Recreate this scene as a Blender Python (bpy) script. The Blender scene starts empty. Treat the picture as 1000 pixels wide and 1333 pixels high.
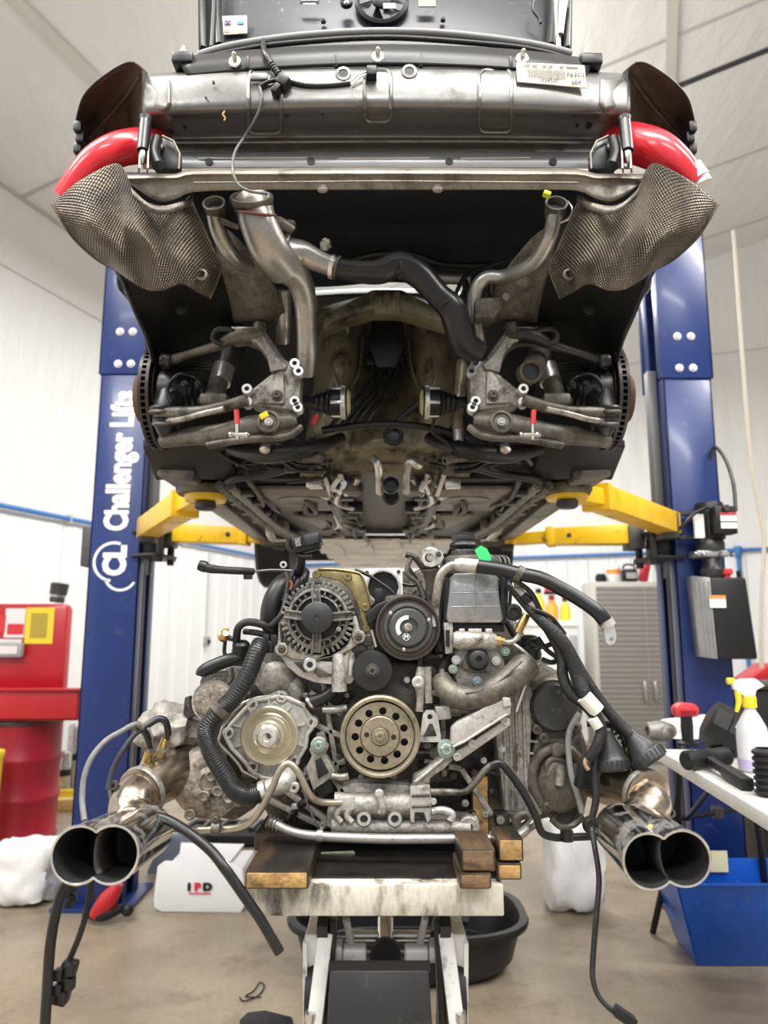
import bpy, bmesh, math, random
from mathutils import Vector as V, Matrix
from mathutils.geometry import tessellate_polygon
random.seed(7)
R = math.radians
SC = bpy.context.scene
COL = SC.collection

# ------------------------------------------------------------------ camera, world, lamps, exposure
F, CAM_H, TH = 960.0, 1.5, R(9.5)          # focal length in photo pixels, eye height, upward tilt
cam = bpy.data.cameras.new('camera')
cam.sensor_fit = 'VERTICAL'; cam.sensor_height = 36.0; cam.sensor_width = 27.0
cam.lens = F / 1333.0 * 36.0
cam.clip_start = 0.05
cam.dof.use_dof = True; cam.dof.focus_distance = 1.7; cam.dof.aperture_fstop = 3.2
camo = bpy.data.objects.new('camera', cam); COL.objects.link(camo)
camo.location = (0, 0, CAM_H); camo.rotation_euler = (R(90) + TH, 0, 0)
SC.camera = camo

wd = bpy.data.worlds.new('daylight'); SC.world = wd; wd.use_nodes = True
wd.node_tree.nodes['Background'].inputs[0].default_value = (0.93, 0.96, 1.0, 1)
wd.node_tree.nodes['Background'].inputs[1].default_value = 0.56

def lamp(loc, sx, sy, power, rz=0, tilt=0):
    l = bpy.data.lights.new('unseen_ceiling_lamp', 'AREA'); l.shape = 'RECTANGLE'; l.size = sx; l.size_y = sy
    l.energy = power; l.color = (1.0, 0.985, 0.955)
    o = bpy.data.objects.new('unseen_ceiling_lamp', l); COL.objects.link(o)
    o.location = loc; o.rotation_euler = (tilt, 0, rz)
    u = l.copy(); u.energy = power*.28                     # added unseen upward lamp, there to brighten the ceiling
    o = bpy.data.objects.new('unseen_ceiling_lamp', u); COL.objects.link(o)
    o.location = (loc[0], loc[1], loc[2] + .06); o.rotation_euler = (R(180), 0, rz)
YAW = R(-20)
for (x, y) in ((-2.6, 1.2), (0.3, 0.2), (3.0, -0.6), (-3.6, -2.0), (3.6, 2.2), (0.0, -3.0)):
    lamp((x, y, 5.2), 2.2, 0.4, 150, YAW)
for (x, y) in ((0.2, 6.2), (0.9, 8.2)):
    lamp((x, y, 5.3), 2.2, 0.4, 130, YAW)

vs = SC.view_settings
vs.view_transform = 'Standard'; vs.look = 'None'; vs.gamma = 1.0; vs.use_curve_mapping = False
vs.exposure = 0.27

# ------------------------------------------------------------------ placing: a photo pixel at a known distance -> a point in the place
CT, ST = math.cos(TH), math.sin(TH)
def ray(px, py):
    u, v = (px - 500) / F, (666.5 - py) / F
    return V((u, CT - ST * v, CT * v + ST))
def P(px, py, Y):
    d = ray(px, py); t = Y / d.y
    return V((d.x * t, Y, CAM_H + d.z * t))
def PZ(px, py, z):
    d = ray(px, py); t = (z - CAM_H) / d.z
    return V((d.x * t, d.y * t, z))
def S(n, Y): return n * Y * 1.01 / F
def pt(p, Y=None):
    if isinstance(p, V): return p
    return P(p[0], p[1], p[2] if len(p) > 2 else Y)

# ------------------------------------------------------------------ materials
MATS = {}
def mat(name, col, rough=0.5, metal=0.0, var=0.0, vs_=12.0, dirt=None, ds=9.0, damt=0.5, bump=0.0, bs=60.0, emit=0, spec=None, coat=0.0, stretch=(1, 1, 1), bd=0.01, trans=0.0, rvar=0.0, speck=0.0, ss=130.0):
    if name in MATS: return MATS[name]
    m = bpy.data.materials.new(name); m.use_nodes = True; MATS[name] = m
    nt = m.node_tree; b = nt.nodes['Principled BSDF']
    b.inputs['Roughness'].default_value = rough; b.inputs['Metallic'].default_value = metal
    c = (col[0], col[1], col[2], 1); b.inputs['Base Color'].default_value = c
    if spec is not None: b.inputs['Specular IOR Level'].default_value = spec
    if coat: b.inputs['Coat Weight'].default_value = coat; b.inputs['Coat Roughness'].default_value = 0.1
    if trans: b.inputs['Transmission Weight'].default_value = trans
    if emit:
        b.inputs['Emission Color'].default_value = c; b.inputs['Emission Strength'].default_value = emit
    tc = nt.nodes.new('ShaderNodeTexCoord'); mp = nt.nodes.new('ShaderNodeMapping'); mp.inputs['Scale'].default_value = stretch
    nt.links.new(tc.outputs['Object'], mp.inputs['Vector']); vec = mp.outputs['Vector']
    def noise(sc, det=5, rg=0.6):
        n = nt.nodes.new('ShaderNodeTexNoise'); n.inputs['Scale'].default_value = sc; n.inputs['Detail'].default_value = det
        n.inputs['Roughness'].default_value = rg
        nt.links.new(vec, n.inputs['Vector']); return n.outputs['Fac']
    cur = None
    if var:
        f = noise(vs_); rp = nt.nodes.new('ShaderNodeValToRGB'); rp.color_ramp.elements[0].position = 0.3; rp.color_ramp.elements[1].position = 0.7
        k0, k1 = 1 - var, 1 + var
        rp.color_ramp.elements[0].color = (col[0]*k0, col[1]*k0, col[2]*k0, 1); rp.color_ramp.elements[1].color = (min(1, col[0]*k1), min(1, col[1]*k1), min(1, col[2]*k1), 1)
        nt.links.new(f, rp.inputs[0]); cur = rp.outputs[0]
        if rvar:
            mr = nt.nodes.new('ShaderNodeMapRange'); mr.inputs[1].default_value = 0.3; mr.inputs[2].default_value = 0.7
            mr.inputs[3].default_value = max(0.03, rough - rvar); mr.inputs[4].default_value = min(1, rough + rvar)
            nt.links.new(noise(vs_ * 1.7), mr.inputs[0]); nt.links.new(mr.outputs[0], b.inputs['Roughness'])
    if dirt:
        f = noise(ds, 8, 0.68); mr = nt.nodes.new('ShaderNodeMapRange')
        mr.inputs[1].default_value = 0.62 - damt * 0.28; mr.inputs[2].default_value = 0.74 - damt * 0.22; mr.clamp = True
        nt.links.new(f, mr.inputs[0])
        mx = nt.nodes.new('ShaderNodeMix'); mx.data_type = 'RGBA'
        nt.links.new(mr.outputs[0], mx.inputs[0])
        if cur: nt.links.new(cur, mx.inputs[6])
        else: mx.inputs[6].default_value = c
        mx.inputs[7].default_value = (dirt[0], dirt[1], dirt[2], 1); cur = mx.outputs[2]
        if metal > 0.3:
            sb = nt.nodes.new('ShaderNodeMath'); sb.operation = 'MULTIPLY_ADD'; sb.inputs[1].default_value = -metal * 0.8; sb.inputs[2].default_value = metal
            nt.links.new(mr.outputs[0], sb.inputs[0]); nt.links.new(sb.outputs[0], b.inputs['Metallic'])
    if speck:
        mr = nt.nodes.new('ShaderNodeMapRange'); mr.inputs[1].default_value = 0.40; mr.inputs[2].default_value = 0.62; mr.inputs[3].default_value = 1 - speck; mr.inputs[4].default_value = 1.0
        nt.links.new(noise(ss, 6, 0.75), mr.inputs[0])
        mu = nt.nodes.new('ShaderNodeVectorMath'); mu.operation = 'SCALE'
        if cur: nt.links.new(cur, mu.inputs[0])
        else: mu.inputs[0].default_value = col[:3]
        nt.links.new(mr.outputs[0], mu.inputs['Scale']); cur = mu.outputs[0]
    if cur: nt.links.new(cur, b.inputs['Base Color'])
    if bump:
        bp = nt.nodes.new('ShaderNodeBump'); bp.inputs['Strength'].default_value = bump; bp.inputs['Distance'].default_value = bd
        nt.links.new(noise(bs, 4), bp.inputs['Height']); nt.links.new(bp.outputs[0], b.inputs['Normal'])
    return m

# ------------------------------------------------------------------ mesh building
WM = {}
def put(name, me, m, parent=None, mtx=None):
    o = bpy.data.objects.new(name, me); COL.objects.link(o)
    if m and not me.materials: me.materials.append(m)
    if parent:
        o.parent = parent; o.matrix_parent_inverse = WM.get(parent.name, Matrix.Identity(4)).inverted()
    if mtx is not None: o.matrix_basis = mtx
    return o
def tag(o, label=None, cat=None, group=None, kind=None):
    if label: o['label'] = label
    if cat: o['category'] = cat
    if group: o['group'] = group
    if kind: o['kind'] = kind
    return o
def thing(name, label, cat, loc=(0, 0, 0), group=None):
    o = bpy.data.objects.new(name, None); COL.objects.link(o); o.empty_display_size = 0.05
    o.location = loc; WM[o.name] = Matrix.Translation(loc)
    return tag(o, label, cat, group)

def spline(pts, res=6, closed=False):
    n = len(pts)
    if n < 3 or res < 2: return list(pts)
    out = []
    rng = n if closed else n - 1
    for i in range(rng):
        if closed: p0, p1, p2, p3 = pts[(i-1) % n], pts[i], pts[(i+1) % n], pts[(i+2) % n]
        else: p0, p1, p2, p3 = pts[max(i-1, 0)], pts[i], pts[i+1], pts[min(i+2, n-1)]
        for k in range(res):
            t = k / res; t2 = t*t; t3 = t2*t
            out.append(0.5 * ((2*p1) + (p2 - p0)*t + (2*p0 - 5*p1 + 4*p2 - p3)*t2 + (3*p1 - p0 - 3*p2 + p3)*t3))
    if not closed: out.append(pts[-1].copy())
    return out

class B:
    def __init__(s): s.bm = bmesh.new(); s.uv = None
    def tube(s, pts, r, n=10, res=6, closed=False, cap=True, r2=None, hollow=0.0):
        pts = [V(p) for p in pts]; m = len(pts)
        rs = list(r) if isinstance(r, (list, tuple)) else [r] * m
        if res > 1 and m > 2:
            rv = spline([V((x, 0, 0)) for x in rs], res, closed); pts = spline(pts, res, closed); rs = [max(1e-5, v.x) for v in rv]
        m = len(pts); rings = []; nrm = None
        for i in range(m):
            if closed: t = pts[(i+1) % m] - pts[i-1]
            else: t = pts[min(i+1, m-1)] - pts[max(i-1, 0)]
            if t.length < 1e-9: t = V((0, 0, 1))
            t.normalize()
            if nrm is None:
                nrm = t.cross(V((0, 0, 1)) if abs(t.z) < 0.9 else V((1, 0, 0))).normalized()
            else:
                nrm = nrm - t * nrm.dot(t)
                nrm = nrm.normalized() if nrm.length > 1e-6 else t.orthogonal().normalized()
            bn = t.cross(nrm)
            rings.append([s.bm.verts.new(pts[i] + (nrm * math.cos(2*math.pi*k/n) + bn * math.sin(2*math.pi*k/n)) * rs[i]) for k in range(n)])
        for i in range(m if closed else m - 1):
            a, b = rings[i], rings[(i+1) % m]
            for k in range(n): s.bm.faces.new((a[k], a[(k+1) % n], b[(k+1) % n], b[k]))
        if cap and not closed:
            for e, ring in ((0, rings[0]), (1, rings[-1])):
                if hollow and e in ((1,) if hollow > 0 else (0,)):
                    c = sum((v.co for v in ring), V()) / n; d = (pts[-2] - pts[-1]).normalized() if e else (pts[1] - pts[0]).normalized()
                    i1 = [s.bm.verts.new(c + (v.co - c) * abs(hollow)) for v in ring]
                    i2 = [s.bm.verts.new(v.co + d * rs[0] * 2.5) for v in i1]
                    for k in range(n):
                        s.bm.faces.new((ring[k], ring[(k+1) % n], i1[(k+1) % n], i1[k])); s.bm.faces.new((i1[k], i1[(k+1) % n], i2[(k+1) % n], i2[k]))
                    s.bm.faces.new(i2)
                else: s.bm.faces.new(ring)
        return s
    def lathe(s, c, ax, prof, n=32, cap=True):
        c = V(c); ax = V(ax).normalized(); a = ax.orthogonal().normalized(); b = ax.cross(a); rings = []
        for (r, h) in prof:
            if r < 1e-6: rings.append([s.bm.verts.new(c + ax*h)])
            else: rings.append([s.bm.verts.new(c + ax*h + (a*math.cos(2*math.pi*k/n) + b*math.sin(2*math.pi*k/n))*r) for k in range(n)])
        for i in range(len(rings) - 1):
            p, q = rings[i], rings[i+1]
            for k in range(n):
                k2 = (k+1) % n
                if len(p) == 1 and len(q) == 1: continue
                if len(p) == 1: s.bm.faces.new((p[0], q[k], q[k2]))
                elif len(q) == 1: s.bm.faces.new((p[k], p[k2], q[0]))
                else: s.bm.faces.new((p[k], p[k2], q[k2], q[k]))
        if cap:
            hs = [h for _, h in prof]; f0, f1 = rings[0], rings[-1]
            if len(prof) >= 4 and len(f0) > 2 and len(f1) > 2 and abs(hs[0] - hs[-1]) < .2*(max(hs) - min(hs)) and abs(prof[0][0] - prof[-1][0]) > 1e-6:
                for k in range(n): s.bm.faces.new((f1[k], f1[(k+1) % n], f0[(k+1) % n], f0[k]))
            else:
                if len(f0) > 2 and not (len(f1) == 1 and hs[-1] < hs[0]): s.bm.faces.new(f0)
                if len(f1) > 2: s.bm.faces.new(f1)
        return s
    def box(s, c, size, rot=None):
        c = V(c); M3 = rot.to_3x3() if rot is not None else Matrix.Identity(3); v = []
        for z in (-.5, .5):
            for y in (-.5, .5):
                for x in (-.5, .5): v.append(s.bm.verts.new(c + M3 @ V((x*size[0], y*size[1], z*size[2]))))
        for f in ((0,1,3,2), (4,5,7,6), (0,1,5,4), (2,3,7,6), (0,2,6,4), (1,3,7,5)): s.bm.faces.new([v[i] for i in f])
        return s
    def beam(s, a, b, w, h, up=V((0, 0, 1)), w2=None, h2=None):
        a, b = V(a), V(b); t = (b - a).normalized(); sd = t.cross(up)
        sd = sd.normalized() if sd.length > 1e-6 else t.orthogonal(); u = sd.cross(t)
        q = []
        for p, ww, hh in ((a, w, h), (b, w2 or w, h2 or h)):
            q.append([s.bm.verts.new(p + sd*ww*i*.5 + u*hh*j*.5) for (i, j) in ((-1,-1), (1,-1), (1,1), (-1,1))])
        for k in range(4): s.bm.faces.new((q[0][k], q[0][(k+1) % 4], q[1][(k+1) % 4], q[1][k]))
        s.bm.faces.new(q[0]); s.bm.faces.new(q[1]); return s
    def prism(s, pts, vec, holes=()):
        vec = V(vec); loops = [[V(p) for p in pts]] + [[V(p) for p in h] for h in holes]
        flat = [p for l in loops for p in l]; tris = tessellate_polygon(loops)
        fr = [s.bm.verts.new(p) for p in flat]; bk = [s.bm.verts.new(p + vec) for p in flat]
        if not holes:
            n = len(fr); s.bm.faces.new(fr); s.bm.faces.new(bk[::-1])
        else:
            for t in tris:
                try: s.bm.faces.new([fr[i] for i in t]); s.bm.faces.new([bk[i] for i in reversed(t)])
                except ValueError: pass
        k = 0
        for l in loops:
            n = len(l)
            for i in range(n): s.bm.faces.new((fr[k+i], fr[k+(i+1) % n], bk[k+(i+1) % n], bk[k+i]))
            k += n
        return s
    def grid(s, rows, res=5, uv=True):
        rows = [[V(p) for p in r] for r in rows]
        rr = [spline(r, res) for r in rows]; cols = [spline([r[i] for r in rr], res) for i in range(len(rr[0]))]
        nu, nv = len(cols), len(cols[0]); vv = [[s.bm.verts.new(p) for p in c] for c in cols]
        L = s.bm.loops.layers.uv.verify() if uv else None
        for i in range(nu - 1):
            for j in range(nv - 1):
                f = s.bm.faces.new((vv[i][j], vv[i+1][j], vv[i+1][j+1], vv[i][j+1]))
                if L:
                    for lp, (a, b) in zip(f.loops, ((i, j), (i+1, j), (i+1, j+1), (i, j+1))): lp[L].uv = (a/(nu-1), b/(nv-1))
        return s
    def ball(s, c, r, sc=(1, 1, 1), u=14, v=9, rot=None, jit=0):
        M4 = Matrix.Translation(V(c)) @ (rot.to_4x4() if rot is not None else Matrix.Identity(4)) @ Matrix.Diagonal((r*sc[0], r*sc[1], r*sc[2], 1))
        g = bmesh.ops.create_uvsphere(s.bm, u_segments=u, v_segments=v, radius=1, matrix=M4)
        if jit:
            for vt in g['verts']: vt.co += V((random.uniform(-1, 1), random.uniform(-1, 1), random.uniform(-1, 1))) * jit
        return s
    def done(s, name, m, parent=None, bev=0.0, smooth=38, th=0.0, seg=2, sub=0):
        bm = s.bm; bmesh.ops.recalc_face_normals(bm, faces=bm.faces[:])
        if bev:
            es = [e for e in bm.edges if len(e.link_faces) == 2 and e.calc_face_angle(0) > 0.6]
            bmesh.ops.bevel(bm, geom=es, offset=bev, segments=seg, affect='EDGES', clamp_overlap=True, profile=0.5)
        me = bpy.data.meshes.new(name); bm.to_mesh(me); bm.free()
        for p in me.polygons: p.use_smooth = True
        me.set_sharp_from_angle(angle=R(smooth))
        o = put(name, me, m, parent)
        if th:
            md = o.modifiers.new('thickness', 'SOLIDIFY'); md.thickness = th; md.offset = 0
        if sub:
            md = o.modifiers.new('sub', 'SUBSURF'); md.levels = sub; md.render_levels = sub
        return o

def tube(name, pts, rpx, m, parent, Y=None, n=10, res=6, **k):
    q = [pt(p, Y) for p in pts]
    r = [S(x, a.y) for x, a in zip(rpx, q)] if isinstance(rpx, (list, tuple)) else S(rpx, sum(a.y for a in q)/len(q))
    return B().tube(q, r, n, res, **k).done(name, m, parent)
FWD = V((0, -1, 0))
def lathe(name, c, prof, m, parent, ax=FWD, n=32, Y=None, smooth=38):
    """profile in photo pixels at the part's own distance: (radius, height towards the camera)"""
    c = pt(c, Y); k = S(1, c.y)
    return B().lathe(c, ax, [(a*k, b*k) for a, b in prof], n).done(name, m, parent, smooth=smooth)
def plate(name, outline, Y, d, m, parent, bev=0.002, holes=(), res=1):
    q = [pt(p, Y) for p in outline]
    if res > 1: q = spline(q, res, True)
    hs = []
    for (hx, hy, hr) in holes:
        c = P(hx, hy, Y); r = S(hr, Y); hs.append([c + V((math.cos(t*math.pi/6)*r, 0, math.sin(t*math.pi/6)*r)) for t in range(12)])
    return B().prism(q, V((0, d, 0)), hs).done(name, m, parent, bev=0 if holes else bev)
def sheet(name, rows, m, parent, th=0.003, res=5, Y=None):
    return B().grid([[pt(p, Y) for p in r] for r in rows], res).done(name, m, parent, th=th, smooth=60)
def text(name, s, mtx, size, m, parent, ext=0.0006, bold=0.0, align='CENTER', sx=1.0):
    cu = bpy.data.curves.new(name, 'FONT'); cu.body = s; cu.size = size; cu.extrude = ext; cu.offset = bold
    cu.align_x = align; cu.align_y = 'CENTER'; cu.resolution_u = 3
    t = bpy.data.objects.new('tmp', cu); COL.objects.link(t)
    dg = bpy.context.evaluated_depsgraph_get(); me = bpy.data.meshes.new_from_object(t.evaluated_get(dg))
    bpy.data.objects.remove(t); me.name = name; me.materials.clear()
    return put(name, me, m, parent, mtx @ Matrix.Diagonal((sx, 1, 1, 1)))
FACE = Matrix.Rotation(R(90), 4, 'X')      # text standing upright, read from the camera's side
_bolt = {}
def bolt(c, rpx, m, parent, ax=FWD, Y=None, hexa=True, name='bolt', washer=True):
    c = pt(c, Y); r = S(rpx, c.y); key = (m.name, hexa, washer)
    if key not in _bolt:
        b = B()
        if washer: b.lathe((0, 0, 0), (0, 0, 1), [(1.0, -.6), (1.0, .12), (.95, .2), (.7, .2)], 14)
        b.lathe((0, 0, 0), (0, 0, 1), [(.72, .1), (.72, .62), (.6, .75), (.3, .75), (.25, .45)], 6 if hexa else 12)
        o = b.done('bolt', m); _bolt[key] = o.data; bpy.data.objects.remove(o)
    q = V((0, 0, 1)).rotation_difference(V(ax)).to_matrix().to_4x4()
    return put(name, _bolt[key], m, parent, Matrix.Translation(c) @ q @ Matrix.Scale(r, 4))
# ------------------------------------------------------------------ room
m_vinyl = mat('white_vinyl', (0.80, 0.80, 0.785), 0.42, var=0.03, vs_=1.5, bump=0.8, bs=4.0, bd=.05, stretch=(1.0, 1.0, 0.22))
m_ceil = mat('ceiling_vinyl', (0.82, 0.815, 0.80), 0.5, var=0.04, vs_=2.0, bump=0.7, bs=4.0, bd=.04, stretch=(1.3, 0.45, 1.0))
m_seam = mat('seam_tape', (0.55, 0.55, 0.54), 0.6)
m_gap = mat('dark_gap', (0.05, 0.05, 0.055), 0.7)
m_liner = mat('white_liner_steel', (0.84, 0.855, 0.86), 0.32, var=0.02, vs_=2)
m_concrete = mat('sealed_concrete', (0.315, 0.258, 0.185), 0.36, var=0.26, vs_=1.6, dirt=(0.20, 0.15, 0.10), ds=2.6, damt=0.30, speck=.14, ss=50, bump=0.06, bs=30, rvar=0.12)
m_bluepipe = mat('blue_air_pipe', (0.05, 0.20, 0.55), 0.35)
E1, E2, RC = V((0.94, -0.342, 0)), V((-0.342, -0.94, 0)), V((-1.43, 12.74, 0))
def rm(t, s, z): return RC + E1*t + E2*s + V((0, 0, z))
EZ = 5.79
def ceil_z(t): return EZ + 0.2*min(t, 11) - 0.2*max(0, t - 11)
def quad(b, a, c, d, e): b.bm.faces.new([b.bm.verts.new(p) for p in (a, c, d, e)])
SM = 17.0; TW = 18.0; ZR = EZ + 2.2; ZE = ZR - 1.4
b = B(); b.prism([rm(-.1, -.1, 0), rm(TW, -.1, 0), rm(TW, SM, 0), rm(-.1, SM, 0)], (0, 0, -.1)); fl = tag(b.done('floor', m_concrete), 'tan sealed concrete workshop floor', 'floor', kind='structure')
b = B(); b.prism([rm(0, 0, 0), rm(0, SM, 0), rm(0, SM, EZ), rm(0, 0, EZ)], -E1*.12); wl = tag(b.done('wall_left', m_vinyl), 'white vinyl covered wall on the left', 'wall', kind='structure')
b = B(); b.prism([rm(-.12, 0, 0), rm(TW, 0, 0), rm(TW, 0, ZE), rm(11, 0, ZR), rm(-.12, 0, EZ - .024)], -E2*.12); wb = tag(b.done('wall_back', m_vinyl), 'white vinyl covered wall at the back', 'wall', kind='structure')
b = B(); b.prism([rm(TW, 0, 0), rm(TW, SM, 0), rm(TW, SM, ZE), rm(TW, 0, ZE)], E1*.12); wr = tag(b.done('wall_right', m_vinyl), 'white vinyl covered wall on the right', 'wall', kind='structure')
b = B(); b.prism([rm(-.12, -.12, EZ - .02), rm(11, -.12, ZR), rm(TW + .1, -.12, ZE - .02), rm(TW + .1, -.12, ZE + .1), rm(11, -.12, ZR + .12), rm(-.12, -.12, EZ + .1)], E2*(SM + .2)); cl = tag(b.done('ceiling', m_ceil), 'sloping white vinyl ceiling with taped seams', 'ceiling', kind='structure')
# taped seams across the ceiling and along it
for i, s in enumerate((0.7, 2.45, 4.15, 4.85, 6.4, 8.2, 9.9)):
    b = B(); w = 0.035 if s == 4.15 else 0.014
    b.prism([rm(0, s - w, EZ), rm(0, s + w, EZ), rm(11, s + w, ZR), rm(11, s - w, ZR)], (0, 0, -.012))
    b.done('ceiling_seam', m_gap if s == 4.15 else m_seam, cl)
for t in (1.5, 6.1):
    b = B(); b.prism([rm(t, .0, ceil_z(t)), rm(t + .10, .0, ceil_z(t + .10)), rm(t + .10, SM, ceil_z(t + .10)), rm(t, SM, ceil_z(t))], (0, 0, -.03)); b.done('ceiling_batten', mat('cream_batten', (0.68, 0.66, 0.61), 0.6), cl)
for z in (5.0,):
    B().prism([rm(.0, 0, z), rm(.0, SM, z), rm(.0, SM, z + .012), rm(.0, 0, z + .012)], E1*.01).done('wall_seam', m_seam, wl)
B().prism([rm(.0, 0, 5.62), rm(TW, 0, 5.62), rm(TW, 0, 5.635), rm(0, 0, 5.635)], E2*.01).done('wall_seam', m_seam, wb)
B().prism([rm(.0, 0, EZ-.02), rm(.0, SM, EZ-.02), rm(.0, SM, EZ), rm(.0, 0, EZ)], E1*.03).done('eave_strip', m_seam, wl)
# ribbed steel liner panels below the air pipe
def liner(par, o, d, nrm, n):
    w = 0.92; b = B(); prof = []
    for k in range(3):
        x = k*w/3; prof += [(x, 0), (x + .10, 0), (x + .125, .022), (x + .165, .022), (x + .19, 0)]
    prof.append((w - .004, 0))
    lo = [b.bm.verts.new(d*x + nrm*(y + .012)) for x, y in prof]; hi = [b.bm.verts.new(d*x + nrm*(y + .012) + V((0, 0, 2.62))) for x, y in prof]
    for i in range(len(prof) - 1): b.bm.faces.new((lo[i], lo[i+1], hi[i+1], hi[i]))
    first = b.done('liner_panel', m_liner, par); me = first.data; first.matrix_basis = Matrix.Translation(o)
    for i in range(1, n): put('liner_panel', me, m_liner, par, Matrix.Translation(o + d*w*i))
liner(wl, rm(0, .02, 0), E2, E1, 14)
liner(wb, rm(.02, 0, 0), E1, E2, 14)
# blue compressed air pipe round the walls
ap = thing('air_pipe', 'blue compressed air pipe running along the white walls', 'pipe', rm(0, 0, 2.4))
B().tube([rm(.06, 14, 2.69), rm(.06, .06, 2.69), rm(15, .06, 2.69)], .024, 10, 1).done('pipe_run', m_bluepipe, ap)
c = rm(6.85, .06, 2.69)
B().tube([c, c + V((0, 0, -.45)), c + V((.02, -.02, -1.7))], .028, 10, 1).done('drop_pipe', m_bluepipe, ap)
B().lathe(c + V((0, 0, .05)), (0, 0, -1), [(.05, 0), (.06, .03), (.05, .12), (.03, .18)], 14).done('tee_fitting', m_bluepipe, ap)
for s in (1.5, 3.5, 5.5, 7.5): B().box(rm(.05, s, 2.69), (.06, .03, .09)).done('clip', m_seam, ap)
# small grey junction box on the wall by the post
jb = thing('outlet_box', 'small grey outlet box with conduit on the ribbed white wall', 'outlet', rm(.04, 2.9, 1.3))
jc = rm(.05, 2.9, 1.42)
B().box(jc, (.07, .09, .13), Matrix.Rotation(YAW, 4, 'Z')).done('box', mat('grey_box', (.35, .36, .37), .5), jb, bev=.008)
B().tube([jc, jc + V((0, 0, 1.2))], .012, 8, 1).done('conduit', m_seam, jb)
B().lathe(jc + E1*.04, E1, [(.03, 0), (.03, .015), (.02, .02)], 12).done('socket', mat('black_plastic', (.010, .010, .011), .42, spec=.4), jb)

# ------------------------------------------------------------------ two-post lift
m_blue = mat('lift_blue_paint', (0.006, 0.025, 0.140), 0.32, var=0.12, vs_=3, coat=0.12, bump=0.03, bs=40, dirt=(0.05, 0.07, 0.16), ds=14, damt=0.05)
m_yel = mat('lift_yellow_paint', (0.86, 0.52, 0.012), 0.34, var=0.08, vs_=6, dirt=(0.22, 0.13, 0.02), ds=9, damt=0.18)
m_blk = mat('black_plastic', (0.010, 0.010, 0.011), 0.42, spec=.4)
m_dsteel = mat('dark_steel', (0.07, 0.07, 0.072), 0.42, 0.6, var=0.3, vs_=10, bump=0.1, bs=60)
m_white = mat('white_print', (0.85, 0.85, 0.84), 0.5)
m_zinc = mat('zinc_steel', (0.55, 0.55, 0.53), 0.32, 1.0, var=0.2, vs_=30)
m_rub = mat('black_rubber', (0.012, 0.012, 0.013), 0.55, var=0.3, vs_=20, spec=.4)
def post(cx, cy, side, lab, k=1.0):
    """C-shaped column, open towards the car; side = -1 left, 1 right"""
    t = thing('lift_post', lab, 'lift post', (cx, cy, 0), 'blue posts of the two-post lift')
    hw = .14*k; xo, xi = cx + side*hw, cx - side*hw; y0, y1 = cy, cy + .30; w = .012
    def up(z): return 1.5 + (z - 1.5)*k
    def col(z0, z1, g=0):
        b = B()
        b.box(((xo+xi)/2, y0 + w/2 - g, (z0+z1)/2), (2*hw + 2*g, w, z1 - z0)); b.box(((xo+xi)/2, y1 - w/2 + g, (z0+z1)/2), (2*hw + 2*g, w, z1 - z0))
        b.box((xo - side*(w/2) + side*g, (y0+y1)/2, (z0+z1)/2), (w, .30 + 2*g, z1 - z0))
        b.box((xi + side*w/2, y0 + .045, (z0+z1)/2), (w, .09, z1 - z0)); b.box((xi + side*w/2, y1 - .045, (z0+z1)/2), (w, .09, z1 - z0))
        return b
    col(.02, up(3.0)).done('column', m_blue, t, bev=.003)
    ex = col(up(2.98), up(4.25), .012).done('column_extension', m_blue, t, bev=.003)
    for dx in (-.045, .035):
        for z in (up(3.04), up(3.235)): bolt(V(((xo+xi)/2 + dx, y0 - .012, z)), 5.5, m_white, ex, name='bolt', Y=None)
    B().box((cx, cy + .16, .012), (.44, .44, .024)).done('base_plate', m_blue, t, bev=.004)
    for dx in (-.185, .185): bolt(V((cx + dx, cy - .03, .024)), 4, m_zinc, t, ax=(0, 0, 1), name='anchor_bolt')
    # gusset plate at the foot
    B().prism([V((xo, y0 - .05, .024)), V((xo, y0, .024)), V((xo, y0, .22))], (-side*.012, 0, 0)).done('gusset', m_blue, t)
    # carriage inside the column, with the arm bracket
    cz = up(2.02)
    B().box((xi + side*.06, cy + .15, cz + .28), (.11, .13, .95)).done('carriage', m_dsteel, t, bev=.006)
    B().box((xi - side*.02, cy + .15, cz + .55), (.05, .07, 1.0)).done('carriage_rail', mat('rail_grey', (.16, .16, .165), .5, .3), t, bev=.004)
    B().prism([V((xi - side*.0, cy + .12, cz + .30)), V((xi - side*.01, cy + .12, cz - .02)), V((xi - side*.10, cy + .12, cz - .02))], (0, .06, 0)).done('bracket_web', m_blk, t)
    for dz in (-.10, .045): B().prism([V((xi + side*.05, cy - .03, cz + dz)), V((xi - side*.12, cy - .10, cz + dz)), V((xi - side*.18, cy + .15, cz + dz)), V((xi - side*.12, cy + .34, cz + dz)), V((xi + side*.05, cy + .30, cz + dz))], (0, 0, .016)).done('bracket_plate', m_dsteel, t, bev=.003)
    B().box((xi - side*.03, cy + .13, cz - .03), (.10, .20, .13)).done('bracket_block', m_blk, t, bev=.005)
    for dy in (0, .24): B().lathe((xi - side*.115, cy + dy, cz - .13), (0, 0, 1), [(.022, 0), (.022, .23), (.028, .23), (.028, .25)], 14).done('arm_pin', m_dsteel, t)
    B().box((xi + side*.03, cy + .15, cz - 1.0), (.04, .05, 1.9)).done('cable_guard', m_blk, t)
    return t, xi
PL, xil = post(-1.615, 4.40, -1, 'blue steel lift post with white lettering beside the red parts washer', 1.086)
PR, xir = post(1.77, 4.12, 1, 'blue steel lift post carrying the black hydraulic power unit')
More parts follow.
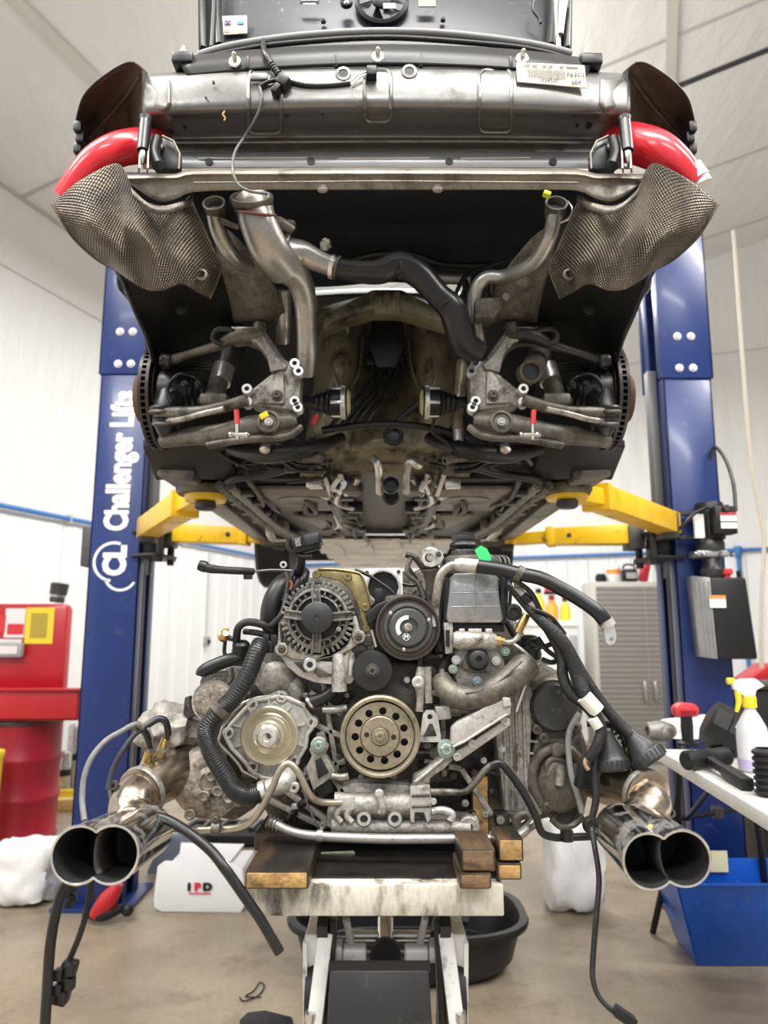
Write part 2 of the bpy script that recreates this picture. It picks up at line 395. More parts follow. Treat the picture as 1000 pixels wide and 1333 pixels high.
# lettering up the front of the left post
fx, fy = -1.615, 4.40 - .002
mt = Matrix.Translation((fx + .005, fy, 2.56)) @ FACE @ Matrix.Rotation(R(90), 4, 'Z')
text('post_lettering', 'Challenger Lifts', mt, .193, m_white, PL, bold=.0085, sx=.72)
def ring_px(b, c, r0, r1, a0, a1, y, n=20):
    o = [V((c[0] + math.cos(a0 + (a1-a0)*k/n)*r1, y, c[1] + math.sin(a0 + (a1-a0)*k/n)*r1)) for k in range(n+1)]
    i = [V((c[0] + math.cos(a0 + (a1-a0)*k/n)*r0, y, c[1] + math.sin(a0 + (a1-a0)*k/n)*r0)) for k in range(n+1)]
    for k in range(n): b.bm.faces.new([b.bm.verts.new(p) for p in (o[k], o[k+1], i[k+1], i[k])])
mt = Matrix.Translation((fx + .01, fy, 1.94)) @ FACE @ Matrix.Rotation(R(90), 4, 'Z')
text('post_logo', 'CL', mt, .179, m_white, PL, bold=.010, sx=.82)
b = B(); ring_px(b, (fx - .005, 1.935), .106, .122, R(70), R(265), fy); ring_px(b, (fx + .045, 1.86), .087, .102, R(200), R(330), fy); b.done('logo_ring', m_white, PL)
# little black limit box on the outer side of the left post
B().box((-1.80, 4.48, 2.03), (.055, .12, .24)).done('limit_box', mat('dark_grey_box', (.06, .06, .065), .5), PL, bev=.006)

def arm(pts, w0, w1, post_):
    """telescopic arm: outer tube, inner tube, pad"""
    a, b_, c = pts; d = (b_ - a).normalized(); d2 = (c - b_).normalized()
    t = B().beam(a, b_, w0, .115, w2=w0*.92, h2=.10).done('swing_arm', m_yel, post_, bev=.006); t['label'] = 'yellow swing arm'
    B().beam(b_ - d*.02, b_ + d*.03, w0*1.0, .112).done('end_collar', m_yel, t, bev=.004)
    e = c - d2*.06
    B().beam(b_ - d2*.10, e, w1, .07).done('inner_tube', m_yel, t, bev=.005)
    B().lathe(c + V((0, 0, -.03)), (0, 0, 1), [(.034, 0), (.078, 0), (.082, .008), (.082, .052), (.078, .06), (.034, .06)], 26).done('pad_ring', m_yel, t)
    B().lathe(c + V((0, 0, -.065)), (0, 0, 1), [(.03, 0), (.042, .008), (.042, .03), (.034, .035), (.034, .10), (.024, .10), (.024, .15)], 18).done('screw_pad', m_dsteel, t)
    B().lathe(c + V((0, 0, .085)), (0, 0, 1), [(.05, 0), (.062, .005), (.062, .022), (.05, .027)], 20).done('rubber_pad', m_rub, t)
    bolt(a.lerp(b_, .82) + V((0, -w0*.5 - .001, 0)), 3, m_dsteel, t, name='stop_bolt')
    B().box(a.lerp(b_, .05) + V((0, 0, -.02)), (w0*.7, w0*1.05, .14)).done('hinge_block', m_dsteel, t, bev=.006)
ZA = 2.015
def A(px, py, Y): return P(px, py, Y)
arm((A(192, 688, 4.30), A(240, 657, 3.12), A(268, 643, 2.86)), .12, .085, PL)
arm((A(214, 694, 4.55), A(318, 698, 4.52), A(364, 702, 4.5)), .13, .09, PL)
arm((A(872, 682, 4.0), A(778, 648, 3.05), A(738, 641, 2.86)), .12, .085, PR)
arm((A(830, 696, 4.25), A(718, 699, 4.4), A(660, 703, 4.5)), .13, .09, PR)

# hydraulic power unit on the right post
pu = thing('power_unit', 'black hydraulic power unit with grey ribbed tank on the right lift post', 'power unit', (1.72, 4.080, 1.4))
m_alu = mat('tank_aluminium', (0.42, 0.43, 0.44), 0.42, 0.7, var=0.1, vs_=20)
x0, x1 = P(905, 800, 3.980).x, P(972, 800, 3.980).x
zt, zb = P(930, 752, 3.950).z, P(930, 858, 3.950).z
B().prism([V((x0 + .075, 3.930, zt)), V((x1 - .01, 3.930, zt)), V((x1 + .02, 3.930, zb)), V((x0 + .085, 3.930, zb))], (0, .17, 0)).done('tank', m_blk, pu, bev=.012)
B().prism([V((x0 + .075, 3.935, zt)), V((x0, 4.000, zt + .015)), V((x0 + .02, 4.000, zb + .01)), V((x0 + .085, 3.935, zb))], (.02, .12, 0)).done('tank_side', m_alu, pu, bev=.004)
for k in range(4):
    f = .14 + .22*k; B().tube([V((x0 + .075*(1-f) + .004, 3.935 + .065*f - .004, zt - .02)), V((x0 + .02 + .065*(1-f) + .004, 3.935 + .065*f - .004, zb + .03))], .006, 8, 1).done('tank_rib', m_alu, pu)
c = P(932, 783, 3.925); B().box(c + V((.01, 0, 0)), (.085, .004, .065)).done('tank_label', m_white, pu)
B().box(c + V((.01, -.003, .024)), (.085, .003, .017)).done('label_band', mat('orange_print', (.85, .28, .06), .5), pu)
B().lathe(P(946, 748, 4.000), (0, 0, 1), [(.02, -.02), (.02, .0), (.03, .0), (.034, .012), (.03, .03), (.0, .034)], 16).done('filler_cap', mat('red_plastic', (.62, .04, .05), .4), pu)
B().lathe(P(962, 748, 4.030), (0, 0, 1), [(.012, -.02), (.012, .02), (0, .022)], 12).done('vent_plug', m_blk, pu)
B().lathe(P(927, 742, 4.030), (0, 0, 1), [(.05, -.05), (.06, -.02), (.065, 0), (.05, .02), (.05, .10), (.07, .10), (.075, .12), (.075, .15), (.06, .17)], 22).done('pump_body', m_dsteel, pu)
B().box(P(922, 722, 4.030), (.17, .12, .035)).done('valve_block', m_alu, pu, bev=.006)
for px in (906, 916, 938, 952): B().lathe(P(px, 722, 3.960), FWD, [(.014, 0), (.014, .02), (.008, .03)], 10).done('valve_fitting', m_zinc, pu)
mc = P(925, 690, 4.030)
B().lathe(mc + V((0, 0, -.06)), (0, 0, 1), [(.06, 0), (.075, .01), (.078, .03), (.078, .19), (.07, .21), (0, .215)], 24).done('motor', m_blk, pu)
sw = P(941, 678, 3.930)
B().box(sw, (.115, .09, .15)).done('switch_box', m_blk, pu, bev=.006)
B().box(sw + V((.01, -.047, -.005)), (.085, .003, .085)).done('warning_label', m_white, pu)
B().box(sw + V((.01, -.049, .03)), (.085, .003, .014)).done('label_band', mat('red_print', (.65, .03, .04), .5), pu)
B().box(sw + V((.01, -.049, -.012)), (.085, .003, .006)).done('label_rule', m_blk, pu)
B().box(P(910, 685, 3.960), (.05, .02, .13)).done('paper_tag', m_white, pu)
B().lathe(sw + V((0, 0, .06)), FWD, [(.02, .04), (.02, .06), (.014, .066)], 12).done('push_button', m_dsteel, pu)
for py in (668, 700): B().box(P(893, py, 4.050), (.08, .05, .02)).done('mounting_bracket', m_dsteel, pu)
tube('power_cable', [(958, 665, 3.950), (955, 630, 3.980), (944, 597, 4.030), (930, 582, 4.090), (924, 600, 4.130)], 2.4, m_dsteel, pu)
tube('hydraulic_hose', [(922, 660, 3.930), (905, 668, 3.900), (885, 688, 3.910), (868, 698, 4.030), (850, 702, 4.130)], 2.2, m_blk, pu)
# pale cord hanging beside the power unit
tube('hanging_cord', [(955, 300, 5.2), (968, 480, 5.2), (978, 600, 5.2), (994, 700, 5.2), (992, 760, 5.2), (991, 830, 5.2), (992, 870, 5.2)], 2.6, mat('cream_cord', (.55, .50, .40), .6), None)
hc = bpy.data.objects['hanging_cord']; tag(hc, 'pale cord hanging down beside the black power unit', 'cord')
# ------------------------------------------------------------------ things around the shop
m_red = mat('red_enamel', (0.47, 0.008, 0.016), 0.34, var=0.10, vs_=4, coat=0.2)
m_dred = mat('dark_red_enamel', (0.31, 0.006, 0.022), 0.4, var=0.12, vs_=4)
m_wplast = mat('white_plastic', (0.78, 0.78, 0.77), 0.45)
m_ylab = mat('yellow_plastic', (0.85, 0.66, 0.03), 0.45)
m_bag = mat('thin_white_bag', (0.80, 0.80, 0.80), 0.35, var=0.05, vs_=20, bump=0.7, bs=22, stretch=(1, 1, .5))
# red parts washer on its drum
def red_washer():
    Y = 5.9; d = P(28, 1080, 6.0); cx = d.x
    t = thing('solvent_drum', 'red steel drum under the red parts washer basin', 'drum', (cx, Y, 0))
    k = .29
    prof = [(k*.97, 0), (k, .01), (k, .02), (k*.98, .03), (k*.98, .27), (k*1.02, .29), (k*1.02, .31), (k*.98, .33), (k*.98, .55), (k*1.02, .57), (k*1.02, .59), (k*.98, .61), (k*.98, .83), (k, .85), (k, .87), (k*.95, .87)]
    B().lathe((cx, Y, 0), (0, 0, 1), prof, 40).done('drum_body', m_dred, t)
    B().lathe((cx, Y, .84), (0, 0, 1), [(k*1.03, 0), (k*1.04, .01), (k*1.04, .03), (k*1.0, .04)], 40).done('clamp_ring', mat('dark_steel', (.07, .07, .07), .4), t)
    t = thing('parts_washer', 'red steel parts washer basin with upright back panel on the drum', 'parts washer', (cx, Y, .88))
    xr = P(107, 915, 5.65).x; xl = xr - 1.05; zr = P(100, 897, 5.6).z; zb = .885
    rim = [V((xl, 5.58, zr)), V((xr, 5.58, zr)), V((xr, 6.2, zr)), V((xl, 6.2, zr))]
    B().prism([V((xl, 5.58, zb)), V((xr, 5.58, zb)), V((xr + .0, 5.58, zr)), V((xl, 5.58, zr))], (0, .012, 0)).done('front_panel', m_red, t, bev=.004)
    B().prism([V((xr, 5.58, zb)), V((xr, 6.2, zb)), V((xr, 6.2, zr)), V((xr, 5.58, zr))], (-.012, 0, 0)).done('side_panel', m_red, t, bev=.004)
    B().prism([V((xl, 5.58, zb)), V((xl, 6.2, zb)), V((xl, 6.2, zr)), V((xl, 5.58, zr))], (.012, 0, 0)).done('side_panel', m_red, t, bev=.004)
    B().prism([V((xl, 5.58, zb)), V((xr, 5.58, zb)), V((xr, 6.2, zb)), V((xl, 6.2, zb))], (0, 0, .012)).done('basin_floor', m_red, t)
    b = B(); b.beam(V((xl - .02, 5.57, zr)), V((xr + .02, 5.57, zr)), .05, .02); b.beam(V((xr + .01, 5.57, zr)), V((xr + .01, 6.2, zr)), .05, .02); b.done('basin_rim', m_red, t, bev=.004)
    xp = P(88, 800, 5.95).x; zt = P(60, 786, 5.95).z
    q = [V((xl, 5.95, zb)), V((xp, 5.95, zb)), V((xp, 5.95, zt - .05)), V((xp - .015, 5.95, zt - .015)), V((xp - .05, 5.95, zt)), V((xl, 5.95, zt))]
    lid = B().prism(q, (0, .10, 0)).done('back_panel', m_red, t, bev=.008)
    def patch(nm, x0, y0, x1, y1, m, dy=.004):
        a, c = P(x0, y0, 5.95 - dy), P(x1, y1, 5.95 - dy); B().box((a + c)/2, (c.x - a.x, .004, a.z - c.z)).done(nm, m, lid)
    patch('yellow_label', 35, 791, 68, 838, m_ylab); patch('label_print', 41, 798, 60, 830, mat('ochre_print', (.45, .33, .04), .5), .008)
    patch('white_label', 8, 792, 31, 830, m_wplast); patch('label_red_field', 10, 812, 30, 826, mat('red_print', (.65, .03, .04), .5), .008); patch('white_sticker', -20, 832, 28, 838, m_wplast); patch('label_red_field', -16, 800, 6, 824, mat('red_print', (.65, .03, .04), .5), .008)
    a = P(5, 846, 5.9); B().box(a, (.30, .06, .11)).done('switch_housing', mat('grey_box', (.35, .36, .37), .5), t, bev=.006)
    B().box(a + V((.02, -.034, 0)), (.2, .006, .06)).done('switch_face', m_wplast, t)
    c = V((P(74, 780, 6.0).x, 6.0, zt + .012))
    cn = thing('spray_can', 'small dark can standing on the red parts washer panel', 'can', c)
    B().lathe(c, V((.12, 0, 1)), [(.05, 0), (.058, .01), (.058, .06), (.066, .065), (.072, .15), (.055, .16), (0, .16)], 20).done('can_body', m_dsteel, cn)
    B().lathe(c + V((.006, 0, .045)), V((.12, 0, 1)), [(.0595, 0), (.0595, .03)], 20, cap=False).done('can_label', m_zinc, cn)
red_washer()
# yellow round cap by the drum, steel canisters and planks on the floor behind
c = P(-4, 984, 5.3); t = thing('yellow_bucket', 'yellow round lid peeking in at the edge beside the red drum', 'bucket', (c.x - .08, 5.3, 0))
B().lathe((c.x - .10, 5.3, 0), (0, 0, 1), [(.10, 0), (.115, .02), (.13, c.z - .02), (.14, c.z), (.14, c.z + .03), (0, c.z + .06)], 24).done('bucket_body', m_ylab, t)
for i, (px, lab) in enumerate(((80, 'steel canister on the floor beside the red drum, the shorter one'), (93, 'steel canister on the floor touching the blue post, the taller one'))):
    c = PZ(px, 1042 - i*6, 0); hh = .44 + .22*i
    t = thing('steel_canister', lab, 'canister', c, 'steel canisters beside the drum')
    B().lathe(c, (0, 0, 1), [(.06, 0), (.065, .01), (.065, hh - .03), (.05, hh), (0, hh)], 22).done('canister_body', m_zinc, t)
    B().lathe(c + V((0, 0, hh*.5)), (0, 0, 1), [(.067, 0), (.067, .06)], 22, cap=False).done('canister_band', m_blk, t)
c = PZ(88, 1058, 0); t = thing('yellow_board', 'pale yellow board lying on the floor behind the blue post', 'board', c)
B().box(c + V((.0, .2, .05)), (.5, .3, .10), Matrix.Rotation(R(15), 4, 'Z')).done('board_body', mat('pale_wood', (.62, .45, .17), .6, var=.2, vs_=8), t, bev=.01)
B().box(c + V((.0, .2, .127)), (.5, .05, .05), Matrix.Rotation(R(10), 4, 'Z')).done('strap', m_ylab, t)

def bag(c, sx, sy, sz, lab, seed, neck=False):
    random.seed(seed); b = B(); bmesh.ops.create_icosphere(b.bm, subdivisions=4, radius=1)
    from mathutils import noise as N
    for v in b.bm.verts:
        p = v.co.copy(); k = max(abs(p.x), abs(p.y), abs(p.z)); p = p.lerp(p / k, .62)
        n = N.noise(p*1.8 + V((seed, 0, 0)))*.16 + N.noise(p*4.5 + V((0, seed, 0)))*.05
        p *= 1 + n
        v.co = V((p.x*sx*.5, p.y*sy*.5, max(-sz*.5, p.z*sz*.5)))
    for v in b.bm.verts: v.co += V(c) + V((0, 0, sz*.5))
    return tag(b.done('plastic_bag', m_bag, smooth=50), lab, 'bag')
c = PZ(28, 1188, 0); bag(c + V((-.08, .2, 0)), .40, .36, .33, 'white plastic bag slumped on the floor by the left edge', 3)
c = PZ(757, 1196, 0); bag(c + V((.0, .14, 0)), .32, .28, .50, 'tall white plastic bag standing behind the exhaust', 9)

# white shipping box with printed flap
c = PZ(262, 1186, 0); t = thing('shipping_box', 'open white cardboard box with IPD print on its rounded flap', 'box', c)
m_card = mat('white_card', (.76, .765, .77), .6, var=.03, vs_=6)
yb = c.y
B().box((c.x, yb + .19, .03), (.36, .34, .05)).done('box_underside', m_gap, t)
B().box((c.x, yb + .20, .13), (.44, .36, .17)).done('box_body', m_card, t, bev=.01)
a = [P(201, 1182, yb - .02), P(200, 1170, yb - .02), P(205, 1128, yb - .01), P(214, 1121, yb - .01), P(308, 1124, yb - .01), P(316, 1131, yb - .01), P(319, 1178, yb - .02), P(313, 1188, yb - .02), P(210, 1187, yb - .02)]
fl_ = B().prism(a, (0, .012, 0)).done('flap', m_card, t, bev=.003)
for ch, px, m_ in (('I', 246, m_blk), ('P', 257, mat('red_print', (.65, .03, .04), .5)), ('D', 270, m_blk)):
    text('printed_letter', ch, Matrix.Translation(P(px, 1155, yb - .024)) @ FACE, .052, m_, fl_, bold=.004, sx=1.25)
B().box(P(260, 1163, yb - .024), (.12, .002, .006)).done('printed_line', mat('red_print', (.65, .03, .04), .5), fl_)
B().prism([P(232, 1122, yb + .10), P(300, 1122, yb + .10), P(318, 1100, yb + .42), P(236, 1098, yb + .42)], (0, 0, .006)).done('top_flap', m_card, t)
# tools and rags behind the box
c = PZ(215, 1128, 0); t = thing('grey_mat', 'blue-grey folded rubber mat leaning behind the white box', 'mat', c)
B().prism([PZ(190, 1140, .0), PZ(240, 1138, .0), PZ(262, 1085, .25), PZ(210, 1092, .22)], (0, .02, .02)).done('mat_body', mat('blue_grey', (.22, .26, .32), .6, var=.3, vs_=8), t, bev=.01)
c = PZ(290, 1104, 0); t = thing('creeper_tray', 'dark low tray of clutter on the floor behind the box', 'tray', c)
B().box(c + V((0, .2, .05)), (.7, .4, .08)).done('tray_body', m_blk, t, bev=.02)
for i in range(5): B().tube([c + V((-.3 + .12*i, .1, .10)), c + V((-.25 + .12*i, .2, .13)), c + V((-.2 + .13*i, .32, .10))], .02, 8, 4).done('tool', m_dsteel, t)
# red and black tool on the floor at the post's foot
c = PZ(138, 1196, .03); t = thing('grease_gun', 'small red and black hand tool lying at the foot of the blue post', 'tool', c)
B().tube([P(122, 1193, c.y), P(140, 1172, c.y), P(156, 1150, c.y)], [.03, .05, .022], 12, 6).done('red_body', m_red, t)
B().tube([P(110, 1188, c.y + .03), P(134, 1190, c.y), P(162, 1180, c.y + .04)], [.02, .036, .02], 10, 6).done('black_grip', m_blk, t)
B().ball(P(166, 1184, c.y + .03), .034).done('black_knob', m_blk, t)
tube('tool_cord', [(118, 1160, c.y), (126, 1172, c.y), (136, 1168, c.y), (150, 1158, c.y)], 2, m_blk, t)

# ------------------------------------------------------------------ grey cabinet by the back wall
def cabinet():
    Y = 8.6; a = P(771, 757, Y); b_ = P(884, 757, Y); xl, xr = a.x, a.x + .98; zt = a.z
    t = thing('storage_cabinet', 'grey two-door steel storage cabinet near the back wall', 'cabinet', ((xl + xr)/2, Y + .22, 0))
    m_c = mat('cabinet_grey', (.27, .255, .238), .42, .35, var=.06, vs_=3, bump=.05, bs=90, stretch=(.1, .1, 6), rvar=.05)
    m_f = mat('cabinet_frame', (.48, .46, .42), .45)
    B().box(((xl + xr)/2, Y + .25, zt/2), (xr - xl, .45, zt)).done('body', m_f, t, bev=.006)
    for i in range(2):
        x0 = xl + .045 + i*.568; b = B(); n = 34
        for k in range(n):
            z0 = .07 + (zt - .12)*k/n; z1 = .07 + (zt - .12)*(k + 1)/n; zm = (z0 + z1)/2
            v = [b.bm.verts.new(p) for p in ((x0, Y + .02, z0), (x0 + .562, Y + .02, z0), (x0 + .562, Y + .015, zm), (x0, Y + .015, zm), (x0, Y + .02, z1 - .004), (x0 + .562, Y + .02, z1 - .004))]
            b.bm.faces.new((v[0], v[1], v[2], v[3])); b.bm.faces.new((v[3], v[2], v[5], v[4]))
        d = b.done('door', m_c, t)
        hx = x0 + ((.50) if i == 0 else .05); hz = P(820, 900, Y).z
        h = B(); h.box((hx, Y - .015, hz), (.045, .03, .22)); h.done('handle', m_zinc, d, bev=.008)
    return xl, xr, zt
cxl, cxr, czt = cabinet()
def on_cab(px, dx=0): return V((P(px, 750, 8.7).x + dx, 8.72, czt + .003))
c = on_cab(800); t = thing('orange_jug', 'clear jug with orange label on top of the grey cabinet', 'jug', c)
B().lathe(c, (0, 0, 1), [(.07, 0), (.08, .02), (.08, .16), (.06, .2), (.035, .21), (.035, .25), (0, .25)], 20).done('jug_body', m_wplast, t)
B().lathe(c + V((0, 0, .09)), (0, 0, 1), [(.082, 0), (.082, .06)], 20, cap=False).done('jug_label', mat('orange_print', (.85, .28, .06), .5), t)
c = on_cab(783); t = thing('black_tin', 'low black tin at the end of the cabinet top', 'tin', c)
B().lathe(c, (0, 0, 1), [(.06, 0), (.065, .01), (.065, .07), (.05, .08), (.05, .095), (0, .095)], 18).done('tin_body', m_blk, t)
c = on_cab(820); t = thing('black_case', 'black tool case with carry handle on the cabinet top', 'case', c)
B().box(c + V((0, 0, .075)), (.16, .16, .15)).done('case_body', m_blk, t, bev=.02)
B().tube([c + V((-.07, 0, .15)), c + V((-.05, 0, .20)), c + V((.05, 0, .20)), c + V((.07, 0, .15))], .012, 8, 4).done('case_handle', m_blk, t)
B().box(c + V((0, -.082, .07)), (.12, .006, .07)).done('case_panel', mat('grey_box', (.35, .36, .37), .5), t)
c = on_cab(840); t = thing('red_box', 'slanted red box standing on the cabinet top', 'box', c)
B().box(c + V((-.0, 0, .125)), (.09, .12, .24), Matrix.Rotation(R(14), 4, 'Y')).done('box_body', m_red, t, bev=.006)
B().box(c + V((.0, -.063, .105)), (.06, .004, .10), Matrix.Rotation(R(14), 4, 'Y')).done('box_label', m_dred, t)
c = on_cab(862, .06); t = thing('blue_bucket', 'blue bucket on the cabinet top beside the lift post', 'bucket', c)
B().lathe(c, (0, 0, 1), [(.10, 0), (.13, .23), (.14, .23), (.14, .25), (.125, .25), (.10, .03)], 22).done('bucket_body', mat('blue_plastic', (.05, .14, .32), .45), t)
B().tube([c + V((-.14, 0, .24)), c + V((-.10, -.02, .30)), c + V((.10, -.02, .30)), c + V((.14, 0, .24))], .005, 6, 4).done('bail', m_zinc, t)

# colourful bottles on a white freezer-like chest left of the cabinet
Yc = 8.7
zc = P(738, 808, Yc).z; xl, xr = P(695, 820, Yc).x, P(752, 820, Yc).x
t = thing('supply_chest', 'white supply chest left of the grey cabinet, partly behind hoses', 'chest', ((xl + xr)/2, Yc + .25, 0))
B().box(((xl + xr)/2, Yc + .25, zc/2), (xr - xl, .5, zc)).done('body', m_wplast, t, bev=.01)
B().box(((xl + xr)/2, Yc + .24, zc - .05), (xr - xl + .02, .52, .04)).done('lid', m_wplast, t, bev=.01)
B().box((xr - .06, Yc - .01, zc*.55), (.10, .03, zc*.7)).done('door_panel', mat('grey_box', (.35, .36, .37), .5), t, bev=.01)
for px, r, h, col, lab in ((702, .07, .34, m_ylab, 'tall yellow bottle on the white supply chest'), (719, .07, .26, mat('orange_plastic', (.85, .35, .03), .45), 'wide orange tub on the white supply chest'), (736, .06, .24, m_ylab, 'short yellow bottle on the white supply chest by the cabinet')):
    c = V((P(px, 800, Yc + .2).x, Yc + .2, zc + .002)); t = thing('chemical_bottle', lab, 'bottle', c, 'bottles on the supply chest')
    B().lathe(c, (0, 0, 1), [(r*.95, 0), (r, .02), (r, h*.65), (r*.45, h*.85), (r*.4, h)], 18).done('bottle_body', col, t)
    B().lathe(c + V((0, 0, h - .01)), (0, 0, 1), [(r*.5, 0), (r*.5, .05), (0, .055)], 14).done('bottle_cap', m_red if px == 719 else m_blk, t)
# red cap hanging on the back wall
c = P(716, 752, 7.6); t = thing('safety_helmet', 'red helmet with black band stacked on the orange tub', 'helmet', V((P(719, 800, Yc + .2).x, Yc + .2, zc + .32)))
cc = V((P(719, 800, Yc + .2).x, Yc + .2, zc + .318))
B().lathe(cc, (0, 0, 1), [(.085, 0), (.085, .02), (.082, .05), (.06, .12), (.03, .15), (0, .155)], 20).done('crown', m_red, t)
B().lathe(cc + V((0, 0, .0)), (0, 0, 1), [(.088, 0), (.092, .01), (.088, .03)], 20).done('band', m_blk, t)

# ------------------------------------------------------------------ folding table with things on it
ZT = 1.0
m_tab = mat('table_white', (.70, .69, .66), .5, var=.06, vs_=10, dirt=(.35, .33, .29), ds=25, damt=.12)
tl = [PZ(1040, 1085, ZT), PZ(860, 975, ZT), PZ(842, 962, ZT)]
a0, a1 = PZ(1030, 1078, ZT), PZ(858, 977, ZT)
dirv = (a1 - a0).normalized(); nv = V((-dirv.y, dirv.x, 0)) * -1
if nv.x < 0: nv = -nv
L = (a1 - a0).length
TB = thing('folding_table', 'white topped folding table with black metal legs', 'table', ((a0 + a1)/2 - V((0, 0, ZT))))
k0 = a0 - dirv*.6; k1 = a1 + dirv*.05
B().prism([k0, k1, k1 + nv*.76, k0 + nv*.76], (0, 0, -.05)).done('table_top', m_tab, TB, bev=.008)
m_leg = mat('black_tube', (.015, .015, .017), .35, .3)
for a_, c_ in (((884, 1008, 3.7), (850, 1214)), ((968, 1055, 3.98), (990, 1160))):
    tp = P(*a_); ft = PZ(c_[0], c_[1], .012) if a_[0] < 900 else V((1.93, 3.99, .012))
    tp = V((tp.x, tp.y, ZT - .05)); B().tube([tp, tp.lerp(ft, .2) + V((.03, 0, 0)), tp.lerp(ft, .55) + V((.03, 0, 0)), ft], .016, 10, 5).done('leg', m_leg, TB)
tp0, tp1 = P(884, 1066, 3.80), P(966, 1052, 4.0)
B().tube([tp0, tp1], .013, 8, 1).done('leg_brace', m_leg, TB); B().tube([tp0 + V((.04, -.3, .20)), tp0 + V((.04, 0, 0))], .012, 8, 1).done('folding_strut', m_leg, TB); B().box(tp0.lerp(tp1, .6), (.05, .05, .06)).done('strut_hinge', m_dsteel, TB, bev=.006)
for off in (.25, .70):
    p = k0 + dirv*.02 + nv*off; B().tube([p + V((0, 0, -.05)), V((p.x, p.y, .012))], .016, 10, 1).done('leg', m_leg, TB)
p0 = PZ(938, 1006, ZT - .3)
Zt = ZT + .0015
# spray bottle
c = PZ(983, 1004, Zt); k = (c.y)/960*1.04
t = thing('spray_bottle', 'white spray bottle with yellow trigger on the folding table', 'spray bottle', c)
B().lathe(c, (0, 0, 1), [(.055, 0), (.066, .012), (.066, .15), (.062, .19), (.04, .235), (.024, .262), (.02, .29)], 24).done('bottle_body', mat('milky_plastic', (.70, .70, .74), .35), t)
B().lathe(c + V((0, 0, .004)), (0, 0, 1), [(.0668, .01), (.0668, .05)], 24, cap=False).done('fluid', mat('lilac_fluid', (.52, .45, .68), .3), t)
B().lathe(c + V((0, 0, .275)), (0, 0, 1), [(.03, 0), (.03, .045), (.022, .05), (0, .05)], 18).done('collar', m_ylab, t)
h = B().prism([c + V((-.075, -.014, .385)), c + V((-.07, -.014, .355)), c + V((-.02, -.014, .32)), c + V((.022, -.014, .32)), c + V((.03, -.014, .35)), c + V((.07, -.014, .37)), c + V((.03, -.014, .402)), c + V((-.03, -.014, .40))], (0, .028, 0)).done('spray_head', m_wplast, t, bev=.004)
B().tube([c + V((-.035, 0, .39)), c + V((-.05, 0, .345)), c + V((-.048, 0, .30)), c + V((-.062, 0, .255))], [.013, .014, .013, .008], 8, 4).done('trigger', m_ylab, t)
t.scale = (.84, .84, .84)
B().lathe(c + V((-.09, 0, .39)), (1, 0, 0), [(.012, -.004), (.015, 0), (.015, .02), (.01, .03)], 12).done('nozzle', m_ylab, t)
# dead blow mallet
a, b_ = PZ(893, 1003, Zt), PZ(948, 997, Zt); rr = .036
t = thing('mallet', 'black rubber mallet lying on the folding table', 'mallet', a)
a = V((a.x, a.y, Zt + rr)); b_ = V((b_.x, b_.y, Zt + rr)); d = (b_ - a).normalized()
B().lathe(a, d, [(rr*.8, 0), (rr, .008), (rr, .045), (rr*.93, .05), (rr*.93, (b_-a).length - .05), (rr, (b_-a).length - .045), (rr, (b_-a).length - .008), (rr*.8, (b_-a).length)], 26).done('head', m_rub, t)
m0 = (a + b_)/2; e = PZ(975, 1030, Zt); e = V((e.x, e.y, Zt + .02))
B().beam(m0, m0.lerp(e, .55), .03, .03).done('shaft', m_rub, t, bev=.006)
B().beam(m0.lerp(e, .5), e, .042, .04).done('grip', m_rub, t, bev=.008)
# red capped tool standing behind the mallet
c = PZ(896, 970, Zt); t = thing('red_handled_tool', 'upright black tool with red handle at the far end of the table', 'tool', c)
hh = P(896, 918, c.y).z - c.z
B().lathe(c, (0, 0, 1), [(.05, 0), (.05, .012), (.025, .02), (.028, hh*.45), (.026, hh*.72)], 16).done('black_stem', m_blk, t)
B().prism([c + V((-.06, -.03, hh*.72)), c + V((.05, -.03, hh*.72)), c + V((.055, -.03, hh*.95)), c + V((.03, -.03, hh*1.05)), c + V((-.03, -.03, hh*1.08)), c + V((-.065, -.03, hh*.95))], (0, .06, 0)).done('red_grip', mat('red_plastic', (.62, .04, .05), .4), t, bev=.012)
B().box(c + V((0, -.032, hh*.83)), (.07, .008, .016)).done('grip_slot', m_dred, t)
# black angular gauge
c = PZ(945, 985, Zt) + V((0, 0, .03)); t = thing('black_gauge_housing', 'black chunky plastic housing with small label behind the mallet', 'housing', c)
rt = Matrix.Rotation(R(32), 4, 'Y')
B().lathe(c + V((-.05, .02, .115)), V((.75, -.2, -.45)), [(.07, -.01), (.092, .0), (.095, .06), (.085, .07), (.085, .13), (.06, .15)], 8).done('housing_body', m_rub, t, smooth=20)
B().box(c + V((.035, -.078, .10)), (.035, .006, .03), rt).done('housing_label', m_wplast, t)
B().box(c + V((0, .02, -.010)), (.12, .1, .036)).done('housing_foot', m_blk, t, bev=.01)
# black corrugated pipe stub
c = PZ(996, 1036, Zt); t = thing('corrugated_sleeve', 'black corrugated rubber sleeve standing at the table edge', 'sleeve', c)
pr = []
for i in range(7): pr += [(.036, .003 + .020*i), (.043, .008 + .020*i), (.043, .016 + .020*i), (.036, .020 + .020*i)]
B().lathe(c + V((.015, 0, 0)), (0, 0, 1), [(.03, 0)] + pr + [(.03, .145), (.03, .05), (0, .05)], 24).done('sleeve_body', m_rub, t)
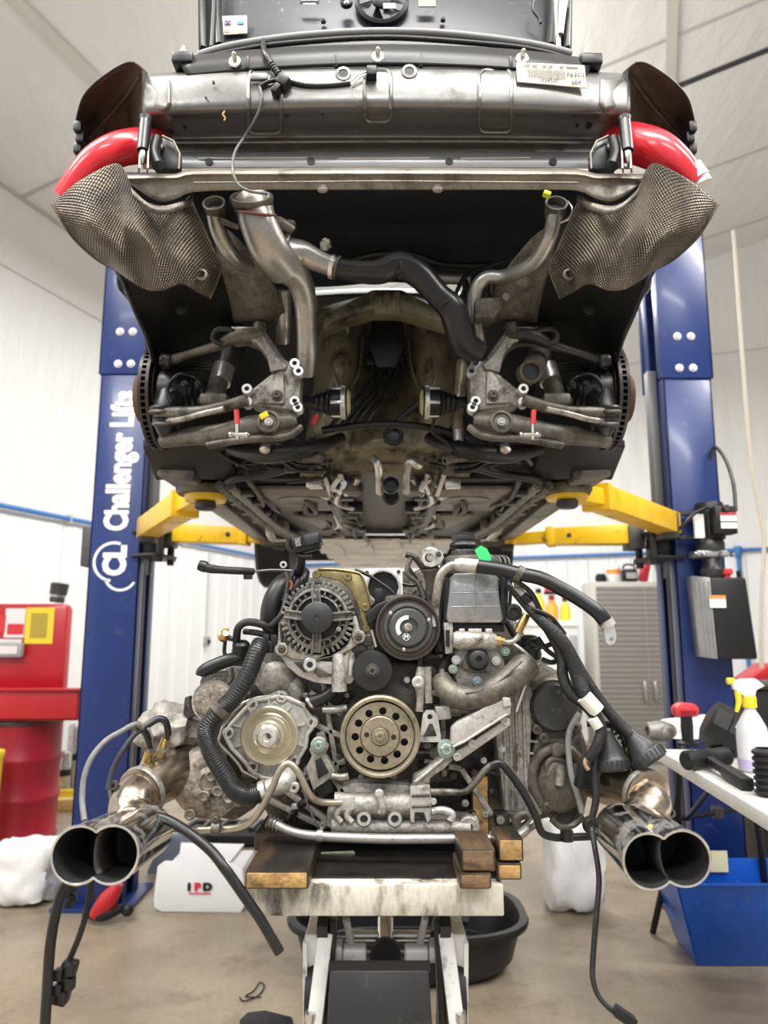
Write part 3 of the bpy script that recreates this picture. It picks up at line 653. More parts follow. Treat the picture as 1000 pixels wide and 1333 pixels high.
# grey crumpled parts and rag at the back of the table
c = PZ(848, 968, Zt); t = thing('metal_casting', 'grey dirty metal casting on the far end of the table', 'casting', c + V((.05, 0, 0)))
B().tube([c + V((.0, .05, .05)), c + V((.07, .06, .05)), c + V((.13, .10, .045))], [.04, .048, .035], 12, 5, hollow=-.6).done('casting_body', mat('dirty_alloy', (.30, .29, .27), .5, .5, var=.3, vs_=20), t)
B().ball(c + V((.08, .05, .045)), .045, (1.2, 1, .9)).done('casting_lug', mat('dirty_alloy', (.30, .29, .27), .5, .5), t)
c = PZ(925, 962, Zt); b = B(); bmesh.ops.create_icosphere(b.bm, subdivisions=3, radius=1)
for v in b.bm.verts: v.co = c + V((0, .1, .0)) + V((v.co.x*.25, v.co.y*.12, max(0, v.co.z)*.10)) * (1 + random.uniform(-.12, .12))
tag(b.done('shop_rag', m_wplast, smooth=20), 'crumpled white rag on the table behind the mallet', 'rag')

# red thing and pale sack far right
c = P(988, 880, 6.4); t = thing('red_jack_stand', 'red sheet metal stand by the right back wall', 'stand', V((c.x, 6.4, 0)))
B().prism([V((c.x - .22, 6.4, c.z - .12)), V((c.x + .4, 6.4, c.z - .02)), V((c.x + .4, 6.4, c.z + .10)), V((c.x + .12, 6.4, c.z + .10))], (0, .3, 0)).done('stand_top', m_red, t, bev=.01)
for dx in (-.1, .3):
    B().tube([V((c.x + dx, 6.5, c.z - .05)), V((c.x + dx, 6.5, .0))], .025, 8, 1).done('leg', m_blk, t)
c = P(992, 930, 5.2); t = thing('black_tote', 'black tote behind the spray bottle', 'tote', V((c.x, 5.2, 0)))
B().box((c.x + .1, 5.2, (c.z + .2)/2), (.5, .4, c.z + .2)).done('tote_body', m_blk, t, bev=.02)
B().box((c.x + .1, 5.19, c.z + .2), (.54, .44, .04)).done('tote_lid', m_dsteel, t, bev=.01)

# ------------------------------------------------------------------ blue bin, white bag done, drain tub
def bin_():
    m_bl = mat('bright_blue_enamel', (.006, .085, .46), .33, var=.10, vs_=5, coat=.2, dirt=(.10, .18, .35), ds=20, damt=.05)
    f0 = PZ(907, 1258, 0); y = f0.y; f1 = PZ(1080, 1262, 0); zt = P(893, 1152, y - .06).z
    t = thing('blue_bin', 'bright blue steel bin with yellow paper tag under the table', 'bin', (f0.x + .3, y + .2, 0))
    tl_ = V((P(880, 1150, y - .06).x, y - .06, zt)); tr = V((f1.x + .1, y - .06, zt)); bl = V((f0.x, y, .004)); br = V((f1.x, y, .004))
    zb2 = zt; btl = V((tl_.x + .0, y + .33, zt)); btr = V((tr.x, y + .33, zt)); bbl = V((bl.x + .02, y + .28, .004)); bbr = V((br.x, y + .28, .004))
    pf = B().prism([tl_, tr, br, bl], (0, .01, 0)).done('front_panel', m_bl, t, bev=.003)
    B().prism([btl, btr, bbr, bbl], (0, -.01, 0)).done('rear_panel', m_bl, t)
    B().prism([tl_, btl, bbl, bl], (.01, 0, 0)).done('end_panel', m_bl, t)
    B().prism([tr, btr, bbr, br], (-.01, 0, 0)).done('end_panel', m_bl, t)
    B().prism([bl, br, bbr, bbl], (0, 0, .01)).done('bin_floor', m_bl, t)
    b = B(); b.beam(tl_, tr, .02, .012); b.beam(tl_, btl, .02, .012); b.beam(btl, btr, .02, .012); b.done('rim', m_bl, t, bev=.003)
    for px in (906, 917, 930, 962): bolt((px, 1178, y - .05), 2.0, m_bl, pf, name='rivet')
    ta = V((P(930, 1130, y + .31).x, y + .318, zt + .02)); B().box(ta + V((.02, -.02, -.02)), (.09, .006, .10)).done('paper_tag', mat('pale_yellow_paper', (.72, .68, .42), .6), t)
bin_()
def drain_tub():
    c = V((P(530, 1200, 3.75).x, 3.75, 0)); zt = P(675, 1182, 3.75).z
    t = thing('drain_tub', 'large black plastic drain tub on the floor behind the jack', 'tub', c)
    rx, ry = .54, .36; b = B(); rings = []
    for (k, z) in ((.70, .0), (.80, .012), (.90, .06), (.97, zt - .035), (1.03, zt - .03), (1.04, zt - .015), (1.03, zt), (.965, zt), (.95, zt - .02), (.85, .03)):
        rings.append([b.bm.verts.new(c + V(((abs(math.cos(a))**.7)*math.copysign(1, math.cos(a))*rx*k, (abs(math.sin(a))**.7)*math.copysign(1, math.sin(a))*ry*k, z + (.004 if z == 0 else 0)))) for a in [2*math.pi*i/40 for i in range(40)]])
    for p, q in zip(rings, rings[1:]):
        for i in range(40): b.bm.faces.new((p[i], p[(i+1) % 40], q[(i+1) % 40], q[i]))
    b.bm.faces.new(rings[0]); b.bm.faces.new(rings[-1]); b.done('tub_body', mat('tub_plastic', (.010, .010, .011), .36, spec=.4), t)
    B().tube([c + V((.12, -.05, zt - .10)), c + V((.16, .1, zt - .08)), c + V((.30, .12, zt - .10))], .02, 8, 5).done('drain_hose', m_rub, t)
    bolt(c + V((.22, .27, zt - .06)), 8, m_dsteel, t, name='plug')
drain_tub()
t = PZ(350, 1328, 0); tag(B().prism([PZ(312, 1332, 0.002), PZ(322, 1322, .002), PZ(345, 1319, .002), PZ(380, 1328, .002), PZ(384, 1345, .002), PZ(320, 1350, .002)], (0, 0, .012)).done('rubber_scrap', m_rub, bev=.002), 'flat dark rubber scrap on the floor before the jack', 'scrap')
t = [PZ(a, b, .006) for a, b in ((312, 1298), (318, 1303), (336, 1296), (344, 1284), (338, 1279), (330, 1290), (320, 1297), (340, 1298))]
tag(B().tube(t, .003, 6, 5).done('wire_scrap', m_blk), 'thin curled wire scrap lying on the concrete', 'wire')
# ------------------------------------------------------------------ the car on the lift, seen from below its tail
m_panel = mat('grey_body_steel', (0.200, 0.197, 0.190), 0.36, 0.75, var=0.12, vs_=7, dirt=(0.09, 0.082, 0.07), ds=7, damt=0.25, rvar=.08, speck=.12)
m_lip = mat('brushed_lip_steel', (0.235, 0.210, 0.172), 0.45, 0.55, var=0.18, vs_=9, dirt=(0.07, 0.06, 0.045), ds=11, damt=0.30, speck=.25)
m_flange = mat('bright_flange', (0.60, 0.61, 0.63), 0.36, 0.45, var=0.08, vs_=8)
m_bplas = mat('satin_black_plastic', (0.012, 0.012, 0.0125), 0.40, var=0.25, vs_=14, spec=.4)
m_felt = mat('dark_insulation', (0.014, 0.017, 0.026), 0.80, var=0.3, vs_=6, bump=0.3, bs=120)
m_liner2 = mat('wheel_liner_plastic', (0.010, 0.010, 0.0105), 0.55, var=0.3, vs_=12, dirt=(0.03, 0.028, 0.024), ds=18, damt=.15, spec=.35)
m_brown = mat('brown_undercoat', (0.115, 0.09, 0.068), 0.46, 0.2, var=0.25, vs_=9, dirt=(0.035, 0.03, 0.025), ds=13, damt=.3)
m_floor = mat('greenish_undercoat', (0.27, 0.235, 0.155), 0.30, 0.2, var=0.32, vs_=8, dirt=(0.030, 0.024, 0.018), ds=7, damt=.5, speck=.25)
m_cast = mat('cast_aluminium', (0.45, 0.425, 0.38), 0.42, 0.7, var=0.2, vs_=22, dirt=(0.07, 0.055, 0.042), ds=18, damt=.4, bump=.15, bs=220, speck=.35)
m_castd = mat('dirty_cast_aluminium', (0.17, 0.152, 0.125), 0.48, 0.5, var=0.28, vs_=22, dirt=(0.025, 0.021, 0.017), ds=14, damt=.45, bump=.15, bs=200, speck=.35)
m_pipe = mat('satin_alloy_pipe', (0.42, 0.405, 0.38), 0.36, 0.8, var=0.15, vs_=9, dirt=(0.10, 0.085, 0.065), ds=9, damt=.28, speck=.15)
m_hose = mat('rubber_hose', (0.0105, 0.011, 0.012), 0.34, var=0.2, vs_=14, spec=.45)
m_disc = mat('brake_disc_iron', (0.07, 0.062, 0.055), 0.40, 0.8, var=0.2, vs_=12, dirt=(0.05, 0.025, 0.014), ds=14, damt=.3)
m_rust = mat('rusty_iron', (0.085, 0.038, 0.018), 0.7, 0.2, var=0.35, vs_=16)
m_black = mat('oily_and_shade_black', (0.013, 0.013, 0.013), 0.38, var=0.4, vs_=20)  # oily parts, and discs painting the shade inside open pipes
m_dk = mat('dark_underbody', (0.018, 0.017, 0.0155), 0.42, var=0.45, vs_=12)
m_tray = mat('grey_underbody_tray', (0.22, 0.20, 0.175), 0.42, var=0.3, vs_=6, dirt=(0.022, 0.02, 0.018), ds=6, damt=.45, speck=.2)
m_brightu = mat('scuffed_front_tray', (0.88, 0.87, 0.83), 0.40, 0.1, var=0.12, vs_=5, dirt=(0.10, 0.09, 0.075), ds=6, damt=.28, stretch=(.5, 2.2, 1))
m_paint = mat('slate_body_paint', (0.030, 0.032, 0.035), 0.25, 0.3, coat=.5)
m_glass = mat('window_glass', (0.9, 0.93, 0.92), 0.02, trans=1.0)
m_silic = mat('red_silicone', (0.62, 0.018, 0.03), 0.26, var=0.12, vs_=10, coat=.35)
m_steel = mat('plated_steel', (0.62, 0.61, 0.58), 0.28, 1.0, var=0.15, vs_=30)
m_bright = mat('bright_machined', (0.74, 0.73, 0.70), 0.30, 0.85, var=.1, vs_=30)
m_paper = mat('label_paper', (0.72, 0.70, 0.60), 0.55)
m_ink = mat('black_ink', (0.03, 0.03, 0.03), 0.6)
# dimpled foil of the heat shields: bump follows the sheet's own grid
def foil():
    m = mat('dimpled_foil', (0.150, 0.124, 0.095), 0.42, 0.75, var=0.25, vs_=10, dirt=(0.038, 0.031, 0.024), ds=7, damt=.42)
    nt = m.node_tree; b = nt.nodes['Principled BSDF']; uv = nt.nodes.new('ShaderNodeUVMap'); sp = nt.nodes.new('ShaderNodeSeparateXYZ'); nt.links.new(uv.outputs[0], sp.inputs[0])
    hs = []
    for k, fq in ((0, 290.0), (1, 185.0)):
        a = nt.nodes.new('ShaderNodeMath'); a.operation = 'MULTIPLY'; a.inputs[1].default_value = fq; nt.links.new(sp.outputs[k], a.inputs[0])
        c = nt.nodes.new('ShaderNodeMath'); c.operation = 'SINE'; nt.links.new(a.outputs[0], c.inputs[0]); hs.append(c.outputs[0])
    mu = nt.nodes.new('ShaderNodeMath'); mu.operation = 'MULTIPLY'; nt.links.new(hs[0], mu.inputs[0]); nt.links.new(hs[1], mu.inputs[1])
    bp = nt.nodes.new('ShaderNodeBump'); bp.inputs['Strength'].default_value = 1.0; bp.inputs['Distance'].default_value = 0.0034
    nt.links.new(mu.outputs[0], bp.inputs['Height']); nt.links.new(bp.outputs[0], b.inputs['Normal']); return m
m_foil = foil()
ZU = 2.06
CAR = thing('car', 'car without rear bumper or engine raised on the lift, seen from below the tail', 'car', (0, 3.2, ZU))
MX = 1003
# --- rear panel: folded sheet running across the tail
prof = ((88, 1.70), (91, 1.665), (105, 1.652), (128, 1.650), (140, 1.662), (152, 1.70), (168, 1.745), (180, 1.765), (184, 1.750), (188, 1.775), (200, 1.80), (217, 1.80))
rows = []
for py, Y in prof:
    r = []
    for px in (186, 215, 260, 330, 420, 502, 584, 674, 744, 790, 820):
        e = ((px - 502)/318)**2; r.append((px, py + 9*e*(1 if py < 150 else .3), Y + .05*e**2))
    rows.append(r)
RP = sheet('rear_panel', rows, m_panel, CAR, th=.004, res=4)
def onY(x, y):
    yy = y - 9*((x - 502)/318)**2*(1 if y < 150 else .3); i_ = max(0, min(len(prof) - 2, sum(1 for p_ in prof if p_[0] <= yy) - 1))
    t_ = (yy - prof[i_][0])/(prof[i_+1][0] - prof[i_][0]); return P(x, y, prof[i_][1] + (prof[i_+1][1] - prof[i_][1])*t_ + .05*((x - 502)/318)**4 - .004)
def loop_px(name, cx, cy, w, h, Yt, Yb, m, par, r=2.0, k=8):
    q = []; pxy = []
    for (sx, sy, a0) in ((1, -1, -90), (1, 1, 0), (-1, 1, 90), (-1, -1, 180)):
        for t in range(4):
            a = R(a0 + 30*t); x = cx + sx*(w/2 - k) + math.cos(a)*k; y = cy + sy*(h/2 - k) + math.sin(a)*k; pxy.append((x, y)); q.append(onY(x, y))
    qq = []
    for i_, p_ in enumerate(q):            # follow the folded sheet between corners
        n_ = q[(i_+1) % len(q)]; px0, py0 = pxy[i_]; px1, py1 = pxy[(i_+1) % len(q)]
        st_ = 10 if abs(py1 - py0) > 20 else 1
        for k_ in range(st_): qq.append(onY(px0 + (px1 - px0)*k_/st_, py0 + (py1 - py0)*k_/st_))
    return B().tube(qq, S(r, 1.66), 8, 1, closed=True).done(name, m, par)
for cx, h in ((345, 82), (492, 66), (645, 80)): loop_px('stamped_rib', cx, 92 + h/2, 42 if cx != 492 else 34, h, 1.646, 1.725 if cx != 492 else 1.695, m_panel, RP, 3.2)
for (px, py, Y, r) in ((447, 96, 1.65, 7), (533, 93, 1.65, 7)):
    lathe('grommet_ring', (px, py, Y), [(r + 5, -2), (r + 4, 1), (r, 1.5), (r - .5, -2)], m_panel, RP)
    lathe('grommet_hole', (px, py, Y), [(r, -3), (r, .4), (0, .4)], m_black, RP)
for (px, py, Y, r) in ((278, 107, 1.652, 2.2), (222, 171, 1.762, 4), (240, 166, 1.75, 2), (373, 148, 1.69, 4), (767, 163, 1.735, 4.5), (752, 163, 1.735, 2.5), (749, 148, 1.69, 1.6), (420, 148, 1.685, 2.2), (268, 127, 1.655, 1.6)):
    lathe('pierced_hole', (px, py, Y), [(r, -2), (r, .8), (0, .8)], m_black, RP, n=14)
tube('panel_seam', [(215, 186, 1.762), (360, 185, 1.752), (502, 184, 1.748), (640, 184, 1.752), (790, 186, 1.762)], 1.6, m_lip, RP)
b = B()
for s in (-1, 1):                                   # stamped corner boxes
    f = (lambda x: x) if s < 0 else (lambda x: MX - x)
    q = [P(f(189), 101, 1.70), P(f(221), 100, 1.67), P(f(222), 134, 1.67), P(f(214), 141, 1.67), P(f(190), 138, 1.70)]
    B().prism(q, (0, .06, 0)).done('corner_box', m_panel, RP, bev=.008, seg=3)
FL = sheet('lower_flange', [[(224, 199, 1.792), (360, 198, 1.788), (502, 198, 1.785), (640, 198, 1.788), (782, 199, 1.792)], [(222, 219, 1.785), (360, 218, 1.78), (502, 218, 1.778), (640, 218, 1.78), (784, 219, 1.785)]], m_flange, CAR, th=.004)
for px in (272, 405, 585, 720): lathe('flange_hole', (px, 210.5, 1.777), [(5.5, -2), (5.5, 1.2), (0, 1.2)], m_black, FL, n=16)
for x0, x1 in ((258, 400), (440, 560), (600, 690)): tube('flange_bead', [(x0, 206, 1.78), (x1, 205, 1.78)], 1.3, m_flange, FL, res=1)
# --- lip under the tail
xs = (158, 172, 205, 230, 252, 330, 440, 560, 680, 750, 775, 800, 832, 846)
def lipY(x): return 1.64 + .05*abs((x - 502)/340)**3
r0 = [(x, 219 + (6 if abs(x - 502) > 270 else 0) + 2*abs((x - 502)/300), lipY(x) + .04) for x in xs]
r1 = [(x, 223 + (5 if abs(x - 502) > 270 else 0) + 2*abs((x - 502)/300), lipY(x) - .012) for x in xs]
r2 = [(x, 233 + (4 if abs(x - 502) > 270 else 0), lipY(x)) for x in xs]
dp = {158: 226, 172: 240, 205: 262, 230: 259, 252: 250}
r3 = [(x, dp.get(x, dp.get(1004 - x, 248)) if abs(x - 502) > 240 else 247, lipY(x) + .01) for x in xs]
r3[-1] = (846, 226, lipY(846)); r3[-2] = (832, 240, lipY(832)); r3[-3] = (800, 262, lipY(800)); r3[-4] = (775, 258, lipY(775))
LIP = sheet('tail_lip', [r0, r1, r2, r3], m_lip, CAR, th=.004, res=3)
tube('lip_bead', [(252, 238, 1.635), (400, 237, 1.63), (502, 236, 1.628), (620, 237, 1.63), (752, 238, 1.635)], 1.4, m_lip, LIP)
for px in (420, 570): B().ball(P(px, 246, 1.64), S(8, 1.65), (1, .5, .8)).done('lip_dimple', m_lip, LIP)
# --- slam panel strip above
SL = sheet('slam_panel', [[(246, 74, 1.72), (330, 66, 1.715), (420, 61, 1.71), (502, 59, 1.71), (584, 61, 1.71), (674, 66, 1.715), (756, 76, 1.72)], [(236, 84, 1.685), (330, 74, 1.675), (420, 68, 1.672), (502, 66, 1.67), (584, 68, 1.672), (674, 74, 1.675), (768, 86, 1.685)], [(244, 99, 1.682), (330, 91, 1.668), (420, 86, 1.665), (502, 84, 1.664), (584, 86, 1.665), (674, 91, 1.668), (762, 101, 1.682)]], m_bplas, CAR, th=.006)
for px, py in ((306, 80), (492, 74), (680, 76)):
    c = P(px, py, 1.662); B().lathe(c, FWD, [(.016, -.006), (.017, 0), (.015, .003), (.008, .003)], 18).done('stud_washer', m_steel, SL); B().lathe(c, (0, -1, .35), [(.006, 0), (.006, .02), (.003, .024)], 10).done('stud', m_steel, SL)
for px in (322, 438, 548, 665): B().box(P(px, 79 + abs(px - 502)*.02, 1.668), (.010, .012, .036)).done('slam_rib', m_bplas, SL, bev=.003)
SE = tube('lid_seal', [(258, 72, 1.74), (300, 60, 1.74), (370, 49, 1.74), (440, 43, 1.74), (502, 41, 1.74), (570, 43, 1.74), (640, 50, 1.74), (700, 59, 1.74), (745, 70, 1.74)], 5.5, mat('grey_rubber_seal', (.20, .20, .20), .45), CAR)
tube('seal_edge', [(250, 80, 1.735), (300, 68, 1.735), (370, 57, 1.735), (502, 49, 1.735), (640, 58, 1.735), (700, 66, 1.735), (752, 80, 1.735)], 4, m_bplas, SE)
for px, py in ((240, 78), (762, 80)):
    B().box(P(px - (0 if px < 500 else -6), py + 4, 1.70), (.055, .05, .03)).done('lid_stop', m_bplas, CAR, bev=.005)
    B().lathe(P(px, py - 2, 1.70), (0, -.3, 1), [(.014, 0), (.016, .012), (.008, .022), (.004, .03)], 12).done('stop_screw', m_steel, CAR)
# --- raised black engine lid
a, c = P(262, 76, 1.86), P(742, 76, 1.86)
LID = B().prism([P(262, 82, 1.86), P(740, 82, 1.86), P(744, -60, 1.95), P(258, -60, 1.95)], (0, .04, .0)).done('engine_lid', mat('lid_black', (.026, .027, .033), .40, var=.2, vs_=12, dirt=(.20, .20, .20), ds=38, damt=.02), CAR, bev=.004)
for s in (-1, 1):
    f = (lambda x: x) if s < 0 else (lambda x: MX - x)
    b = B(); b.beam(P(f(264), 66, 1.84), P(f(262), -60, 1.93), .018, .03); b.done('lid_edge', m_bplas, LID, bev=.003)
    tube('lid_strut', [(f(286), 60, 1.83), (f(283), 20, 1.86), (f(282), -60, 1.9)], 7, m_hose, LID, res=1)
    tube('strut_rod', [(f(276), 62, 1.82), (f(279), 10, 1.85), (f(279), -60, 1.89)], 4, m_bplas if s < 0 else m_steel, LID, res=1)
fc = P(497, 2, 1.88)
lathe('fan_ring', fc, [(40, -4), (40, 4), (36, 6), (33, 4), (33, -4)], m_bplas, LID, n=40); lathe('fan_hub', fc, [(14, -4), (14, 5), (11, 7), (0, 7)], m_bplas, LID)
for k in range(7):
    a_ = k*2*math.pi/7; B().beam(fc + V((math.cos(a_)*.02, -.004, math.sin(a_)*.02)), fc + V((math.cos(a_ + .5)*.068, -.004, math.sin(a_ + .5)*.068)), .012, .004, up=V((0, -1, 0)), w2=.024).done('fan_blade', m_bplas, LID)
lathe('fan_bolt', (451, 3, 1.86), [(9, -3), (9, 4), (5, 5), (4, 9), (0, 9)], m_bplas, LID); bolt((451, 3, 1.845), 3.5, m_steel, LID)
B().box(P(507, 8, 1.866), (.035, .004, .016)).done('fan_opening', m_white, LID)
B().box(P(556, 3, 1.868), (.05, .004, .03)).done('tan_block', mat('tan_label', (.30, .28, .24), .6), LID)
bolt((421, 27, 1.875), 4, m_bplas, LID); bolt((577, 25, 1.875), 4, m_bplas, LID)
st = B().prism([P(288, 21, 1.872), P(321, 20, 1.872), P(322, 43, 1.868), P(290, 45, 1.868)], (0, .003, 0)).done('warning_sticker', mat('sticker_cream', (.74, .71, .62), .5), LID)
for px in (297, 313): B().box(P(px, 29, 1.867), (.020, .002, .011)).done('sticker_picture', mat('sticker_blue', (.06, .26, .50), .5), st)
for d in (-1, 1): B().beam(P(291, 29 - 6*d, 1.865), P(303, 29 + 6*d, 1.865), .0012, .0012).done('sticker_cross', mat('red_print', (.65, .03, .04), .5), st)
for px in (296, 313): B().box(P(px, 40, 1.865), (.018, .001, .004)).done('sticker_text', mat('orange_print', (.85, .28, .06), .5), st)
B().box(P(403, 2, 1.868), (.056, .003, .014)).done('lid_label', m_ink, LID)
for k, (dx, w) in enumerate(((-.018, .012), (-.002, .014), (.016, .014), (-.010, .016), (.009, .018))): B().box(P(403, 0 if k < 3 else 5, 1.864) + V((dx, 0, 0)), (w, .001, .004)).done('lid_label_print', m_white, LID)
tube('lid_wire', [(697, -5, 1.85), (694, 12, 1.85), (702, 24, 1.85), (704, 30, 1.85)], 2.2, m_hose, LID); tube('lid_cable', [(737, -10, 1.83), (732, 10, 1.83), (730, 45, 1.82)], [8, 7, 4], m_pipe, LID)
# --- barcode label
lb = [P(672, 81, 1.645), P(761, 85, 1.65), P(764, 114, 1.655), P(674, 106, 1.645)]
LB = B().prism(lb, (0, .003, 0)).done('barcode_label', m_paper, CAR); LB['label'] = 'cream paper barcode label'
def on_lab(u, v): return lb[0].lerp(lb[1], u).lerp(lb[3].lerp(lb[2], u), v) + V((0, -.0025, 0))
m_bar = mat('grey_ink', (.26, .25, .22), .6); random.seed(4); u = .13
while u < .70:
    w = random.choice((.006, .010, .016)); q = [on_lab(u, .26), on_lab(u + w, .26), on_lab(u + w, .72), on_lab(u, .72)]
    B().prism(q, (0, .001, 0)).done('barcode_bar', m_bar, LB); u += w + random.choice((.007, .012))
rot = (lb[1] - lb[0]); ang = -math.atan2(rot.z, rot.x)
for s, (u, v), sz in (('1734320', (.45, .86), .0125), ('F63CL', (.86, .50), .0165), ('6B4', (.85, .84), .0135)):
    text('label_text', s, Matrix.Translation(on_lab(u, v)) @ Matrix.Rotation(ang, 4, 'Y') @ FACE, sz*1.1, m_ink, LB, ext=.0003, bold=.0001)
for u0, u1 in ((.11, .20), (.23, .31), (.38, .44), (.47, .53), (.63, .69), (.72, .90)): B().prism([on_lab(u0, .10), on_lab(u1, .10), on_lab(u1, .17), on_lab(u0, .17)], (0, .001, 0)).done('label_print', m_bar, LB)
# --- wiring on the rear panel
tube('tail_cable', [(343, 53, 1.73), (344, 66, 1.66), (352, 80, 1.645), (362, 95, 1.64)], 4, m_hose, CAR)
for k in range(6): lathe('boot_rib', (353 + k*2.4, 84 + k*3.0, 1.642), [(5.4, -1.2), (5.8, 0), (5.4, 1.2)], m_hose, CAR, ax=V((.6, -.1, -.8)), n=12)
B().box(P(369, 108, 1.635), (.030, .035, .030), Matrix.Rotation(R(35), 4, 'Y')).done('plug_body', m_bplas, CAR, bev=.006); B().box(P(360, 118, 1.635), (.016, .03, .026), Matrix.Rotation(R(35), 4, 'Y')).done('plug_latch', m_bplas, CAR, bev=.004)
tube('plug_lead', [(378, 106, 1.645), (400, 111, 1.645), (430, 111, 1.645), (456, 108, 1.645)], 3.2, m_hose, CAR); tube('plug_lead', [(360, 104, 1.645), (348, 107, 1.643), (338, 113, 1.643)], 3.2, m_hose, CAR)
tube('thin_wire', [(456, 108, 1.645), (466, 98, 1.64), (478, 93, 1.64)], 1, m_steel, CAR); tube('thin_wire', [(458, 112, 1.645), (470, 100, 1.64), (480, 97, 1.64)], 1, m_steel, CAR)
B().box(P(484, 96, 1.64), (.026, .03, .026)).done('switch_block', m_bplas, CAR, bev=.003)
B().box(P(337, 101, 1.643), (.045, .012, .018)).done('plug_bracket', m_panel, CAR, bev=.004)
tube('release_wire', [(338, 112, 1.642), (341, 130, 1.64), (334, 152, 1.66), (318, 178, 1.70), (306, 198, 1.66), (303, 220, 1.61), (310, 240, 1.605), (326, 249, 1.61), (348, 252, 1.64)], 2.0, mat('grey_wire', (.12, .12, .12), .45), CAR)
tube('paint_drip', [(293, 145, 1.665), (290, 149, 1.668), (293, 153, 1.672), (292, 157, 1.675)], 1.3, mat('orange_drip', (.75, .45, .16), .5), CAR)
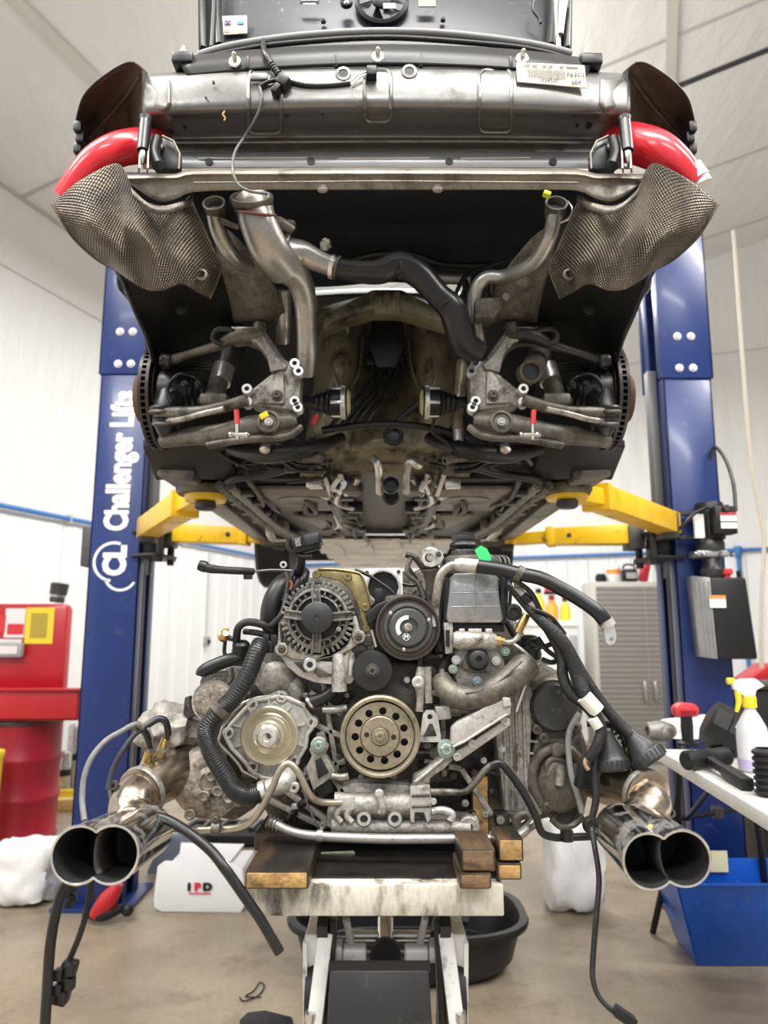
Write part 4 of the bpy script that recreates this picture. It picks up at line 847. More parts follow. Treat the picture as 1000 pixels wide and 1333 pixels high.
# --- both sides
for s in (-1, 1):
    f = (lambda x: x) if s < 0 else (lambda x: MX - x)
    def q(px, py, Y): return P(f(px), py, Y)
    def sh(name, rows, m, th=.003, res=5, par=CAR): return sheet(name, [[q(*p) for p in r] for r in rows], m, par, th, res)
    def tb(name, pts, r, m, par=CAR, **k): return tube(name, [q(*p) for p in pts], r, m, par, **k)
    # corner of the body behind the bumper
    FC = sh('quarter_corner', [[(99, 158, 1.80), (108, 128, 1.76), (128, 105, 1.72), (160, 84, 1.68), (176, 82, 1.68), (192, 95, 1.70)],
        [(101, 180, 1.86), (116, 155, 1.90), (140, 132, 1.86), (162, 112, 1.80), (178, 103, 1.74), (191, 105, 1.71)],
        [(104, 205, 1.90), (125, 188, 1.96), (146, 168, 1.94), (165, 150, 1.88), (178, 140, 1.80), (189, 140, 1.74)],
        [(108, 228, 1.88), (130, 222, 1.95), (150, 215, 1.95), (168, 208, 1.92), (180, 205, 1.86), (190, 205, 1.80)]], m_brown, .004)
    tb('corner_rib', [(182, 98, 1.71), (166, 122, 1.80), (150, 142, 1.87), (134, 160, 1.90), (118, 180, 1.89)], 3, m_brown, FC)
    tb('corner_edge', [(99, 160, 1.80), (108, 128, 1.755), (128, 105, 1.715), (160, 84, 1.675), (176, 82, 1.675)], 1.8, m_bplas, FC)
    B().prism([q(185, 92, 1.69), q(190, 92, 1.69), q(192, 205, 1.78), q(186, 205, 1.78)], (0, .02, 0)).done('corner_flange', m_panel, FC)
    for k in range(5): B().box(q(102 + (k % 2)*3, 166 + 14*k, 1.80 + .01*k), (.022, .02, .030)).done('trim_clip', m_bplas, FC, bev=.004)
    tb('trim_edge', [(100, 160, 1.80), (103, 190, 1.82), (99, 222, 1.85), (104, 232, 1.86)], 3.2, m_bplas, FC)
    # outer skin of the rear quarter and the arch
    lipw = ((.785, 2.02, 1.056), (.84, 2.18, 1.08), (.86, 2.32, 1.11), (.86, 2.45, 1.10), (.86, 2.56, 1.0), (.85, 2.64, .82), (.84, 2.70, .62), (.84, 3.1, .60), (.83, 3.7, .60), (.81, 4.4, .60), (.80, 4.62, .70), (.79, 4.75, .92), (.78, 4.95, .98), (.77, 5.15, .92), (.74, 5.3, .72), (.60, 5.9, .75))
    top = ((2.02, 1.40), (2.5, 1.52), (3.0, 1.68), (3.5, 1.75), (4.0, 1.72), (4.5, 1.50), (4.8, 1.36), (5.3, 1.25), (5.9, 1.05))
    def tz(y):
        for (ya, za), (yb, zb_) in zip(top, top[1:]):
            if y <= yb: return za + (zb_ - za)*max(0, y - ya)/(yb - ya)
        return top[-1][1]
    def wv(x, y, z_): return V((s*x, y, CAM_H + z_))
    shell = [[wv(*p) for p in lipw], [wv(x*1.0, y, (z_ + min(1.32, tz(y) - .06))/2) for x, y, z_ in lipw], [wv(x*.96, y, min(1.32, tz(y) - .06)) for x, y, z_ in lipw], [wv(x*.78, y, tz(y) - .03) for x, y, z_ in lipw], [wv(.50*min(1, x/.8), y, tz(y)) for x, y, z_ in lipw]]
    B().grid(shell, 3).done('body_side', m_paint, CAR, th=.006, smooth=60)
    # black wheel house liner
    WL_ = sh('wheel_liner', [[(162, 360, 2.02), (210, 352, 2.05), (260, 350, 2.10), (300, 345, 2.16)],
        [(172, 400, 2.08), (215, 398, 2.16), (262, 396, 2.22), (302, 395, 2.26)],
        [(190, 440, 2.16), (225, 440, 2.30), (265, 440, 2.36), (303, 440, 2.38)],
        [(204, 500, 2.42), (235, 500, 2.50), (270, 500, 2.52), (306, 500, 2.50)],
        [(205, 585, 2.56), (240, 590, 2.60), (280, 590, 2.60), (320, 590, 2.58)]], m_liner2, .004)
    tb('arch_lip', [(152, 352, 2.02), (164, 375, 2.03), (178, 410, 2.06), (192, 442, 2.10), (200, 470, 2.2)], 3.0, m_bplas, WL_)
    lathe('liner_plug', q(236, 402, 2.155), [(9, -2), (9, 1), (5, 3), (0, 3)], m_liner2, WL_)
    # heat shield: crumpled dimpled foil
    HS = sh('heat_shield', [[(68, 266, 1.66), (100, 238, 1.64), (148, 213, 1.66), (164, 226, 1.67), (176, 256, 1.68), (215, 268, 1.70), (246, 256, 1.74)],
        [(80, 287, 1.67), (112, 268, 1.63), (150, 256, 1.66), (176, 268, 1.645), (200, 280, 1.67), (232, 278, 1.68), (262, 290, 1.76)],
        [(97, 312, 1.70), (124, 298, 1.64), (158, 292, 1.665), (184, 300, 1.65), (210, 306, 1.68), (244, 312, 1.70), (276, 322, 1.79)],
        [(126, 338, 1.76), (146, 326, 1.68), (172, 322, 1.69), (200, 328, 1.67), (226, 336, 1.70), (256, 344, 1.73), (287, 350, 1.82)],
        [(150, 351, 1.82), (168, 364, 1.74), (190, 377, 1.73), (212, 378, 1.72), (236, 370, 1.74), (256, 380, 1.77), (273, 389, 1.84)]], m_foil, .002, 7)
    HS['label'] = 'crumpled brown dimpled foil heat shield'
    tb('shield_hem', [(68, 266, 1.66), (80, 287, 1.67), (97, 312, 1.70), (126, 338, 1.76), (150, 351, 1.82)], 1.6, m_brown, HS)
    tb('shield_hem', [(246, 256, 1.74), (262, 290, 1.76), (276, 322, 1.79), (287, 350, 1.82), (273, 389, 1.84)], 1.8, m_foil, HS)
    B().lathe(q(262, 357, 1.745), FWD, [(.016, -.01), (.016, .0), (.010, .002), (.009, -.01)], 14).done('shield_clip', m_castd, HS)
    sh('shield_strip', [[(170, 244, 1.655), (200, 268, 1.65), (238, 262, 1.68), (250, 254, 1.71)], [(174, 256, 1.65), (204, 278, 1.65), (236, 273, 1.68), (252, 262, 1.71)]], m_castd, .003, 5, HS)
    sh('shield_backing', [[(150, 228, 1.82), (215, 228, 1.84), (275, 236, 1.86)], [(150, 290, 1.88), (215, 290, 1.9), (285, 300, 1.92)], [(170, 345, 1.95), (220, 350, 2.0), (300, 350, 2.05)]], m_liner2, .004)
    # damper and bracket at the beam end
    DM = B().tube([q(190, 155, 1.66), q(186, 197, 1.64)], S(8.5, 1.65), 18, 1).done('crash_damper', m_hose, CAR)
    B().lathe(q(190, 155, 1.66), V((0, 0, 1)), [(S(9.5, 1.65), -.006), (S(9.5, 1.65), .004), (S(7, 1.65), .008)], 18).done('damper_cap', m_bplas, DM)
    B().lathe(q(186, 197, 1.64), V((0, 0, -1)), [(.008, 0), (.009, .012), (.006, .022), (.004, .03)], 12).done('damper_tip', m_steel, DM)
    for dx in (-5, 6): B().beam(q(187 + dx, 192, 1.65), q(186 + dx, 222, 1.63), .004, .016).done('damper_fork', m_lip, DM)
    CB = B().prism([q(202, 190, 1.70), q(212, 178, 1.70), q(226, 184, 1.70), q(234, 200, 1.70), q(233, 220, 1.70), q(200, 220, 1.70)], (0, .03, 0)).done('corner_bracket', m_hose, CAR, bev=.004)
    tb('bracket_edge', [(211, 177, 1.69), (226, 184, 1.69), (234, 200, 1.69), (233, 220, 1.69)], 1.8, m_lip, CB, res=1)
    tb('bracket_pipe', [(204, 182, 1.69), (200, 200, 1.67), (206, 216, 1.66)], 9, m_hose, CB)
    bolt(q(208, 190, 1.69), 5, m_steel, CB)
    # red silicone hose behind the shield
    if s < 0: RH = tube('intercooler_hose', [P(88, 262, 1.73), P(120, 216, 1.71), P(150, 196, 1.72), P(182, 190, 1.76), P(215, 190, 1.84)], [22, 22, 23, 24, 24], m_silic, CAR, n=20)
    else:
        RH = tube('intercooler_hose', [P(790, 186, 1.84), P(822, 186, 1.77), P(855, 196, 1.72), P(882, 213, 1.70), P(905, 240, 1.70)], [26, 27, 27, 22, 18], m_silic, CAR, n=20)
        tube('hose_clamp', [P(896, 222, 1.70), P(907, 237, 1.70)], 19.5, m_bright, RH, n=20)
        tube('hose_end', [P(906, 233, 1.70), P(912, 243, 1.70)], 17, m_wplast, RH, n=20)
    RH['label'] = 'red silicone intercooler hose'
    # frame rail running forward
    RL = sh('frame_rail', [[(276, 300, 1.92), (290, 296, 1.90), (310, 310, 1.90)], [(286, 345, 2.0), (312, 338, 1.95), (340, 345, 1.96)], [(298, 385, 2.1), (330, 378, 2.02), (366, 388, 2.06)], [(305, 420, 2.2), (338, 418, 2.12), (374, 425, 2.18)]], m_castd, .004)
    lathe('rail_stud', q(338, 428, 2.12), [(9, -6), (9, 4), (6, 5), (6, 7)], m_castd, RL, ax=V((0, -.3, -1)))
    # fill pipes and small pipe with socket under the lip
    PT = tb('boost_pipe', [(278, 270, 1.80), (284, 300, 1.83), (300, 330, 1.88), (318, 344, 1.95), (340, 346, 2.0)] if s < 0 else [(280, 275, 1.80), (288, 310, 1.83), (310, 344, 1.9), (345, 360, 1.98), (370, 362, 2.0), (384, 380, 2.02), (386, 420, 2.05)], 11 if s < 0 else 10, m_pipe, CAR, n=14)
    lathe('pipe_socket', q(280, 272, 1.80), [(12, -14), (14, -8), (15, 2), (16, 6), (16, 10), (13, 10), (12, -6), (0, -6)], m_castd, PT, ax=V((0, -.85, .35)), n=24)
    lathe('socket_bore', q(280, 272, 1.80), [(12.4, -8), (12.4, 1), (0, 1)], m_black, PT, ax=V((0, -.85, .35)), n=22)
    if s > 0: B().box(q(291, 253, 1.76), (.02, .02, .012), Matrix.Rotation(.4, 4, 'Y')).done('yellow_clip', mat('lime_plastic', (.65, .70, .03), .45), PT, bev=.003)
    tb('socket_wire', [(264, 262, 1.79), (258, 272, 1.78), (262, 284, 1.79), (274, 290, 1.8)] if s > 0 else [(286, 286, 1.80), (300, 292, 1.8), (312, 296, 1.8)], 1.6 if s > 0 else 4, m_steel if s > 0 else m_castd, PT)
    # suspension carrier casting
    y0 = 2.12
    SCR = B().prism([q(*p, y0) for p in ((300, 424), (338, 424), (346, 432), (372, 468), (388, 472), (392, 490), (390, 530), (384, 536), (330, 528), (322, 520), (326, 508), (356, 484), (352, 470), (334, 446), (318, 440), (300, 442))], (0, .07, 0)).done('suspension_carrier', m_cast, CAR, bev=.007, seg=3)
    SCR['label'] = 'cast aluminium suspension carrier'
    B().prism([q(*p, y0 - .012) for p in ((332, 512), (354, 490), (364, 482), (370, 484), (370, 526), (334, 524))], (0, .02, 0)).done('carrier_web', m_cast, SCR, bev=.005)
    B().prism([q(*p, y0 - .014) for p in ((352, 484), (372, 480), (374, 474), (366, 468), (346, 440), (340, 434))], (0, .02, 0)).done('carrier_rib', m_cast, SCR, bev=.004)
    for (px, py) in ((384, 474), (389, 484), (384, 523), (388, 531), (322, 507), (322, 524)):
        B().lathe(q(px, py, y0 - .03), FWD, [(.013, -.03), (.0165, -.02), (.0165, .006), (.0145, .009), (.0075, .009), (.007, -.004), (0, -.004)], 20).done('mounting_lug', m_bright, SCR)
        B().lathe(q(px, py, y0 - .026), FWD, [(.0066, 0), (.0066, .0008), (0, .0008)], 12).done('lug_hole', m_black, SCR)
    bolt(q(361, 515, y0 - .014), 8, m_castd, SCR)
    # lower control arms
    A1 = tb('control_arm', [(208, 540, 2.20), (232, 538, 2.16), (262, 535, 2.12), (290, 530, 2.09), (322, 520, 2.07)], [10, 9, 7, 8, 8], m_castd)
    tb('arm_rib', [(210, 549, 2.19), (236, 546, 2.13), (262, 539, 2.08), (292, 532, 2.06)], 4, m_cast, A1)
    for (px, py) in ((212, 534), (216, 550)):
        lathe('bushing', q(px, py, 2.2), [(15, -6), (17, -4), (17, 4), (15, 6)], m_black, A1, ax=V((0, -.25, 1)))
        lathe('bushing_ring', q(px, py + 2, 2.19), [(17.5, -2), (18.5, 0), (17.5, 2)], m_castd, A1, ax=V((0, -.25, 1)))
    A2 = tb('control_arm', [(212, 575, 2.26), (250, 568, 2.2), (290, 565, 2.12), (335, 555, 2.1), (385, 548, 2.12)], [9, 12, 15, 16, 12], m_castd)
    lathe('arm_bushing', q(350, 549, 2.06), [(15, -6), (15, 3), (12, 4), (10, 1), (6, 1), (6, 4), (0, 4)], m_castd, A2); bolt(q(350, 549, 2.05), 6, m_steel, A2)
    tb('arm_edge', [(270, 580, 2.1), (320, 572, 2.08), (372, 568, 2.08), (392, 556, 2.1)], 5, m_castd, A2)
    A3 = tb('upper_arm', [(345, 437, 2.14), (310, 438, 2.13), (282, 450, 2.15), (250, 460, 2.18), (226, 468, 2.22)], [11, 10, 7, 5.5, 7], m_castd if s < 0 else m_dk)
    lathe('arm_ball_joint', q(216, 470, 2.22), [(9, -8), (11, -5), (10, 0), (11, 4), (8, 8), (0, 8)], m_black, A3, ax=V((-s*-1, -.2, .1)))
    tb('arm_hook', [(290, 448, 2.13), (278, 442, 2.12), (282, 430, 2.12), (300, 430, 2.12), (312, 438, 2.12)], 4, m_black, A3)
    for k in range(3): tb('brake_line', [(305 + 4*k, 468, 2.3), (280, 474 + 3*k, 2.3), (250, 472 + 4*k, 2.32), (232, 482, 2.34)], 2.2, m_black, CAR)
    # shock absorber
    SK = tb('shock_absorber', [(300, 440, 2.32), (294, 468, 2.30), (284, 500, 2.26), (276, 525, 2.22)], [15, 14, 13, 13], m_castd, res=1, n=18)
    tb('shock_boot', [(306, 430, 2.33), (298, 466, 2.295), (294, 478, 2.285)], [20, 19, 15], m_black, SK, res=1, n=18)
    tb('shock_sleeve', [(292, 478, 2.285), (286, 498, 2.262)], 14.5, m_bright, SK, res=1, n=18)
    B().box(q(280, 522, 2.2), (.085, .06, .035)).done('shock_mount', m_castd, SK, bev=.008)
    # hub carrier, driveshaft boot
    HB = lathe('hub_carrier', q(236, 512, 2.30), [(34, -20), (34, -4), (26, 4), (20, 14), (14, 16)], m_black, CAR, ax=V((-s, -.1, 0)))
    BT = B().lathe(q(250, 515, 2.30), V((-s, -.05, .0)), [(.05, 0), (.056, .012), (.046, .02), (.052, .03), (.042, .038), (.046, .05), (.036, .058), (.038, .07), (.026, .08)], 24).done('axle_boot', m_hose, HB)
    tb('sensor_wire', [(224, 524, 2.2), (218, 505, 2.2), (232, 488, 2.2), (250, 490, 2.22), (262, 498, 2.2)], 2.5, m_hose, HB)
    tb('knuckle', [(222, 478, 2.28), (222, 510, 2.28), (218, 545, 2.24), (226, 575, 2.28)], [12, 22, 20, 12], m_black, HB)
    for (px, py) in ((258, 500), (262, 520), (240, 500)): bolt(q(px, py, 2.2), 5, m_black, HB)
    # brake disc: two faces with vanes between
    ax = V((s, 0, 0)); dc = q(206, 519, 2.37); dc = V((s*.735, 2.37, dc.z)); rd = .172
    BD = B().lathe(dc, ax, [(.07, .0), (rd, .0), (rd, .010), (.07, .010)], 56).done('brake_disc', m_disc, CAR)
    B().lathe(dc + ax*.024, ax, [(.07, .0), (rd, .0), (rd, .010), (.07, .010)], 56).done('outer_face', m_disc, BD)
    B().lathe(dc + ax*.030, ax, [(.10, 0), (.10, .02), (.09, .03), (.08, .05), (0, .055)], 36).done('disc_hat', m_rust, BD)
    b = B()
    for k in range(52):
        a_ = k*2*math.pi/52; d = V((0, math.cos(a_), math.sin(a_))); b.beam(dc + ax*.017 + d*(rd - .05), dc + ax*.017 + d*(rd - .001), .007, .0145, up=ax)
    v = b.done('cooling_vanes', m_black, BD); v['kind'] = 'stuff'
    B().lathe(dc - ax*.012, ax, [(.12, 0), (.15, .004), (.15, .008), (.05, .01)], 40).done('dust_shield', m_black, BD)
    # sway bar link painted red
    LK = tb('link_rod', [(308, 534, 2.04), (309, 552, 2.04)], 3.6, mat('red_plastic', (.62, .04, .05), .4), res=1, n=12)
    tb('link_joint', [(309, 552, 2.04), (309, 572, 2.04)], 2.8, m_steel, LK, res=1); tb('link_bolt', [(300, 566, 2.04), (325, 566, 2.04)], 3.4, m_steel, LK, res=1)
    for px in (302, 323): bolt(q(px, 566, 2.035), 4.2, m_steel, LK, ax=V((1, -.4, 0)))
    # inner drive flange and CV boot
    x0 = 452 if s < 0 else 0
    cv = q(452, 524, 2.30)
    CV = B().lathe(cv, V((s, 0, 0)), [(.03, -.004), (.05, 0), (.052, .004), (.052, .05), (.047, .055), (.04, .058), (.044, .066), (.034, .074), (.038, .084), (.028, .092), (.031, .10), (.02, .11), (.018, .22)], 28).done('drive_joint', m_hose, CAR)
    B().lathe(cv, V((s, 0, 0)), [(.053, .004), (.055, .006), (.055, .018), (.053, .02)], 28, cap=False).done('flange_ring', m_bright, CV)
    B().lathe(cv + V((-s*.004, 0, 0)), V((s, 0, 0)), [(.0, -.006), (.03, -.006), (.042, 0), (.042, .003)], 24).done('joint_cover', mat('cream_grease', (.60, .54, .28), .45), CV)
    for k in range(6):
        a_ = k*math.pi/3 + .3; B().beam(cv + V((s*.006, math.cos(a_)*.049, math.sin(a_)*.049)), cv + V((s*.052, math.cos(a_)*.049, math.sin(a_)*.049)), .012, .012).done('flange_bolt', m_steel, CV, bev=.002)
    # clutter of lines ahead of the axle
    tb('coolant_line', [(330, 598, 2.55), (345, 588, 2.5), (362, 590, 2.48), (385, 604, 2.46), (410, 606, 2.46), (432, 600, 2.5)], 3, m_black, CAR)
    tb('coolant_line', [(326, 602, 2.55), (346, 594, 2.5), (364, 598, 2.48), (388, 612, 2.46), (412, 614, 2.46)], 3, m_black, CAR)
    tb('coolant_stub', [(395, 598, 2.45), (410, 596, 2.42), (424, 600, 2.40)], [4, 7, 6], m_castd, CAR, hollow=.6)
    tb('crossmember', [(300, 585, 2.5), (345, 592, 2.42), (400, 586, 2.4), (445, 570, 2.5)], [8, 12, 10, 8], m_dk, CAR)
    lathe('crossmember_stud', q(345, 584, 2.37), [(7, -4), (7, 3), (4, 5)], m_bright, CAR, ax=V((0, -.6, -1)))
    tb('heater_pipe', [(486, 596, 2.6), (492, 604, 2.58), (494, 622, 2.62), (494, 640, 2.75)] if s < 0 else [(456, 596, 2.6), (458, 606, 2.58), (470, 600, 2.58), (474, 622, 2.66), (474, 640, 2.75)], 5.5, m_bright, CAR, n=12)
    tb('tunnel_pipe', [(466, 622, 2.75), (460, 634, 2.8), (452, 640, 2.9)], 4, m_bright, CAR); tb('tunnel_pipe', [(446, 618, 2.75), (440, 628, 2.8), (430, 636, 2.9)], 4, m_bright, CAR)
    # rocker and under floor
    xo, xi_ = s*.80, s*.10
    def z(x, y, zz): return V((s*x, y, zz))
    B().prism([z(.84, 2.66, ZU + .02), z(.70, 2.66, ZU), z(.70, 4.7, ZU), z(.80, 4.7, ZU + .02)], (0, 0, .12)).done('rocker_panel', m_tray, CAR, bev=.01)
    B().prism([z(.86, 2.55, ZU + .10), z(.55, 2.50, ZU + .10), z(.55, 2.70, ZU + .015), z(.86, 2.72, ZU + .015)], (0, 0, .03)).done('arch_closing_panel', m_bplas, CAR, bev=.006)
    UF = B().prism([z(.70, 2.75, ZU + .03), z(.13, 2.75, ZU + .03), z(.13, 4.6, ZU + .03), z(.70, 4.6, ZU + .03)], (0, 0, .02)).done('floor_pan', m_dk, CAR)
    B().prism([z(.52, 2.85, ZU + .005), z(.17, 2.85, ZU + .005), z(.17, 3.35, ZU + .005), z(.50, 3.35, ZU + .005)], (0, 0, .02)).done('floor_plate', m_tray, UF, bev=.006)
    B().lathe(z(.35, 3.08, ZU + .004), (0, 0, -1), [(.075, -.006), (.10, 0), (.10, .003), (.08, .004), (.075, .001)], 26).done('floor_dimple', m_tray, UF)
    B().prism([z(.44, 3.5, ZU + .005), z(.20, 3.5, ZU + .005), z(.17, 3.95, ZU + .005), z(.33, 3.95, ZU + .005)], (0, 0, .02)).done('floor_plate', m_tray, UF, bev=.006)
    for i, x in enumerate((.60, .56)):
        B().tube([z(x + .02, 2.72, ZU - .004), z(x, 3.2, ZU - .012), z(x - .02, 3.8, ZU - .012), z(x - .10, 4.3, ZU + .0)], .018, 10, 4).done('brake_pipe', m_tray if i else m_castd, UF)
    for y in (2.85, 3.05, 3.3): B().box(z(.58, y, ZU - .004), (.13, .05, .03)).done('pipe_clip', m_black, UF, bev=.004)
    B().lathe(z(.71, 2.86, ZU - .02), (0, 0, 1), [(.05, 0), (.10, .004), (.11, .02), (.11, .03)], 24).done('jacking_plate', m_castd, CAR); B().lathe(z(.655, 4.5, ZU - .02), (0, 0, 1), [(.05, 0), (.10, .004), (.11, .02), (.11, .03)], 24).done('jacking_plate', m_castd, CAR)
    for k in range(5):
        random.seed(20 + k); yy = 3.05 + .2*k
        B().tube([z(.15 + .02*k, 2.7 + .1*k, ZU + .0), z(.20, yy, ZU - .006), z(.14, yy + .18, ZU - .003)], .012, 8, 4).done('fuel_line', (m_bright, m_black, m_castd, m_tray, m_black)[k], UF)
        B().box(z(.13 + .03*(k % 3), 2.8 + .16*k, ZU + .01), (.07, .06, .05)).done('line_bracket', (m_castd, m_black)[k % 2], UF, bev=.006)
    # front tyre seen past the floor
    TY = B().lathe(z(.60, 4.95, ZU + .08), V((s, 0, 0)), [(.24, 0), (.30, .005), (.325, .03), (.325, .20), (.30, .225), (.24, .23)], 40).done('front_tyre', m_rub, CAR)
    B().lathe(z(.62, 4.95, ZU + .08), V((s, 0, 0)), [(0, .0), (.12, 0), (.23, .03), (.245, .0), (.245, .19)], 30).done('front_wheel', m_dk, TY)
B().prism([V((-.14, 2.68, ZU + .07)), V((.14, 2.68, ZU + .07)), V((.14, 4.6, ZU + .07)), V((-.14, 4.6, ZU + .07))], (0, 0, .02)).done('tunnel_cover', m_dk, CAR)
# --- front tray, bright and scuffed, with overlapping plates
for i in range(5):
    y = 4.45 + .28*i; B().prism([V((-.46 + .03*i, y, ZU + .01 - .008*i)), V((.46 - .03*i, y, ZU + .01 - .008*i)), V((.46 - .03*i, y + .30, ZU - .008*i)), V((-.46 + .03*i, y + .30, ZU - .008*i))], (0, 0, .012)).done('front_tray_panel', m_brightu, CAR, bev=.003)
for i in range(4):
    x = -.30 + .2*i; B().tube([V((x, 4.5, ZU - .01)), V((x + .03, 4.9, ZU - .018)), V((x, 5.5, ZU - .02))], .008, 8, 4).done('tray_rib', m_brightu, CAR)
B().prism([V((-.78, 5.6, ZU)), V((.78, 5.6, ZU)), V((.6, 6.0, ZU + .05)), V((-.6, 6.0, ZU + .05))], (0, 0, .2)).done('nose_panel', m_dk, CAR, bev=.02)
# --- roof, rear window, front lid between the two body sides
def mid(y0, y1, nm, m_, n=6):
    ys = [y0 + (y1 - y0)*i/n for i in range(n + 1)]; B().grid([[V((x, y, CAM_H + tz(y) + .03*(1 - (x/.5)**2))) for y in ys] for x in (-.50, -.25, 0, .25, .50)], 3).done(nm, m_, CAR, th=.005, smooth=60)
mid(2.02, 2.62, 'rear_deck', m_paint); mid(2.62, 3.62, 'rear_window', m_glass); mid(3.62, 4.1, 'roof_panel', m_paint); mid(4.1, 4.75, 'windscreen', m_glass); mid(4.75, 5.9, 'front_lid', m_paint)
# --- tunnel and rear bulkhead
BK = sheet('bulkhead', [[(415, 402, 2.60), (450, 392, 2.66), (480, 384, 2.66), (502, 382, 2.66), (524, 384, 2.66), (556, 392, 2.66), (590, 402, 2.60)],
    [(410, 440, 2.62), (445, 430, 2.50), (475, 420, 2.68), (502, 415, 2.72), (530, 420, 2.68), (560, 430, 2.50), (594, 440, 2.62)],
    [(408, 490, 2.66), (445, 485, 2.46), (475, 480, 2.70), (502, 475, 2.76), (530, 480, 2.70), (560, 485, 2.46), (596, 490, 2.66)],
    [(402, 540, 2.66), (440, 540, 2.54), (475, 535, 2.66), (502, 530, 2.70), (530, 535, 2.66), (564, 540, 2.54), (602, 540, 2.66)],
    [(395, 590, 2.62), (440, 590, 2.60), (475, 585, 2.62), (502, 580, 2.62), (530, 585, 2.62), (564, 590, 2.60), (608, 590, 2.62)],
    [(390, 622, 2.76), (440, 622, 2.76), (475, 618, 2.76), (502, 616, 2.76), (530, 618, 2.76), (564, 622, 2.76), (612, 622, 2.76)]], m_floor, CAR, th=.006, res=5)
for s in (-1, 1):
    tube('bulkhead_bead', [(502 + s*a_, b_, Y_) for a_, b_, Y_ in ((68, 455, 2.52), (68, 480, 2.48), (62, 505, 2.47), (50, 520, 2.52))], 2, m_floor, BK)
    tube('bulkhead_bead', [(502 + s*a_, b_, Y_) for a_, b_, Y_ in ((30, 440, 2.62), (34, 480, 2.58), (44, 505, 2.52), (56, 512, 2.48))], 2, m_floor, BK)
for i, (x0, x1, x2) in enumerate(((490, 488, 470), (498, 497, 482), (506, 510, 490), (512, 518, 500), (518, 524, 512))):
    tube('shift_cable', [(x0, 415, 2.56), (x0, 445, 2.55), (x1, 480, 2.56), (x2, 510, 2.52), (x2 - 22, 535, 2.46), (x2 - 40, 556, 2.46)], 3.4, m_black, BK)
B().prism([P(484, 404, 2.52), P(524, 404, 2.52), P(528, 450, 2.52), P(516, 478, 2.52), P(490, 478, 2.52), P(480, 450, 2.52)], (0, .06, 0)).done('cable_gate', m_black, BK, bev=.01); B().box(P(502, 470, 2.60), (.15, .05, .05)).done('cable_bracket', m_black, BK, bev=.01)
tube('bulkhead_hose', [(420, 560, 2.42), (450, 556, 2.40), (502, 552, 2.40), (555, 556, 2.40), (590, 566, 2.42), (620, 590, 2.44)], 5, m_black, BK)
tube('bulkhead_line', [(555, 515, 2.4), (540, 530, 2.42), (520, 545, 2.44), (505, 560, 2.44)], 4, m_black, BK)
tube('bulkhead_line', [(566, 545, 2.35), (563, 562, 2.36), (580, 575, 2.38), (600, 596, 2.4)], 2.2, m_black, BK)
lathe('tunnel_eye', (512, 566, 2.60), [(14, -4), (14, 4), (9, 5), (9, -3), (0, -3)], m_black, BK); lathe('tunnel_bellows', (509, 632, 2.63), [(11, -4), (11, 4), (8, 6), (7, 0), (0, 0)], m_black, BK); lathe('tunnel_bellows', (509, 648, 2.75), [(11, -4), (11, 4), (8, 6), (7, 0), (0, 0)], m_black, BK)
# bridge bracket across the tunnel
BR = B().prism([P(*p, 2.30) for p in ((420, 424), (424, 408), (486, 376), (522, 376), (584, 408), (588, 422), (560, 414), (520, 402), (486, 402), (450, 412))], (0, .10, 0)).done('bridge_bracket', m_floor, CAR, bev=.006)
B().prism([P(488, 378, 2.285), P(520, 378, 2.285), P(522, 408, 2.285), P(486, 408, 2.285)], (0, .03, 0)).done('bridge_plate', m_floor, BR, bev=.004)
for px in (495, 513): B().ball(P(px, 391, 2.285), S(12, 2.28), (.28, .3, 1)).done('plate_dimple', m_floor, BR)
# black insulated bay behind the lip
sheet('bay_lining', [[(250, 236, 1.80), (330, 236, 1.84), (502, 234, 1.86), (674, 236, 1.84), (754, 236, 1.80)], [(262, 290, 2.2), (330, 285, 2.30), (502, 285, 2.35), (674, 285, 2.30), (742, 290, 2.2)], [(290, 340, 2.4), (360, 338, 2.42), (502, 342, 2.46), (640, 338, 2.42), (712, 340, 2.4)], [(300, 372, 2.5), (360, 374, 2.5), (430, 372, 2.52), (502, 366, 2.54), (575, 372, 2.52), (640, 374, 2.5), (700, 372, 2.5)]], m_felt, CAR, th=.01)
sheet('bay_side_lining', [[(250, 330, 2.4), (255, 380, 2.5), (260, 430, 2.62), (262, 500, 2.66), (262, 624, 2.74)], [(330, 335, 2.42), (345, 380, 2.52), (360, 430, 2.60), (372, 500, 2.68), (380, 624, 2.76)], [(380, 345, 2.44), (405, 385, 2.56), (416, 430, 2.64), (412, 500, 2.69), (405, 624, 2.76)]], m_dk, CAR, th=.008)
sheet('bay_side_lining', [[(MX - a_, b_, Y_) for a_, b_, Y_ in r] for r in ([(250, 330, 2.4), (255, 380, 2.5), (260, 430, 2.62), (262, 500, 2.66), (262, 624, 2.74)], [(330, 335, 2.42), (345, 380, 2.52), (360, 430, 2.60), (372, 500, 2.68), (380, 624, 2.76)], [(380, 345, 2.44), (405, 385, 2.56), (416, 430, 2.64), (412, 500, 2.69), (405, 624, 2.76)])], m_dk, CAR, th=.008)
tube('bay_frame', [(440, 346, 2.38), (470, 335, 2.36), (502, 330, 2.35), (540, 332, 2.36), (580, 345, 2.38), (640, 345, 2.38)], 5, m_black, CAR)
tube('bay_rail', [(545, 360, 2.36), (580, 362, 2.36), (612, 364, 2.36)], 8, m_pipe, CAR)
tube('bay_cable', [(590, 392, 2.2), (606, 360, 2.2), (640, 346, 2.2), (690, 330, 2.15)], 3, m_black, CAR)
for sx in (398, 604): tube('bay_line', [(sx, 360, 2.35), (sx + 6, 400, 2.36), (sx, 430, 2.38)], 5, m_black, CAR)
lathe('bay_socket', (405, 400, 2.3), [(8, -6), (8, 4), (5, 6), (0, 6)], m_bright, CAR)
